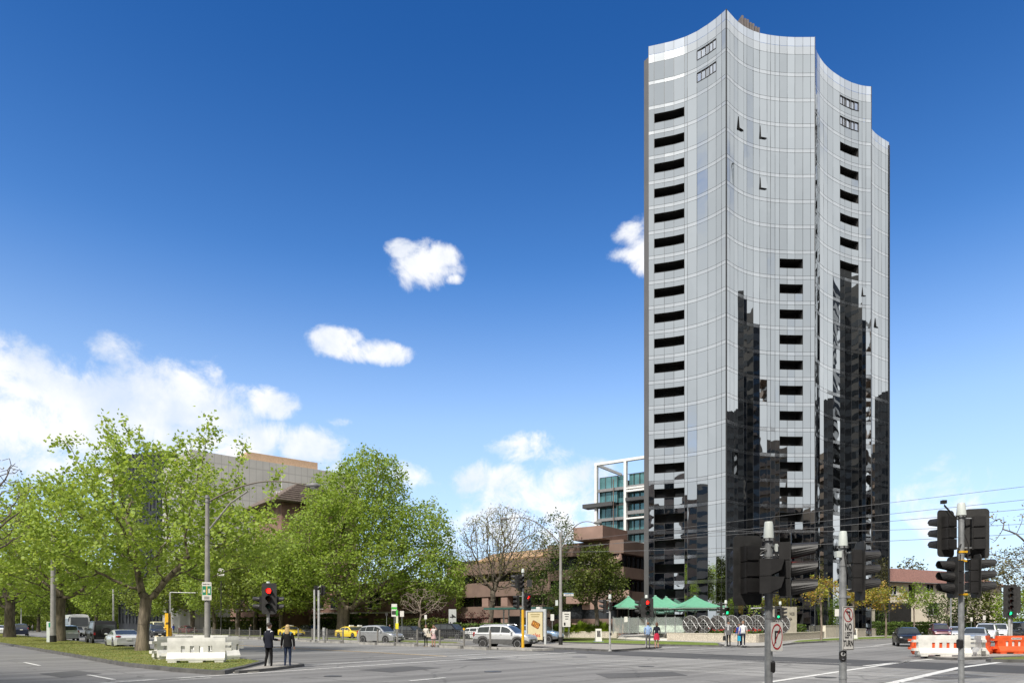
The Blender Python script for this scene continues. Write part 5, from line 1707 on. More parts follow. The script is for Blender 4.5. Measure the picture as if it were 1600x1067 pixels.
white_pl = mat('barrier_white', (.66, .65, .61), .5, var=.14, scale=2.2)
orange_pl = mat('barrier_orange', (.68, .10, .025), .5, var=.16, scale=2.2)
green_s = mat('sign_green', (.01, .22, .10), .5, var=.05)

def rrect(w, h, r, n=5):
    P = []
    for cx, cy, a0 in ((w / 2 - r, h / 2 - r, 0), (-w / 2 + r, h / 2 - r, 90), (-w / 2 + r, -h / 2 + r, 180), (w / 2 - r, -h / 2 + r, 270)):
        for k in range(n + 1):
            a = R(a0 + 90 * k / n); P.append((cx + r * math.cos(a), cy + r * math.sin(a)))
    return P
def plate(mb, P, th):
    """plate in local YZ, facing +X"""
    n = len(P)
    mb.add([(0, p[0], p[1]) for p in P] + [(-th, p[0], p[1]) for p in P], [tuple(range(n)), tuple(range(2 * n - 1, n - 1, -1))] + [(i, n + i, n + (i + 1) % n, (i + 1) % n) for i in range(n)])
def visor(mb, z, r, L, x0=.0, cut=74):
    """hood: tube open at the front with its underside cut away"""
    n = 16; vs = []; fs = []
    for t, (x, k) in enumerate(((x0, 1.0), (x0 + L, 1.02))):
        for q, rr in enumerate((r * k, (r - .008) * k)):
            for i in range(n + 1):
                a = R(-90 + cut) + (2 * PI - 2 * R(cut)) * i / n if t else R(-90 + cut * .25) + (2 * PI - 2 * R(cut * .25)) * i / n
                vs.append((x - (.08 * L if t and (i < 2 or i > n - 2) else 0), rr * math.cos(a), z + rr * math.sin(a)))
    m = n + 1
    for i in range(n):
        fs += [(i, i + 1, 2 * m + i + 1, 2 * m + i), (m + i, 3 * m + i, 3 * m + i + 1, m + i + 1), (2 * m + i, 2 * m + i + 1, 3 * m + i + 1, 3 * m + i)]
    fs += [(0, 2 * m, 3 * m, m), (n, m + n, 3 * m + n, 2 * m + n)]
    mb.add(vs, fs)
def head(parent, off, yaw, lit=None, aspects=('red', 'amber', 'green'), r=.10, pitch=.25, board=(.50, 1.05), vl=.33, arrows=False, name='signal_head'):
    """signal head at offset from the pole, facing yaw (radians, world)"""
    T = Matrix.Translation(off) @ Matrix.Rotation(yaw, 4, 'Z')
    n = len(aspects); hgt = pitch * n + .03
    mb = MB(); mb.T = T
    for i in range(n):
        z = (n - 1) / 2 * pitch - i * pitch
        mb.box((-.085, 0, z), (.15, r * 2.5, pitch - .012))
        mb.box((-.165, 0, z), (.02, r * 2.0, pitch * .8))
    h = mb.build(name, sig_black, parent)
    if board:
        mb = MB(); mb.T = T; plate(mb, rrect(board[0], board[1], .08), .012); mb.build('target_board', sig_grey, h)
    for i, a in enumerate(aspects):
        z = (n - 1) / 2 * pitch - i * pitch
        mb = MB(); mb.T = T; visor(mb, z, r * 1.13, vl); mb.build('visor', sig_black, h)
        mb = MB(); mb.T = T @ Matrix.Translation((.01, 0, z)); mb.lathe([(r, 0), (r * .7, .018), (0, .025)], 16, 'x'); mb.build('lens', (lens_on if lit == i else lens_off)[a], h)
    mb = MB(); mb.T = Matrix.Identity(4)
    o = Vector(off); b = T @ Vector((-.1, 0, hgt * .42)); c_ = T @ Vector((-.1, 0, -hgt * .42))
    for q in (b, c_):
        mb.tube([(0, 0, q.z), (q.x, q.y, q.z)], .016, 6)
    mb.tube([tuple(b), tuple(c_)], .014, 6)
    mb.build('bracket', galv, h)
    return h
def ped_head(parent, off, yaw, lit=None):
    T = Matrix.Translation(off) @ Matrix.Rotation(yaw, 4, 'Z')
    mb = MB(); mb.T = T
    mb.box((-.08, 0, .135), (.16, .27, .262)); mb.box((-.08, 0, -.135), (.16, .27, .262))
    h = mb.build('pedestrian_head', sig_black, parent)
    for i, a in enumerate(('red', 'green')):
        z = .135 - .27 * i
        mb = MB(); mb.T = T
        mb.add([(0, -.14, z + .125), (.2, -.14, z + .115), (.2, .14, z + .115), (0, .14, z + .125)], [(0, 1, 2, 3)])
        for s in (-1, 1): mb.add([(0, s * .14, z + .125), (.2, s * .14, z + .115), (.15, s * .135, z - .05), (0, s * .13, z - .12)], [(0, 1, 2, 3)])
        mb.build('visor', sig_black, h)
        mb = MB(); mb.T = T; mb.box((.004, 0, z), (.008, .20, .20)); mb.build('lens', (lens_on if lit == i else lens_off)[a], h)
    return h
def signal_pole(label, loc, h, r=.057, cap=True, material=None, capr=None):
    o = thing('traffic_light', label, 'traffic light', loc)
    mb = MB(); mb.cyl((0, 0, -.05), (0, 0, h - .26), r, n=16); mb.cyl((0, 0, -.02), (0, 0, .03), r * 1.9, n=16)
    for z in (.25, .6): mb.cyl((0, 0, z * (h - .3)), (0, 0, z * (h - .3) + .035), r * 1.12, n=16)
    mb.build('pole', material or galv, o, True)
    if cap:
        c = capr or r * 1.45
        mb = MB(); mb.lathe([(0, 0), (c, 0), (c * .97, .04), (c * .80, .24), (c * .70, .262), (0, .268)], 16, 'z', (0, 0, h - .27)); mb.build('cap', cap_m, o, True)
        mb = MB(); mb.lathe([(r, 0), (r * 1.5, .0), (r * 1.5, .03), (r, .03)], 16, 'z', (0, 0, h - .31)); mb.build('collar', galv, o, True)
        mb = MB()
        for k in range(7):
            a = k * .9; mb.box((r * 1.5 * math.cos(a), r * 1.5 * math.sin(a), h - .29), (.025, .025, .04), a)
        mb.build('terminal_bolts', sig_grey, o)['kind'] = 'stuff'
    return o
def cable(o, pts, r=.009):
    P = [Vector(p) for p in pts]; sp = []
    P2 = [P[0] * 2 - P[1]] + P + [P[-1] * 2 - P[-2]]
    for i in range(1, len(P2) - 2):
        p0, p1, p2, p3 = P2[i - 1:i + 3]
        for k in range(6):
            t = k / 6; sp.append(.5 * ((2 * p1) + (p2 - p0) * t + (2 * p0 - 5 * p1 + 4 * p2 - p3) * t * t + (3 * p1 - p0 - 3 * p2 + p3) * t ** 3))
    sp.append(P[-1])
    mb = MB(); mb.tube(sp, r, 6); return mb.build('cable', sig_black, o, True)
def push_button(o, off, yaw, arrow=True):
    T = Matrix.Translation(off) @ Matrix.Rotation(yaw, 4, 'Z')
    mb = MB(); mb.T = T; P = rrect(.11, .19, .045); plate(mb, P, .075)
    b = mb.build('push_button', sig_black, o)
    if arrow:
        mb = MB(); mb.T = T @ Matrix.Translation((.003, 0, .035)); mb.lathe([(.036, 0), (.036, .004), (0, .004)], 16, 'x'); mb.build('button_disc', mat('disc_grey', (.4, .4, .4), .4), b)
        mb = MB(); mb.T = T; mb.add([(.009, -.02, .03), (.009, .02, .03), (.009, 0, .065)], [(0, 1, 2)]); mb.add([(.009, -.007, .012), (.009, .007, .012), (.009, .007, .03), (.009, -.007, .03)], [(0, 1, 2, 3)]); mb.build('arrow', ink, b)
        mb = MB(); mb.T = T @ Matrix.Translation((.003, 0, -.045)); mb.lathe([(.028, 0), (.024, .014), (0, .016)], 16, 'x'); mb.build('button', chrome, b)
YZ = Matrix(((0, 0, 1, 0), (1, 0, 0, 0), (0, 1, 0, 0), (0, 0, 0, 1)))   # text x->Y, y->Z, faces +X
def sign_plate(o, off, yaw, w, h, r=.02, material=None, name='sign_plate'):
    T = Matrix.Translation(off) @ Matrix.Rotation(yaw, 4, 'Z')
    mb = MB(); mb.T = T; plate(mb, rrect(w, h, r), .006)
    return mb.build(name, material or sign_white, o), T
def ring(mb, r0, r1, x=.003, cz=0, n=32, ky=1.0):
    vs = []
    for k in range(n):
        a = 2 * PI * k / n; vs += [(x, r0 * math.cos(a) * ky, cz + r0 * math.sin(a)), (x, r1 * math.cos(a) * ky, cz + r1 * math.sin(a))]
    mb.add(vs, [(2 * k, 2 * k + 1, (2 * k + 3) % (2 * n), (2 * k + 2) % (2 * n)) for k in range(n)])
def bar(mb, a, b, w, x=.005):
    a = Vector((0, a[0], a[1])); b = Vector((0, b[0], b[1])); d = (b - a).normalized(); n = Vector((0, -d.z, d.y)) * w / 2
    mb.add([(x, q.y, q.z) for q in (a - n, b - n, b + n, a + n)], [(0, 1, 2, 3)])
yaw_cam = lambda loc: math.atan2(-loc[1], -loc[0])

# --- near pole with NO RIGHT TURN
d = 10.7; L0 = PX(1201, d); h = ZH(814, d)
o = signal_pole('near signal pole with round no right turn sign and red lit hooded signal', L0, h, .060, capr=.080)
zc = ZH(890, d)
head(o, (.33, -.06, zc + .0), R(-24), 0, board=(.52, 1.16), vl=.38, pitch=.285, r=.112)
head(o, (-.30, .10, zc + .0), R(102), None, board=(.5, 1.10))
ped_head(o, (-.02, -.16, ZH(901, d)), R(-24))
_, T = sign_plate(o, (.10, -.075, ZH(994, d)), R(-72), .22, .45, .02)
mb = MB(); mb.T = T; ring(mb, .092, .108, ky=.95, x=.003); s_ = o.children[-1]; bar(mb, (-.068, -.078), (.068, .08), .016, .006)
for m_ in mb.v: pass
mb.T = Matrix.Identity(4)
# tall oval ring as on the plate
mb = MB(); mb.T = T @ Matrix.Diagonal((1, 1, 1.95, 1)); ring(mb, .090, .104, x=.003); mb.T = T; bar(mb, (-.060, -.135), (.060, .15), .015, .0065); mb.build('red_ring', sign_red, s_)
mb = MB(); mb.T = T; bar(mb, (-.030, -.10), (-.030, .09), .028, .005); bar(mb, (-.044, .078), (.04, .078), .028, .0052)
mb.add([(.005, .035, .115), (.005, .035, .04), (.005, .075, .078)], [(0, 1, 2)]); mb.build('arrow', ink, s_)
push_button(o, (.075, .0, ZH(1041, d)), R(10), False)
for pts in (((.02, -.06, h - .4), (.12, -.08, h - .55), (.2, -.06, zc + .25)), ((-.05, -.05, h - .45), (-.16, -.04, h - .55), (-.18, 0, h - .95), (-.2, .05, zc + .1))): cable(o, pts)
mb = MB(); mb.box((.10, -.04, h - .42), (.04, .05, .12)); mb.build('sensor', cap_m, o)
for z in (ZH(868, d), ZH(950, d)):
    mb = MB(); mb.tube([(-.26, .06, z), (0, -.02, z + .01), (.22, -.06, z)], .012, 6); mb.cyl((0, 0, z - .02), (0, 0, z + .02), .068, n=16); mb.build('clamp', galv, o)

# --- pole with NO LEFT TURN
d = 12.2; L0 = PX(1317, d); h = ZH(829, d)
o = signal_pole('near signal pole with NO LEFT TURN plate and side-on black signal', L0, h, .062, capr=.082)
head(o, (.30, -.02, ZH(892, d)), R(-8), None, board=(.5, 1.05), vl=.31)
_, T = sign_plate(o, (.055, -.085, ZH(981, d)), R(-62), .30, .78, .03)
s_ = o.children[-1]
mb = MB(); mb.T = T; ring(mb, .108, .125, x=.003, cz=.235, n=36); bar(mb, (-.08, .315), (.08, .155), .018, .0065); mb.build('red_ring', sign_red, s_)
mb = MB(); mb.T = T; bar(mb, (.035, .16), (.035, .30), .026, .005); bar(mb, (.048, .29), (-.03, .29), .026, .0052); mb.add([(.005, -.025, .325), (.005, -.075, .29), (.005, -.025, .255)], [(0, 1, 2)]); mb.build('arrow', ink, s_)
mb = MB()
for i, w in enumerate(('NO', 'LEFT', 'TURN')):
    text_mb(w, .15 if w != 'NO' else .18, T @ Matrix.Translation((.004, 0, .02 - i * .145)) @ YZ @ Matrix.Diagonal((.66, 1, 1, 1)), mb)
mb.build('lettering', ink, s_)
mb = MB(); ring_T = T; mb.T = T
for (a, b) in (((-.135, -.375), (.135, -.375)), ((-.135, .375), (.135, .375)), ((-.138, -.375), (-.138, .375)), ((.138, -.375), (.138, .375))): bar(mb, a, b, .009, .004)
mb.build('border', ink, s_)
push_button(o, (-.03, -.07, ZH(1024, d)), R(-105))
mb = MB(); mb.box((-.10, -.03, ZH(866, d)), (.09, .09, .11)); mb.build('junction_box', cap_m, o)
cable(o, ((.0, -.065, h - .36), (.06, -.09, h - .6), (.16, -.05, h - .75), (.24, .0, ZH(880, d))))
cable(o, ((-.02, -.07, h - .36), (.03, -.11, h - .75), (.14, -.06, h - .9), (.2, 0, ZH(900, d))))
for z in (ZH(883, d), ZH(932, d)):
    mb = MB(); mb.cyl((0, 0, z - .018), (0, 0, z + .018), .07, n=16); mb.box((.09, -.02, z), (.06, .03, .04)); mb.build('clamp', galv, o)

# --- right pole with four heads
d = 14.3; L0 = PX(1502, d); h = ZH(785, d)
o = signal_pole('signal pole at right carrying four black heads and yellow clamps', L0, h, .057, capr=.095)
head(o, (-.30, .05, ZH(833, d)), R(108), None, board=(.46, .98), pitch=.235)
head(o, (.36, .06, ZH(833, d)), R(72), None, board=(.46, 1.05), pitch=.235)
head(o, (-.22, -.05, ZH(902, d)), R(176), None, board=(.42, .86), vl=.28, pitch=.235)
head(o, (.28, -.05, ZH(900, d)), R(-10), 0, board=(.44, .9), vl=.34, pitch=.235)
for z in (ZH(862, d), ZH(876, d), ZH(928, d)):
    mb = MB(); mb.cyl((0, 0, z - .022), (0, 0, z + .022), .069, n=16); mb.box((.075, -.03, z), (.06, .04, .04)); mb.build('clamp', yellow_s, o)
mb = MB(); mb.tube([(-.06, 0, ZH(812, d)), (-.2, 0, ZH(802, d)), (-.36, 0, ZH(790, d))], .012, 6); mb.tube([(-.2, 0, ZH(802, d)), (-.25, 0, ZH(797, d)), (-.36, 0, ZH(788, d))], .01, 6); mb.box((-.37, 0, ZH(784, d)), (.09, .09, .07)); mb.build('sensor', sig_black, o)
push_button(o, (-.085, -.03, ZH(1005, d)), R(185), False)
for pts in (((.04, -.05, ZH(835, d)), (.1, -.08, ZH(855, d)), (.08, -.08, ZH(872, d)), (.16, -.05, ZH(890, d)), (.2, -.02, ZH(896, d))), ((-.04, -.06, ZH(850, d)), (-.14, -.09, ZH(862, d)), (-.12, -.09, ZH(895, d)), (-.2, -.05, ZH(900, d))), ((-.05, -.06, ZH(866, d)), (-.10, -.1, ZH(885, d)), (-.07, -.1, ZH(898, d)), (-.16, -.05, ZH(900, d)))): cable(o, pts, .011)

# --- left island signal (red)
b = G(419, 1038.5, .1); d = b.y
o = signal_pole('red lit signal behind the couple on the left median nose', b, ZH(908, d) - .1, .058, capr=.09, material=pole_grey)
head(o, (.09, -.14, ZH(935, d) - .1), R(-90) + R(8), 0, board=(.58, 1.25), vl=.2, r=.105, pitch=.31)
head(o, (-.36, .05, ZH(942, d) - .1), R(190), None, aspects=('red', 'green'), board=None, vl=.26, pitch=.30)
head(o, (.34, .1, ZH(942, d) - .1), R(10), None, aspects=('red', 'green'), board=None, vl=.26, pitch=.30)
# --- yellow pole with two tiers (centre)
b = G(817, 1014.6, .0); d = b.y
o = signal_pole('two-tier red arrow signal on a yellow sleeved pole before the silver SUV', b, ZH(888, d), .07, material=galv, capr=.11)
mb = MB(); mb.cyl((0, 0, .12), (0, 0, ZH(952, d)), .10, n=14); mb.build('yellow_sleeve', yellow_s, o, True)
head(o, (-.15, -.12, ZH(910, d)), R(-40), None, board=(.62, 1.15), vl=.24, pitch=.31, r=.11)
head(o, (-.55, .1, ZH(908, d)), R(170), None, board=None, vl=.26, pitch=.31, r=.11)
mb = MB(); mb.box((.45, -.1, ZH(911, d)), (.34, .12, .5)); mb.build('sign_box', sig_grey, o)
head(o, (.33, -.16, ZH(940, d)), R(-52), 0, board=(.62, 1.2), vl=.22, pitch=.33, r=.115)
head(o, (-.42, .05, ZH(940, d)), R(185), None, board=(.5, 1.1), vl=.26, pitch=.31, r=.11)
# --- corner island pole
b = G(953, 1016.2, .13); d = b.y
o = signal_pole('pale slim signal pole at the paved corner tip left of the red skirt woman', b, ZH(928, d) - .13, .062, material=pole_grey, capr=.10)
head(o, (-.40, .05, ZH(947, d) - .13), R(170), None, board=(.5, 1.05), vl=.26, pitch=.28)
ped_head(o, (.14, -.12, ZH(947, d) - .13), R(-60))
push_button(o, (.07, -.05, ZH(990, d) - .13), R(-40), False)
# --- signal above the couple with red skirt
b = G(1010, 1007.5, .13); d = b.y
o = signal_pole('red lit signal over the man in blue shirt and woman in red skirt', b, ZH(929, d) - .13, .07, material=pole_grey, capr=.12)
head(o, (.03, -.18, ZH(949, d) - .13), R(-82), 0, board=(1.0, 1.5), vl=.22, pitch=.40, r=.14)
head(o, (-.62, .0, ZH(948, d) - .13), R(175), None, board=None, vl=.28, pitch=.34, r=.12)
# --- far corner poles
b = G(1134, 1007.8, .13); d = b.y
o = signal_pole('signal pole beside the man in grey suit in front of the wheel railing', b, ZH(937, d) - .13, .065, material=pole_grey, capr=.11)
head(o, (-.40, .1, ZH(950, d) - .13), R(165), None, board=(.55, 1.1), vl=.26, pitch=.3)
ped_head(o, (.05, -.16, ZH(954, d) - .13), R(-80), 1)
mb = MB(); mb.tube([(-.5, 0, ZH(951, d) - .1), (.35, 0, ZH(951, d) - .1)], .02, 6); mb.build('cross_arm', galv, o)
b = G(1219, 1004, .13); d = b.y
o = signal_pole('far signal pole with small green light by the sign wall', b, ZH(939, d) - .13, .07, material=pole_grey, capr=.12)
head(o, (-.22, -.15, ZH(957, d) - .13), R(-100), 2, board=(.62, 1.2), vl=.2, pitch=.34, r=.11)
head(o, (.30, .0, ZH(957, d) - .13), R(-5), None, board=None, vl=.28, pitch=.32)
# --- right edge signals
b = G(1577, 1003, .0); d = 46; b = PX(1577, d)
o = signal_pole('five-lens signal with green light near the right edge behind orange barriers', b, ZH(913, d), .075, material=pole_grey, capr=.11)
head(o, (-.06, -.15, ZH(939, d)), R(-96), 4, aspects=('amber', 'amber', 'red', 'red', 'green'), board=(.85, 2.2), vl=.2, pitch=.40, r=.12)
head(o, (.36, .1, ZH(936, d)), R(70), None, board=(.8, 1.8), vl=.25, pitch=.4, r=.12)
mb = MB(); mb.cyl((.3, .2, 0), (.3, .2, 2.1), .06, n=10); mb.build('post', pole_grey, o)
# --- dark signals on the twin pole behind the fence
b = G(498, 1001, .13); d = b.y
o = signal_pole('twin grey pole with dark signals seen from behind left of the yellow taxi', b, 5.2, .11, cap=False, material=pole_grey)
head(o, (-.25, .1, 4.9), R(120), None, board=(.5, 1.0)); head(o, (.35, .1, 4.95), R(60), None, board=(.5, 1.0))
mb = MB(); mb.cyl((-.42, 0, -.05), (-.42, 0, 5.0), .09, n=10); mb.cyl((.45, .2, 0), (.45, .2, 1.3), .14, n=10); mb.build('second_pole', pole_grey, o)

# ---------------- street lamps
def lamp_arm(o, p0, p1, rise, material, nm='arm', head_dir=None):
    p0, p1 = Vector(p0), Vector(p1)
    mb = MB(); pts = []
    for k in range(13):
        t = k / 12; q = p0.lerp(p1, t); q.z = p0.z + (p1.z - p0.z) * math.sin(t * PI / 2) ** .9 + rise * math.sin(t * PI) * .35; pts.append(q)
    mb.tube(pts, [.042 - .015 * k / 12 for k in range(13)], 8); a = mb.build(nm, material, o, True)
    dv = (p1 - p0); dv.z = 0; dv.normalize()
    T = Matrix.Translation(p1 + dv * .28) @ Matrix.Rotation(math.atan2(dv.y, dv.x), 4, 'Z')
    mb = MB(); mb.T = T; mb.lathe([(.05, -.3), (.10, -.2), (.15, .0), (.14, .22), (.03, .36)], 12, 'x'); lm = mb.build('lamp_head', mat('lamp_head_grey', (.16, .16, .16), .5), o, True)
    mb = MB(); mb.T = T; mb.ball((.05, 0, -.08), (.2, .12, .09), 10); mb.build('lamp_glass', mat('lamp_bowl', (.6, .62, .6), .2), lm, True)
conc = mat('concrete_pole', (.28, .27, .255), .85, var=.14, scale=3)
b = G(324, 1028, .14); d = b.y
o = thing('street_lamp', 'tall grey street lamp rising from the white barriers with FAIRWAY sign', 'street lamp', b)
z1 = ZH(778, d)
mb = MB(); mb.tube([(0, 0, -.05), (0, 0, 3.3), (0, 0, z1)], [.135, .12, .085], 14); mb.build('pole', conc, o, True)
mb = MB()
for z in (z1 - .15, z1 - .35, z1 - 1.9): mb.cyl((0, 0, z), (0, 0, z + .06), .115, n=14)
mb.build('pole_band', galv, o, True)
lamp_arm(o, (.12, 0, ZH(787, d)), (4.7, 0, ZH(763, d)), 1.0, mat('arm_brown', (.15, .125, .10), .6))
mb = MB(); mb.tube([(.12, 0, ZH(830, d)), (1.1, 0, ZH(790, d)), (1.9, 0, ZH(772, d))], .04, 6); mb.build('stay', conc, o, True)
s_, T = sign_plate(o, (.05, -.18, ZH(928, d)), R(-88), .44, .85, .03)
mb = MB(); mb.T = T; mb.add([(.004, y, z) for y, z in ((-.20, -.18), (-.03, -.18), (-.03, .24), (-.20, .24))], [(0, 1, 2, 3)]); mb.add([(.004, y, z) for y, z in ((.03, -.18), (.20, -.18), (.20, .24), (.03, .24))], [(0, 1, 2, 3)]); mb.build('green_panel', green_s, s_)
mb = MB(); mb.T = T; mb.add([(.004, y, z) for y, z in ((-.022, -.18), (.022, -.18), (.022, .24), (-.022, .24))], [(0, 1, 2, 3)]); mb.build('yellow_bar', yellow_s, s_)
mb = MB(); text_mb('FAIRWAY', .085, T @ Matrix.Translation((.005, 0, .325)) @ YZ, mb); mb.build('lettering', ink, s_)
mb = MB(); mb.T = T
for yc in (-.115, .115):
    P = rrect(.10, .13, .03) if yc < 0 else rrect(.08, .22, .03)
    mb.add([(.007, yc + p[0], .01 + p[1]) for p in P], [tuple(range(len(P)))])
mb.build('pictogram', sign_white, s_)
mb = MB(); mb.T = T
for k in range(2): mb.box((.005, 0, -.27 - .08 * k), (.004, .24, .03))
mb.build('small_print', sig_grey, s_)
# white box sign under the tree beside it
q = thing('sign', 'small blank white square plate hanging beside the tall street lamp', 'sign', PX(345, 60))
s_, T = sign_plate(q, (0, 0, ZH(893, 60)), R(-90), .62, .68, .02); mb = MB(); mb.cyl((0, .05, 0), (0, .05, ZH(900, 60)), .04, n=6); mb.build('post', sig_grey, q)

b = G(876, 1006.8, .13); d = b.y
o = thing('street_lamp', 'double-armed grey street lamp with curved arms on the corner island', 'street lamp', b)
z1 = ZH(836, d) - .13
mb = MB(); mb.tube([(0, 0, 0), (0, 0, 2.8), (0, 0, z1)], [.15, .13, .085], 14); mb.build('pole', conc, o, True)
mb = MB(); mb.cyl((0, 0, 0), (0, 0, .62), .165, n=14); mb.build('base_band', sig_black, o, True)
lamp_arm(o, (-.1, 0, ZH(850, d)), (-4.2, .3, ZH(812, d)), .9, mat('arm_brown', (.15, .125, .10)))
lamp_arm(o, (.1, 0, ZH(850, d)), (2.6, -.3, ZH(820, d)), .9, mat('arm_brown', (.15, .125, .10)))
mb = MB(); mb.tube([(0, 0, z1 - 1.1), (-.5, 0, z1 - .3), (-1.3, 0, z1 + .6)], .03, 6); mb.tube([(0, 0, z1 - 1.1), (.5, 0, z1 - .3), (1.1, 0, z1 + .5)], .03, 6); mb.build('stay', galv, o)
mb = MB(); mb.box((0, 0, z1 + .12), (.32, .2, .3)); mb.box((.08, 0, z1 + .35), (.1, .1, .2)); mb.build('top_box', galv, o)
mb = MB(); mb.box((-.32, -.05, ZH(944, d)), (.2, .16, .42)); mb.build('meter_box', cap_m, o)
s_, T = sign_plate(o, (.62, -.14, ZH(929, d) - .1), R(-90), .78, .24, .02, name='street_sign')
mb = MB(); mb.T = T; mb.add([(.004, y, z) for y, z in ((-.38, .05), (.38, .05), (.38, .11), (-.38, .11))], [(0, 1, 2, 3)]); mb.build('blue_strip', mat('street_blue', (.08, .22, .38), .5), s_)
mb = MB(); text_mb('ARTHUR S', .13, T @ Matrix.Translation((.005, 0, -.035)) @ YZ, mb); mb.build('lettering', ink, s_)
# other slim poles at left
for px, dd, top, r, lab in ((83, 62, 830, .24, 'thick grey service pole with black base left of the white wagon'), (177, 95, 905, .14, 'grey pole behind the big median tree'), (33, 150, 950, .12, 'far grey pole by the leftmost trunk'), (372, 105, 905, .13, 'grey tram pole with black base under the bare trees'), (266, 108, 925, .13, 'pale short pole above the yellow tram post')):
    o = thing('service_pole', lab, 'pole', PX(px, dd))
    mb = MB(); mb.cyl((0, 0, 0), (0, 0, ZH(top, dd)), r, r * .7, 12); mb.build('shaft', conc if r > .2 else pole_grey, o, True)
    mb = MB(); mb.cyl((0, 0, -.01), (0, 0, .75), r * 1.15, n=12); mb.build('base_band', sig_black, o, True)
    if px == 266: mb = MB(); mb.tube([(0, 0, ZH(925, dd)), (5.2, 0, ZH(926, dd))], .07, 6); mb.box((5.2, 0, ZH(929, dd)), (.2, .2, .9)); mb.build('arm', pole_grey, o)
    if px == 83: mb = MB(); mb.box((-.35, 0, 1.0), (.3, .3, 2.0)); mb.build('service_box', cap_m, o); mb = MB(); mb.box((-.2, -.16, 1.7), (.2, .03, .4)); mb.build('green_label', green_s, o)
# slim black and grey posts on the median
for px, py, top, lab in ((101, 1001, 955, 'slim dark post beside the second median tree'), (264, 1013, 938, 'slim dark post right of the big median trunk')):
    b = G(px, py, .0); o = thing('slim_post', lab, 'post', b)
    mb = MB(); mb.cyl((0, 0, -.02), (0, 0, ZH(top, b.y)), .05, n=8); mb.build('shaft', sig_grey, o)
    mb = MB(); mb.cyl((0, 0, ZH(top, b.y)), (0, 0, ZH(top, b.y) + .05), .06, n=8); mb.build('cap', galv, o)
# yellow tram post with ramp
b = PX(262, 98); o = thing('tram_post', 'yellow tram lane divider post with worn black mark', 'traffic post', b)
mb = MB(); mb.box((0, 0, 2.3), (.75, .35, 2.1), 0, .86); mb.build('upper_panel', yellow_s, o)
mb = MB(); mb.box((0, 0, .62), (.95, .6, 1.25)); mb.build('base_block', yellow_s, o)
mb = MB(); mb.T = Matrix.Translation((0, -.2, 1.9)); bar_ = Matrix.Rotation(R(-90), 4, 'Z'); mb.T = mb.T @ bar_; ring(mb, .1, .16, x=.01); bar(mb, (-.2, -.1), (.2, .12), .06, .012); mb.build('marking', ink, o)
ramp = MB(); a = b; ramp.add([(-1.8 + b.x, b.y - .3, .01), (-.5 + b.x, b.y - .3, .7), (-.5 + b.x, b.y + .4, .7), (-1.8 + b.x, b.y + .4, .01), (-.5 + b.x, b.y - .3, .01), (-.5 + b.x, b.y + .4, .01)], [(0, 4, 1), (0, 1, 2, 3), (3, 2, 5), (4, 5, 2, 1)])
tag(ramp.build('kerb_ramp', mat('cream_ramp', (.6, .5, .3))), 'cream kerb ramp beside the yellow tram post', 'ramp')

# ---------------- tram stop fences
fence_m = mat('fence_grey', (.12, .12, .12), .5, .4, var=.15)
post_m = mat('fence_post', (.20, .19, .175), .7, .2, var=.2)
def tram_fence(label, pxs, z0=.14, h=1.05, pick=.13, kerb=True):
    P = [G(px, py, 0) for px, py in pxs]
    o = thing('tram_fence', label, 'fence', (0, 0, 0), 0, 'tram stop fences')
    for p in P:
        mb = MB(); mb.cyl((p.x, p.y, 0), (p.x, p.y, h + .30), .07, n=10); mb.build('post', post_m, o, True)
    for a, b in zip(P, P[1:]):
        dv = (b - a); L = dv.length; dv.normalize()
        a2, b2 = a + dv * .1, b - dv * .1
        mb = MB()
        for zz in (.22, h): mb.tube([(a2.x, a2.y, zz), (b2.x, b2.y, zz)], .022, 5)
        n = min(80, max(4, int(L / pick)))
        for k in range(1, n):
            q = a2.lerp(b2, k / n); mb.cyl((q.x, q.y, .22), (q.x, q.y, h + (.0 if k % 2 else .06)), .009, n=4, caps=False)
        mb.build('picket_panel', fence_m, o)
        if kerb:
            mb = MB(); c = (a + b) / 2; mb.box((c.x, c.y, .10), (L * .86, .35, .2), ang_of(dv)); mb.build('base_kerb', kerb_l, o)
    return o
lerp_px = lambda a, b, n: [(a[0] + (b[0] - a[0]) * k / n, HZ + 1 / (1 / (a[1] - HZ) + (1 / (b[1] - HZ) - 1 / (a[1] - HZ)) * 0) if False else a[1] + (b[1] - a[1]) * k / n) for k in range(n + 1)]
tram_fence('long picket fence run from the yellow tram post to behind the couple', [(278, 992), (291, 992.6), (304, 993.3), (318, 994), (331, 994.6), (345, 995.4), (359, 996.2), (374, 997), (390, 997.9), (407, 998.8)])
tram_fence('picket fence run beyond the blonde woman and the dark twin pole', [(466, 1001.6), (488, 1002.6), (511, 1003.6), (536, 1004.8)])
tram_fence('picket fence run in front of the metallic grey hatchback', [(562, 1006), (590, 1007), (620, 1008.2), (652, 1009.6)])
tram_fence('picket fence run that ends before the silver SUV, orange capped post', [(687, 1011.4), (725, 1013), (766, 1015)])
p = G(725, 1013); o = thing('post_cap', 'orange cap on the fence post left of the silver SUV', 'cap', (p.x, p.y, 1.35)); mb = MB(); mb.cyl((0, 0, 0), (0, 0, .14), .08, n=10); mb.build('orange_sleeve', yellow_s, o)
# service road palisade (low, further back)
o = thing('median_fence', 'dark low picket fence along the service road behind the parked taxis', 'fence')
a, b = Wd(486, 92), Wd(760, 66)
fa = Facade(a, b); mb = MB()
for k in range(int(fa.L / .3)): q = fa.pt(k * .3, 0); mb.box((q.x, q.y, .62), (.035, .035, 1.0))
for zz in (.3, .95): mb.tube([tuple(fa.pt(0, zz)), tuple(fa.pt(fa.L, zz))], .025, 5)
mb.build('picket_panel', fence_m, o)

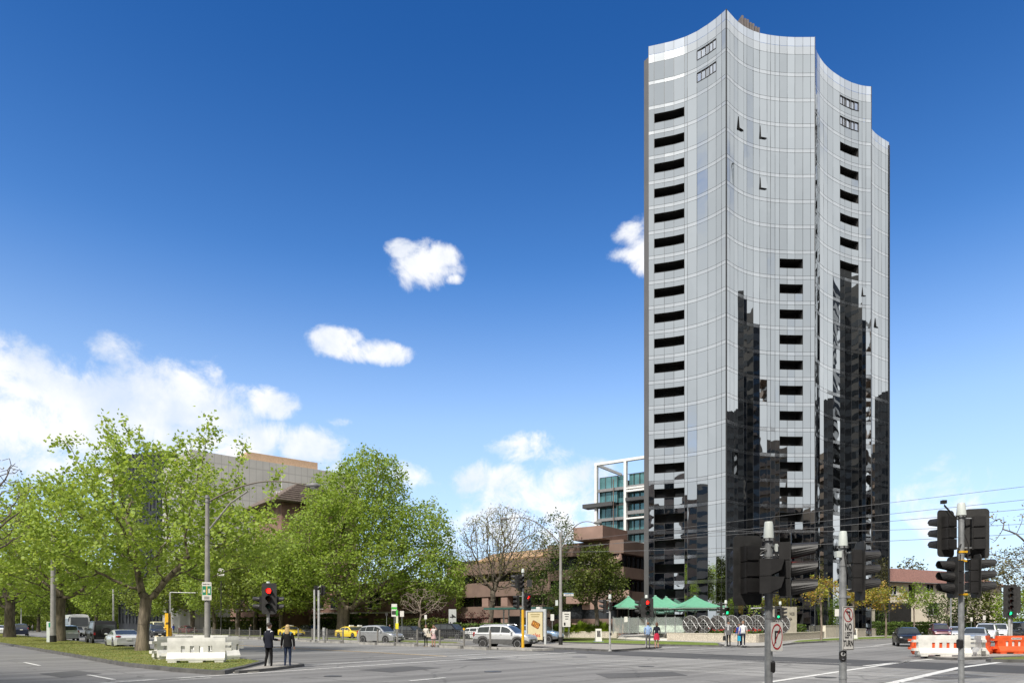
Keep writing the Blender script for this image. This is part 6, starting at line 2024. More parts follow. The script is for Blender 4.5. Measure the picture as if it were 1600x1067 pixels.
# ---------------- water filled barriers
def barrier(label, loc, rz, material, group, inserts=None, L=2.0, H=1.0, labelled=False):
    o = thing('plastic_barrier', label, 'barrier', loc, rz, group)
    prof = [(-.27, 0), (-.27, .16), (-.11, .40), (-.10, .9), (-.085, H), (.085, H), (.10, .9), (.11, .40), (.27, .16), (.27, 0)]
    mb = MB(); slots = [(-.62, -.46), (-.26, -.10), (.10, .26), (.46, .62)]
    def ext(x0, x1, P):
        n = len(P); mb.add([(x0, y, z) for y, z in P] + [(x1, y, z) for y, z in P], [tuple(range(n)), tuple(range(2 * n - 1, n - 1, -1))] + [(i, n + i, n + (i + 1) % n, (i + 1) % n) for i in range(n)])
    h = L / 2
    low = [(-.27, .09), (-.27, .18), (-.115, .42), (.115, .42), (.27, .18), (.27, .09)]
    ext(-h, h, low[::-1])
    for x0, x1 in ((-h + .05, -h + .4), (-.28, .28), (h - .4, h - .05)): mb.box(((x0 + x1) / 2, 0, .046), (x1 - x0, .52, .09))
    xs = [-h] + [v for s in slots for v in s] + [h]
    for i in range(0, len(xs), 2): mb.box(((xs[i] + xs[i + 1]) / 2, 0, .56), (xs[i + 1] - xs[i], .21, .282))
    ext(-h, h, [(.105, .70), (.10, .9), (.08, H), (-.08, H), (-.10, .9), (-.105, .70)])
    mb.build('shell', material, o)
    for s in (-1, 1):
        for k, z in enumerate((.34, .55, .78)):
            if (k + (s > 0)) % 2 == 0 or k == 2:
                mb = MB(); mb.box((s * (h + .12), 0, z), (.25, .2, .13)); mb.build('connector', material, o)
    if inserts:
        for (x0, x1) in slots: mb = MB(); mb.box(((x0 + x1) / 2, 0, .56), (x1 - x0 - .004, .12, .28)); mb.build('insert', inserts, o)
    if labelled:
        mb = MB(); mb.box((.0, -.108, .84), (.6, .006, .10)); s_ = mb.build('label_plate', sign_white, o)
        mb = MB()
        for k in range(8): mb.box((-.24 + .07 * k, -.113, .84), (.045, .004, .045))
        mb.build('small_print', ink, s_)
    return o
b = G(308, 1034, .14); barrier('front white plastic barrier round the lamp post, angled on the grass', b, R(12), white_pl, 'white plastic barriers', L=2.3, H=1.05)
b = G(272, 1028, .14); barrier('left end white plastic barrier seen nearly end on', b, R(62), white_pl, 'white plastic barriers', L=1.9, H=1.05)
b = G(316, 1023.5, .14); barrier('rear white plastic barrier behind the lamp post', (b.x, b.y, .14), R(8), white_pl, 'white plastic barriers', L=2.6, H=1.05)
b = G(352, 1029.5, .14); barrier('right end white plastic barrier of the lamp post enclosure', b, R(50), white_pl, 'white plastic barriers', L=1.2, H=1.05)
b = G(1474, 1024.5, .12); barrier('white barrier with red slot inserts beside the signal pole', b, R(-3), white_pl, 'barriers on the right island', orange_pl, L=2.6, H=1.08)
b = G(1442, 1021.8, .12); barrier('red orange barrier showing behind the left end of the white one', b, R(-3), orange_pl, 'barriers on the right island', L=1.0, H=1.0)
b = G(1531, 1023.5, .12); barrier('white barrier seen end on between the red ones', b, R(66), white_pl, 'barriers on the right island', L=1.6, H=1.05)
b = G(1541, 1020.5, .12); barrier('red orange barrier turned end on right of the signal pole', b, R(48), orange_pl, 'barriers on the right island', L=1.5, H=1.0)
b = G(1586, 1020.5, .12); barrier('long orange barrier with white label at the right edge', b, R(4), orange_pl, 'barriers on the right island', white_pl, L=2.2, H=1.0, labelled=True)
b = G(1646, 1020, .12); barrier('orange barrier partly beyond the right edge', b, R(4), orange_pl, 'barriers on the right island', L=2.2, H=1.0)

# ---------------- bus shelter with advertisement
b = G(800, 1004.5, .13); sh = thing('bus_shelter', 'grey bus shelter with green roof and poster panel reading coles', 'bus shelter', (0, 0, 0))
d1, d2 = 61.0, 57.5
A = PX(768, d1, .13); Bq = PX(846, d2, .13)
fa = Facade(A, Bq)
mb = MB(); fa.box(mb, -.5, fa.L + .1, ZH(952, d1), ZH(952, d1) + .16, -1.6, .5); mb.build('roof', mat('shelter_green', (.03, .09, .075), .5), sh)
mb = MB(); fa.box(mb, fa.L - .15, fa.L + .25, ZH(952, d1) - .3, ZH(952, d1) + .15, .2, .55); mb.build('roof_end', sign_white, sh)
for s0 in (.25, .85, 2.2):
    mb = MB(); fa.box(mb, s0, s0 + .09, .13, ZH(952, d1), -1.4, -1.31); mb.build('post', pole_grey, sh)
mb = MB(); fa.box(mb, .9, 2.2, .5, 2.5, -1.38, -1.36); mb.build('glass_panel', car_glass, sh)
mb = MB(); fa.box(mb, .9, 2.2, .55, .62, -1.1, -.7); mb.build('bench', galv, sh)
Fp = Facade(PX(824, 56.5, .13), PX(849, 55.8, .13))
mb = MB(); Fp.box(mb, -.14, Fp.L + .22, .75, ZH(951, 56), -.2, 0)
for s0 in (-.14, Fp.L + .06): Fp.box(mb, s0, s0 + .16, .13, .75, -.18, -.02)
cab = mb.build('poster_cabinet', mat('cabinet_grey', (.48, .50, .50), .4), sh)
mb = MB(); Fp.box(mb, 0, Fp.L, ZH(1000, 56), ZH(955, 56), 0.002, .03); mb.build('poster_frame', ink, cab)
mb = MB(); Fp.box(mb, .06, Fp.L - .06, ZH(999, 56) , ZH(956, 56), .031, .036); pst = mb.build('poster', mat('poster_cream', (.60, .52, .32), .4, var=.04), sh)
PT = Matrix.Translation(Fp.pt(Fp.L / 2, ZH(977, 56), .037)) @ Matrix.Rotation(Fp.rz, 4, 'Z') @ Matrix.Rotation(R(90), 4, 'X')
mb = MB(); text_mb('coles', .46, PT @ Matrix.Translation((0, -.78, .002)), mb); mb.build('lettering', mat('poster_red', (.45, .015, .02), .5, var=0), pst)
mb = MB(); mb.T = PT @ Matrix.Rotation(R(-28), 4, 'Z'); P = rrect(.78, .5, .12); mb.add([(p[0], p[1] + .1, .002) for p in P], [tuple(range(len(P)))]); mb.build('roast_picture', mat('roast_brown', (.22, .085, .02), .6, var=.8, scale=6), pst)
mb = MB(); mb.T = PT @ Matrix.Rotation(R(-28), 4, 'Z')
for k in range(4): P = rrect(.09, .34, .04); mb.add([(p[0] - .2 + .15 * k, p[1] + .13, .004) for p in P], [tuple(range(len(P)))])
mb.build('roast_slices', mat('roast_gold', (.50, .22, .03), .5, var=.5, scale=9), pst)
mb = MB(); mb.T = PT
for k in range(2): mb.box((0, .92 - .17 * k, .004), (.85 - .15 * k, .07, .003))
mb.build('small_print', mat('poster_print', (.33, .27, .13), .5), pst)
# ---------------- other signs
def post_sign(label, px, d, ytop, w, h, zpost0=0, material=None, r=.025, yaw=None, name='sign'):
    q = thing(name, label, 'sign', PX(px, d)); zt_ = ZH(ytop, d)
    mb = MB(); mb.cyl((0, .04, zpost0), (0, .04, zt_), r, n=8); mb.build('post', galv, q)
    s_, T = sign_plate(q, (0, 0, zt_ - h / 2), yaw if yaw is not None else R(-90), w, h, .02, material)
    return q, s_, T
q, s_, T = post_sign('tall tram stop sign with green band and yellow base on the fence line', 616, 59.5, 943, .48, 1.10, .14)
mb = MB(); mb.T = T; mb.add([(.004, y, z) for y, z in ((-.23, .08), (.23, .08), (.23, .28), (-.23, .28))], [(0, 1, 2, 3)]); mb.build('green_band', mat('stop_green', (.06, .42, .04), .5), s_)
mb = MB(); mb.T = T
mb.box((.004, 0, -.22), (.003, .43, .34))
mb.build('route_panel', sig_grey, s_)
mb = MB(); mb.box((.25, 0, 1.45), (.16, .12, 2.9)); mb.build('side_post', pole_grey, q)
mb = MB(); mb.box((.25, -.075, 2.2), (.2, .02, .7)); mb.build('yellow_panel', mat('pale_notice', (.6, .62, .45)), q)
mb = MB(); mb.box((.25, -.08, 1.6), (.26, .03, .5)); mb.build('yellow_base', mat('stop_yellow', (.78, .68, .02)), q)
mb = MB(); mb.box((.25, -.078, 2.75), (.18, .02, .5)); mb.build('green_panel', mat('stop_green', (.06, .42, .04)), q)
post_sign('plain grey-backed square sign right of the tram stop sign', 628, 66, 954, .38, .55, .13)
post_sign('small white parking sign near the small bare tree', 665, 74, 960, .26, .48, 0)
post_sign('dark-posted round back sign left of the tram stop sign', 604, 78, 957, .30, .30, 0, sig_grey)
post_sign('white plate sign by the pale blue SUV bonnet', 863, 66, 959, .34, .62, .13)
post_sign('white plate sign before the cafe umbrellas', 978, 70, 963, .36, .55, .13)
post_sign('white parking plate on a post between the near signal poles', 1308, 76, 951, .52, .80, .13)
post_sign('grey lamp-less steel pole behind the right signal pole', 1486, 92, 905, .05, .05, 0, galv, .1)
q, s_, T = post_sign('small blue and white directional sign at the far right hedge', 1538, 88, 961, .35, .6, 0)
post_sign('small white sign left of the blue directional one', 1518, 92, 964, .3, .5, 0)
# big number panel, digits lying on their side
q = thing('number_sign', 'tall grey panel sign with rotated black digits 45', 'sign', PX(707, 92)); s_, T = sign_plate(q, (0, 0, 1.9), R(-92), 1.02, 3.8, .02, mat('panel_grey', (.42, .43, .43), .5))
mb = MB(); text_mb('4', 1.15, T @ Matrix.Translation((.01, 0, .95)) @ Matrix.Rotation(R(-90), 4, 'X') @ YZ, mb); text_mb('5', 1.15, T @ Matrix.Translation((.01, 0, -.05)) @ Matrix.Rotation(R(-90), 4, 'X') @ YZ, mb); mb.build('lettering', ink, s_)
q = thing('notice_board', 'white angular notice board behind the double lamp pole', 'sign', PX(885, 80)); s_, T = sign_plate(q, (0, 0, 2.35), R(-88), .95, 1.75, .02)
mb = MB(); mb.T = T
for k in range(3): mb.box((.006, .05, .6 - .28 * k), (.005, .55 - .1 * k, .09))
mb.build('small_print', ink, s_); mb = MB(); mb.T = T; mb.box((.006, -.2, -.55), (.005, .2, .35)); mb.build('small_picture', ink, s_)
mb = MB(); mb.box((-.3, .03, .7), (.06, .06, 1.6)); mb.box((.3, .03, .7), (.06, .06, 1.6)); mb.build('legs', galv, q)
# sandwich boards
def a_frame(label, loc, rz):
    o = thing('sandwich_board', label, 'sign', loc, rz)
    for s in (-1, 1):
        mb = MB(); mb.T = Matrix.Translation((0, s * .16, .62)) @ Matrix.Rotation(s * R(11), 4, 'X'); mb.box((0, 0, 0), (.55, .03, 1.2)); pz = mb.build('panel', sign_white, o)
        mb = MB(); mb.T = Matrix.Translation((0, s * .16, .62)) @ Matrix.Rotation(s * R(11), 4, 'X'); mb.box((0, s * .018, .12), (.34, .008, .6)); mb.build('picture', mat('board_print', (.09, .085, .085), .6, var=.9, scale=7), pz)
    mb = MB(); mb.box((0, 0, .02), (.9, .7, .04)); mb.build('base', mat('board_base', (.18, .24, .34)), o)
a_frame('white sandwich board standing on the grass strip by the ramp', G(935, 1001.9, .13), R(5))
a_frame('white sandwich board on the footpath by the tower driveway', G(1334, 997.4, .13), R(8))

# ---------------- cafe terrace
canvas = mat('green_canvas', (.10, .30, .19), .8, var=.06)
def umbrella(label, px, d, ya, yb, half, rz):
    b = PX(px, d, .7); o = thing('cafe_umbrella', label, 'umbrella', b, rz, 'green cafe umbrellas')
    za, zb = ZH(ya, d) - .7, ZH(yb, d) - .7
    mb = MB(); rings = []; n = 4; m = 7; vs = []
    for k in range(m + 1):
        t = k / m; r = .12 + (half * 1.414 - .12) * t; z = za + (zb - za) * (1 - (1 - t) ** 1.75)
        for q in range(16):
            side = q // 4; f = (q % 4) / 4
            a0, a1 = PI / 4 + side * PI / 2, PI / 4 + (side + 1) * PI / 2
            x = (math.cos(a0) * (1 - f) + math.cos(a1) * f) * r; y = (math.sin(a0) * (1 - f) + math.sin(a1) * f) * r
            vs.append((x, y, z - .12 * t * math.sin(f * PI) * t))
    for q in range(16): vs.append((vs[m * 16 + q][0], vs[m * 16 + q][1], zb - .18))
    fs = [(k * 16 + q, (k + 1) * 16 + q, (k + 1) * 16 + (q + 1) % 16, k * 16 + (q + 1) % 16) for k in range(m + 1) for q in range(16)]
    fs.append(tuple(range(15, -1, -1)))
    mb.add(vs, [f[::-1] for f in fs]); cn = mb.build('canopy', canvas, o, True, 20)
    mb = MB(); mb.lathe([(.17, 0), (.15, .1), (0, .14)], 12, 'z', (0, 0, za - .02)); mb.build('top_cap', mat('canvas_pale', (.2, .4, .3)), cn)
    mb = MB(); mb.cyl((0, 0, -.02), (0, 0, za), .05, n=10); mb.build('pole', galv, o)
    mb = MB()
    for s in range(4):
        a = PI / 4 + s * PI / 2; mb.tube([(0, 0, za - .5), (math.cos(a) * half * 1.38, math.sin(a) * half * 1.38, zb - .02)], .025, 5)
    mb.build('ribs', galv, o)['kind'] = 'stuff'
    mb = MB(); P = [vs[m * 16 + q] for q in (0, 4, 8, 12, 0)]; mb.tube([(p[0], p[1], zb - .19) for p in P], .03, 5, False); mb.build('hem_rail', cap_m, o)
umbrella('leftmost green hip-roofed cafe umbrella, nearest the evergreen tree', 982, 80, 932, 947.5, 1.9, R(8))
umbrella('green cafe umbrella behind the red signal', 1024, 76, 931, 947.5, 2.3, R(8))
umbrella('smallest looking green cafe umbrella set back between two others', 1041, 84, 932.5, 948, 2.1, R(8))
umbrella('largest green cafe umbrella, right of the row beside the wheel railing', 1086, 73, 931.5, 947.5, 2.5, R(8))
# glass balustrade
bal = thing('glass_balustrade', 'clear glass balustrade with steel posts round the cafe terrace', 'balustrade')
bg_ = bpy.data.materials.new('clear_glass'); bg_.use_nodes = True
nt = bg_.node_tree; bs = nt.nodes['Principled BSDF']; bs.inputs['Base Color'].default_value = (.78, .88, .83, 1); bs.inputs['Roughness'].default_value = .03; bs.inputs['Alpha'].default_value = .13
ga, gb_ = PX(958, 79, .7), PX(1070, 71.5, .7); fa = Facade(ga, gb_)
for i in range(9):
    mb = MB(); s0 = fa.L * i / 8; fa.box(mb, s0 - .04, s0 + .04, .7, ZH(962, 75), -.04, .04); mb.build('post', galv, bal)
    if i < 8:
        mb = MB(); fa.box(mb, s0 + .06, s0 + fa.L / 8 - .06, .8, ZH(964, 75), -.008, .008); mb.build('glass_panel', bg_, bal)
        if i > 2: mb = MB(); fa.box(mb, s0 + .06, s0 + fa.L / 8 - .06, .95, 1.65, -.03, -.012); mb.build('frosted_band', mat('frosted_band', (.42, .48, .40), .6, var=.35, scale=3), bal)
# cafe furniture behind the glass
wood_d = mat('dark_wood', (.05, .04, .035), .6)
for i in range(7):
    p = PX(968 + i * 14, 82 - i * .6, .7); o = thing('cafe_table', 'dark round cafe table behind the glass balustrade', 'table', p, 0, 'cafe tables on the terrace')
    mb = MB(); mb.cyl((0, 0, .71), (0, 0, .75), .42, n=14); mb.build('table_top', wood_d, o); mb = MB(); mb.cyl((0, 0, 0), (0, 0, .71), .035, n=8); mb.cyl((0, 0, 0), (0, 0, .03), .25, n=12); mb.build('leg', galv, o)
    for s in (-1, 1):
        c = thing('cafe_chair', 'dark cafe chair drawn up to a terrace table', 'chair', (p.x + s * .75, p.y, .7), 0 if s < 0 else PI, 'cafe chairs on the terrace')
        mb = MB(); mb.box((0, 0, .45), (.42, .42, .04)); mb.build('seat', wood_d, c); mb = MB(); mb.box((-.2, 0, .7), (.04, .42, .45)); mb.build('backrest', wood_d, c)
        for lx in (-.18, .18):
            for ly in (-.18, .18): mb = MB(); mb.cyl((lx, ly, 0), (lx, ly, .44), .018, n=6); mb.build('leg', galv, c)
# wheel railing: row of big ornamental discs
disc_m = mat('disc_mesh', (.055, .05, .048), .7, .2, var=.3, scale=14); spoke_m = mat('disc_steel', (.42, .42, .42), .4, .6, var=.15)
w0 = None
for i, px in enumerate((1078.5, 1099, 1121, 1142.5, 1163, 1182.5, 1201.5, 1220)):
    dd = 70.2 - i * .62; p = PX(px, dd, .82); h_ = .93
    if w0 is None:
        w0 = o = thing('wheel_screen', 'round steel wheel screen with crossed spokes in the row above the red flowers', 'screen', p, R(-46), 'wheel screens along the stone wall')
        for q in range(2):
            pass
        mb = MB(); mb.T = Matrix.Translation((0, 0, h_)); mb.lathe([(.42, -.02), (.89, -.02), (.89, .02), (.42, .02), (.42, -.02)], 28, 'y'); mb.build('mesh_disc', disc_m, o)
        mb = MB(); mb.T = Matrix.Translation((0, 0, h_)); n = 32
        pts = [(math.cos(2 * PI * k / n) * .90, 0, math.sin(2 * PI * k / n) * .90) for k in range(n + 1)]; mb.tube(pts, .035, 6, False); mb.build('rim', spoke_m, o)
        mb = MB(); mb.T = Matrix.Translation((0, -.03, h_))
        for s in (-1, 1): mb.box((s * .13, 0, 0), (.045, .04, 1.74)); mb.box((0, 0, s * .13), (1.74, .04, .045))
        for zc_ in (-.45, .45):
            for s in (-1, 1):
                mb.tube([(-.42 , 0, zc_ - s * .3), (.42, 0, zc_ + s * .3)], .03, 5); mb.tube([(zc_ - s * .3, 0, -.42), (zc_ + s * .3, 0, .42)], .022, 5)
        mb.build('spokes', spoke_m, o)
    else:
        dup(w0, p, R(-46))
# far wires over the tram tracks
wire_m = mat('wire', (.16, .16, .165), .5, var=0)
def wire(label, pts, r=.014, sag=.3):
    a, b = [Vector(p) for p in pts]; mb = MB(); mb.tube([a.lerp(b, k / 24) - Vector((0, 0, sag * 4 * (k / 24) * (1 - k / 24))) for k in range(25)], r, 5)
    tag(mb.build('overhead_wire', wire_m), label, 'wire', 'tram wires over the junction')
for i, (pl, dl, pr_, dr, s_) in enumerate((((700, 868), 52, (1700, 748), 20, 0), ((700, 876), 54, (1700, 770), 21, 0), ((640, 866), 56, (1700, 786), 22.5, .25), ((1100, 829), 36, (1700, 812), 26, .2), ((880, 862), 47, (1700, 828), 24, .15))):
    wire('%s overhead tram wire crossing in front of the glass tower' % ('highest', 'second highest', 'middle', 'second lowest', 'lowest')[i], (PX(pl[0], dl, ZH(pl[1], dl)), PX(pr_[0], dr, ZH(pr_[1], dr))), .0075 + .0008 * i, s_)
# ================================================================== people
skin_m = mat('skin', (.42, .25, .18), .55, var=.06)
def cloth(name, col, var=.18): return mat('cloth_' + name, col, .85, var=var, scale=14, spec=.2)
def person(label, loc, face, h=1.75, top='navy', bottom='black', shoes='black', hair=None, hair_len=0, female=False, bare_legs=False,
           arms=((.24, -.03), (.26, .02)), stride=0.0, jacket=None, skirt=None, sleeve=True, turn=0.0, elbows=None, sides=2, fat=1.0, lean=0.0):
    """figure standing at loc, facing the world direction 'face' (local +Y is forward)"""
    rz = math.atan2(face[1], face[0]) - PI / 2
    o = thing('person', label, 'person', loc, rz)
    s = h / 1.75
    sw = (.165 if female else .19) * fat; hw = .085 * fat
    J = {}; E = []
    def j(n, p, r): J[n] = (Vector(p) * s, r * s)
    j('pelvis', (0, 0, .94), .135 * fat); j('waist', (0, .0 + lean * .3, 1.10), (.105 if female else .125) * fat); j('chest', (0, .01 + lean * .7, 1.32), .135 * fat)
    j('neckb', (0, -.01 + lean, 1.46), .062); j('neck', (0, 0 + lean, 1.53), .052)
    j('head1', (0, .015 + lean, 1.60), .078); j('head2', (0, .01 + lean, 1.67), .092); j('top', (0, 0 + lean, 1.715), .070)
    for sd_, sg in (('l', -1), ('r', 1)):
        st = stride * sg
        j('hip' + sd_, (sg * hw, 0, .88), .092 * fat); j('knee' + sd_, (sg * (hw + .005), .02 + st * .5, .49), .058); j('calf' + sd_, (sg * (hw + .005), -.01 + st * .8, .32), .056)
        j('ank' + sd_, (sg * (hw + .01), -.02 + st, .09), .038); j('heel' + sd_, (sg * (hw + .01), -.03 + st, .045), .042); j('toe' + sd_, (sg * (hw + .03), .15 + st, .032), .032)
        j('sho' + sd_, (sg * sw, lean, 1.415), .062)
        ea = (elbows or {}).get(sd_)
        if ea: el, wr = ea
        else:
            a = arms[0 if sd_ == 'l' else 1]; el = (sg * (sw + .05), -.04 + a[1], 1.14); wr = (sg * (sw + .055 + (a[0] - .24)), .05 + a[1] * 2, .90)
        j('elb' + sd_, el, .044); j('wri' + sd_, wr, .029)
        d = (Vector(wr) - Vector(el)).normalized(); j('palm' + sd_, tuple(Vector(wr) + d * .075), .032)
    L = [('pelvis', 'waist', 't'), ('waist', 'chest', 't'), ('chest', 'neckb', 't'), ('neckb', 'neck', 's'), ('neck', 'head1', 's'), ('head1', 'head2', 's'), ('head2', 'top', 's')]
    for q in 'lr':
        L += [('pelvis', 'hip' + q, 'b'), ('hip' + q, 'knee' + q, 'b'), ('knee' + q, 'calf' + q, 'k'), ('calf' + q, 'ank' + q, 'k'), ('ank' + q, 'heel' + q, 'f'), ('heel' + q, 'toe' + q, 'f'),
              ('chest', 'sho' + q, 't'), ('sho' + q, 'elb' + q, 't'), ('elb' + q, 'wri' + q, 'a'), ('wri' + q, 'palm' + q, 's')]
    names = list(J); idx = {n: i for i, n in enumerate(names)}
    bm = bmesh.new()
    sk = bm.verts.layers.skin.verify()
    V = [bm.verts.new(J[n][0]) for n in names]
    for n, v in zip(names, V):
        v[sk].radius = (J[n][1], J[n][1]); v[sk].use_root = (n == 'pelvis')
    for a, b, _ in L: bm.edges.new((V[idx[a]], V[idx[b]]))
    me = bpy.data.meshes.new('sk'); bm.to_mesh(me); bm.free()
    t = bpy.data.objects.new('sk', me); COL.objects.link(t)
    t.modifiers.new('s', 'SKIN').use_smooth_shade = True
    sb = t.modifiers.new('u', 'SUBSURF'); sb.levels = 1; sb.render_levels = 1
    dg = bpy.context.evaluated_depsgraph_get()
    me2 = bpy.data.meshes.new_from_object(t.evaluated_get(dg))
    bpy.data.objects.remove(t); bpy.data.meshes.remove(me)
    verts = [tuple(v.co) for v in me2.vertices]; faces = [tuple(p.vertices) for p in me2.polygons]
    bpy.data.meshes.remove(me2)
    mb = MB(); mb.v = verts; mb.f = [list(f) for f in faces]
    mt = [cloth(*top) if isinstance(top, tuple) else top, cloth(*bottom), skin_m, cloth(*shoes)]
    seg = [(J[a][0], J[b][0], J[a][1], k) for a, b, k in L]
    for f in faces:
        c = sum((Vector(verts[i]) for i in f), Vector()) / len(f)
        best, bk = 1e9, 's'
        for a, b, r, k in seg:
            ab = b - a; tt = max(0, min(1, (c - a).dot(ab) / max(1e-9, ab.length_squared))); d = (c - a - ab * tt).length - r * .6
            if d < best: best, bk = d, k
        m = {'t': 0, 'b': 1, 's': 2, 'f': 3, 'k': 2 if bare_legs else 1, 'a': 0 if sleeve else 2}[bk]
        if bk == 'b' and c.z > .93 * s: m = 0
        if bk == 'b' and bare_legs and c.z < .62 * s: m = 2
        mb.m.append(m)
    # face, ears, fingers join the same mesh
    hd = J['head2'][0]
    mb.mi = 2
    mb.ball((hd.x, hd.y + .095 * s, hd.z - .025 * s), (.014 * s, .022 * s, .024 * s), 6)
    for sg in (-1, 1): mb.ball((hd.x + sg * .085 * s, hd.y - .005 * s, hd.z - .02 * s), (.014 * s, .024 * s, .035 * s), 6)
    mb.ball((hd.x, hd.y + .085 * s, hd.z - .075 * s), (.026 * s, .012 * s, .009 * s), 6)
    for q, sg in (('l', -1), ('r', 1)):
        p = J['palm' + q][0]; d = (p - J['wri' + q][0]).normalized(); side = Vector((0, 1, 0)); side = (side - d * side.dot(d)).normalized(); inn = d.cross(side)
        for k in range(4):
            b0 = p + side * (.030 - .020 * k) * s; l = (.068, .076, .070, .055)[k] * s
            c1 = b0 + d * l * .55 + inn * sg * .006; c2 = b0 + d * l * .95 + inn * sg * .022
            mb.tube([tuple(b0 - d * .01), tuple(c1), tuple(c2)], [.0095 * s, .0085 * s, .007 * s], 5)
        b0 = p + side * .03 * s - d * .045 * s; mb.tube([tuple(b0), tuple(b0 + side * .025 * s + d * .03 * s), tuple(b0 + side * .03 * s + d * .06 * s)], [.011 * s, .010 * s, .008 * s], 5)
    bo = mb.build('body', mt, o, True, 60)
    mb = MB()
    for sg in (-1, 1): mb.ball((hd.x + sg * .032 * s, hd.y + .083 * s, hd.z + .005 * s), (.012 * s, .008 * s, .008 * s), 6)
    mb.build('eyes', ink, o)['kind'] = 'stuff'
    if hair:
        hm = mat('hair_' + hair[0], hair[1], .6, var=.35, scale=30)
        mb = MB(); n = 14; vs = []; fs = []
        m = 7
        for i in range(m + 1):
            for k in range(n):
                a = 2 * PI * k / n; back = .5 - .5 * math.sin(a)          # 1 at the back of the head
                lim = 60 + 60 * back
                th = R(lim) * i / m
                x = math.cos(a) * math.sin(th) * .098; y = math.sin(a) * math.sin(th) * .108; z = math.cos(th) * .112
                vs.append(((hd.x + x * s), hd.y + (y - .012) * s, hd.z + (z + .0) * s))
        for i in range(m):
            for k in range(n): k2 = (k + 1) % n; fs.append((i * n + k, i * n + k2, (i + 1) * n + k2, (i + 1) * n + k))
        mb.add(vs, fs)
        if hair_len:
            mb.loft([(0, hd.y - .03 * s, hd.z + .04 * s, .085 * s, .075 * s), (0, hd.y - .055 * s, hd.z - .06 * s, .10 * s, .06 * s), (0, hd.y - .085 * s, hd.z - .06 * s - hair_len * .5, .105 * s, .045 * s), (0, hd.y - .095 * s, hd.z - .06 * s - hair_len, .06 * s, .025 * s)], 10)
        mb.build('hair', hm, o, True, 70)
    if jacket:
        jm = cloth(*jacket[:2]); z0 = jacket[2] if len(jacket) > 2 else .80
        mb = MB(); y = lean
        mb.loft([(0, 0, z0 * s, (hw + .105) * s, .145 * s * fat), (0, 0, .98 * s, (hw + .10) * s, .14 * s * fat), (0, y * .3, 1.12 * s, (hw + .075) * s, .128 * s * fat), (0, y * .7, 1.30 * s, (sw + .012) * s, .142 * s * fat), (0, y, 1.42 * s, (sw - .01) * s, .11 * s), (0, y - .01, 1.48 * s, .075 * s, .072 * s)], 16, False)
        for q in 'lr':
            P = [J['sho' + q][0], J['elb' + q][0], J['elb' + q][0].lerp(J['wri' + q][0], .5), J['wri' + q][0]]
            mb.tube([tuple(p) for p in P], [.068 * s, .056 * s, .050 * s, .046 * s], 10)
        mb.build('jacket', jm, o, True, 60)
        if not female:
            mb = MB(); mb.add([(-.03 * s, .15 * s, 1.12 * s), (.03 * s, .15 * s, 1.12 * s), (.045 * s, .125 * s, 1.42 * s), (-.045 * s, .125 * s, 1.42 * s)], [(0, 1, 2, 3)]); mb.build('shirt_front', cloth('white', (.6, .6, .6)), o)
    if skirt:
        mb = MB(); z0 = skirt[2]
        mb.loft([(0, 0, z0 * s, .22 * s, .19 * s), (0, 0, .80 * s, .19 * s, .155 * s), (0, 0, 1.04 * s, .135 * s, .115 * s)], 18, False)
        mb.build('skirt', cloth(*skirt[:2]), o, True, 60)
    return o
def bag(name, label, at, size, material, strap=0):
    o = thing(name, label, 'bag', at)
    mb = MB(); mb.box((0, 0, size[2] / 2), size, 0, .86); mb.build('pouch', material, o)
    mb = MB(); mb.tube([(-size[0] * .3, 0, size[2]), (-size[0] * .22, 0, size[2] + .10 + strap), (size[0] * .22, 0, size[2] + .10 + strap), (size[0] * .3, 0, size[2])], .012, 6); mb.build('handle', material, o)
    return o
dark_h = ('dark', (.025, .018, .014)); blonde = ('blonde', (.45, .32, .15)); brown_h = ('brown', (.10, .05, .028)); black_h = ('black', (.012, .011, .011))
navy_c = ('navy', (.014, .016, .026)); black_c = ('black', (.012, .012, .013)); jean = ('denim', (.022, .034, .07)); grey_c = ('grey', (.11, .11, .115)); white_c_ = ('white', (.6, .6, .6))
# couple on the median nose
b = G(420, 1043.2, .02)
person('man in dark navy suit standing with back half turned beside the blonde woman', b, (.55, .83), 1.78, ('white', (.6, .6, .6)), black_c, black_c, dark_h, jacket=('navy', (.014, .016, .026), .80), stride=.07,
       elbows={'r': ((.25, .0, 1.13), (.19, .24, 1.10)), 'l': ((-.25, -.03, 1.13), (-.24, .06, .88))}, lean=.02)
b = G(449.5, 1042.2, .02)
person('blonde woman seen from behind in black jacket and blue jeans', b, (.05, 1), 1.70, ('teal', (.10, .17, .22)), jean, ('tan', (.35, .24, .13)), blonde, .30, True, jacket=('black', (.012, .012, .013), .86),
       elbows={'r': ((.24, .02, 1.14), (.25, .05, .88)), 'l': ((-.25, .02, 1.14), (-.30, .10, .92))}, stride=.03)
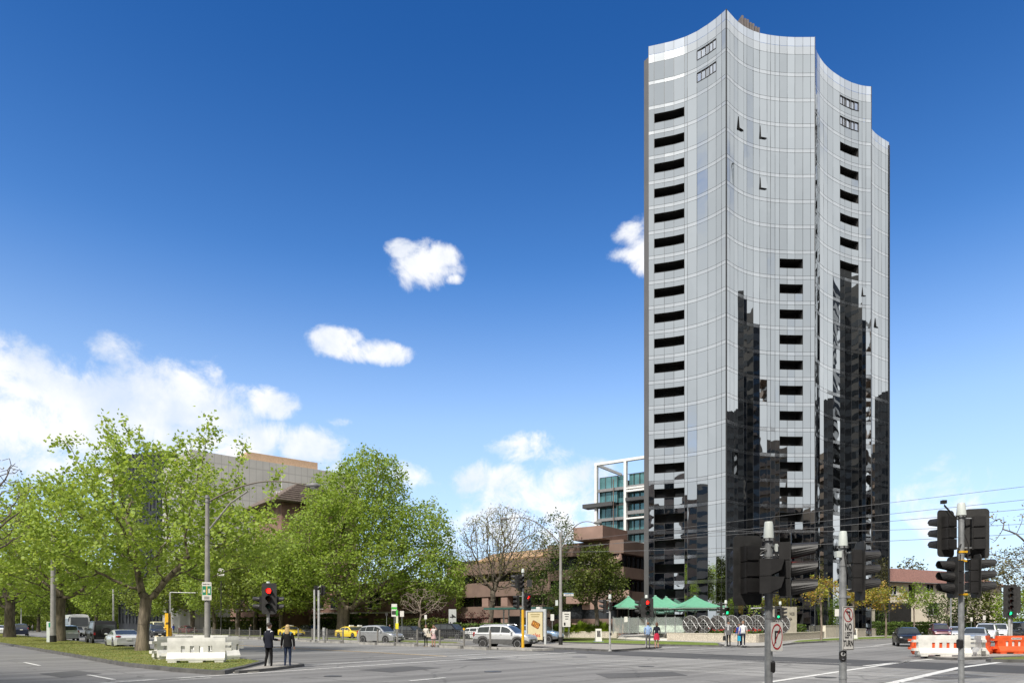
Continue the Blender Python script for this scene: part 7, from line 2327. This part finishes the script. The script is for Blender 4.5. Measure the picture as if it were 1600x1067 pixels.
# two women at the fence gap
b = G(665.5, 1010.2, .0); 
person('woman in cream top and black trousers carrying a cream shoulder bag', b, (-.25, -.97), 1.72, ('cream', (.55, .52, .46)), black_c, ('tan', (.35, .24, .13)), brown_h, .22, True,
       elbows={'r': ((.22, .02, 1.14), (.12, .2, 1.25)), 'l': ((-.22, 0, 1.14), (-.23, .06, .92))})
bag('shoulder_bag', 'cream shoulder bag hanging at the side of the woman in cream', b + Vector((.24, -.10, .78)), (.34, .13, .27), mat('bag_cream', (.58, .52, .42), .7), .22)
b = G(677.5, 1010.6, .0)
person('woman in pale floral dress with hand raised to her hair', b, (-.1, -.99), 1.70, ('floral', (.52, .46, .44), .5), ('floral', (.52, .46, .44), .5), black_c, brown_h, .2, True, True, sleeve=False, skirt=('pink', (.50, .34, .34), .68),
       elbows={'l': ((-.30, .03, 1.36), (-.13, .08, 1.58)), 'r': ((.22, 0, 1.14), (.14, .16, 1.08))})
bag('handbag', 'black handbag at the hip of the woman in the floral dress', b + Vector((.25, .02, .85)), (.26, .12, .24), mat('bag_black', (.015, .015, .016), .5), .2)
# couple with red skirt
b = G(1012.5, 1011.6, .13)
person('man seen from behind in pale blue shirt and grey trousers', b, (.12, .99), 1.76, ('shirt_blue', (.25, .36, .56)), grey_c, black_c, ('auburn', (.16, .08, .04)), 0, elbows={'r': ((.25, .02, 1.15), (.17, .18, 1.05)), 'l': ((-.24, 0, 1.14), (-.22, .12, .95))}, fat=1.08)
b = G(1026, 1012.2, .13)
person('woman seen from behind in black top and knee length red skirt', b, (-.05, 1), 1.74, navy_c, ('red', (.42, .025, .055)), black_c, brown_h, .10, True, True, skirt=('red', (.42, .025, .055), .58), elbows={'l': ((-.23, 0, 1.15), (-.20, .12, .95)), 'r': ((.24, 0, 1.15), (.23, .10, .93))}, fat=1.05)
# far corner
b = G(1138.5, 1008.8, .13)
person('dark haired man in grey suit jacket and black trousers with a black briefcase', b, (-.55, -.83), 1.84, white_c_, black_c, black_c, black_h, jacket=('suit_grey', (.12, .12, .125), .80))
bag('briefcase', 'black briefcase held by the man in the grey jacket', b + Vector((-.33, -.04, .42)), (.12, .42, .34), mat('bag_black', (.015, .015, .016)))
b = G(1161, 1009.0, .13)
person('man in white T-shirt and dark jeans waiting at the far corner', b, (-.35, -.94), 1.84, white_c_, ('dark_jean', (.014, .018, .035)), ('trainers', (.5, .5, .5)), ('ginger', (.26, .12, .05)), sleeve=False, fat=1.1)
b = G(1155, 1007.9, .13)
person('person in blue jacket partly hidden behind the man in white T-shirt', b, (-.6, -.8), 1.68, ('blue', (.03, .05, .30)), ('dark_jean', (.014, .018, .035)), black_c, dark_h, .15, True)
bag('carrier_bag', 'bright turquoise carrier bag beside the man in white T-shirt', b + Vector((-.10, -.45, .36)), (.36, .16, .38), mat('bag_turquoise', (.02, .36, .55), .5), .06)
# far figures
for px, dd, lab, tp, bt, ft in ((609, 83, 'man in dark suit standing behind the metallic grey hatchback', ('navy', (.014, .016, .026)), black_c, (.3, -.9)), (618, 85, 'second dark suited person beside the tram stop sign', black_c, black_c, (-.5, -.8)),
                            (336, 122, 'far pedestrian in white shirt by the dark fence', white_c_, black_c, (1, .2)), (344, 121, 'far pedestrian in white shirt and black trousers, right of the other', ('white2', (.52, .52, .55)), black_c, (1, 0)), (334, 124, 'far pedestrian in red brown top by the dark fence', ('rust', (.3, .08, .05)), grey_c, (-1, 0)),
                            (271, 130, 'far figure in blue sitting height beyond the yellow tram post', ('blue', (.03, .05, .30)), jean, (0, -1)), (392, 100, 'dark figure by the pollarded trunk left of the red signal', black_c, black_c, (.5, -.8)),
                            (40, 170, 'far pedestrian in red top up the boulevard', ('crimson', (.35, .03, .04)), black_c, (1, -.3)), (45, 168, 'far pedestrian in dark clothes up the boulevard', navy_c, black_c, (1, -.3)), (51, 172, 'far pedestrian in grey top up the boulevard', ('paleg', (.35, .35, .36)), jean, (1, -.2))):
    person(lab, PX(px, dd), ft, 1.75, tp, bt, black_c, dark_h)
# (end)
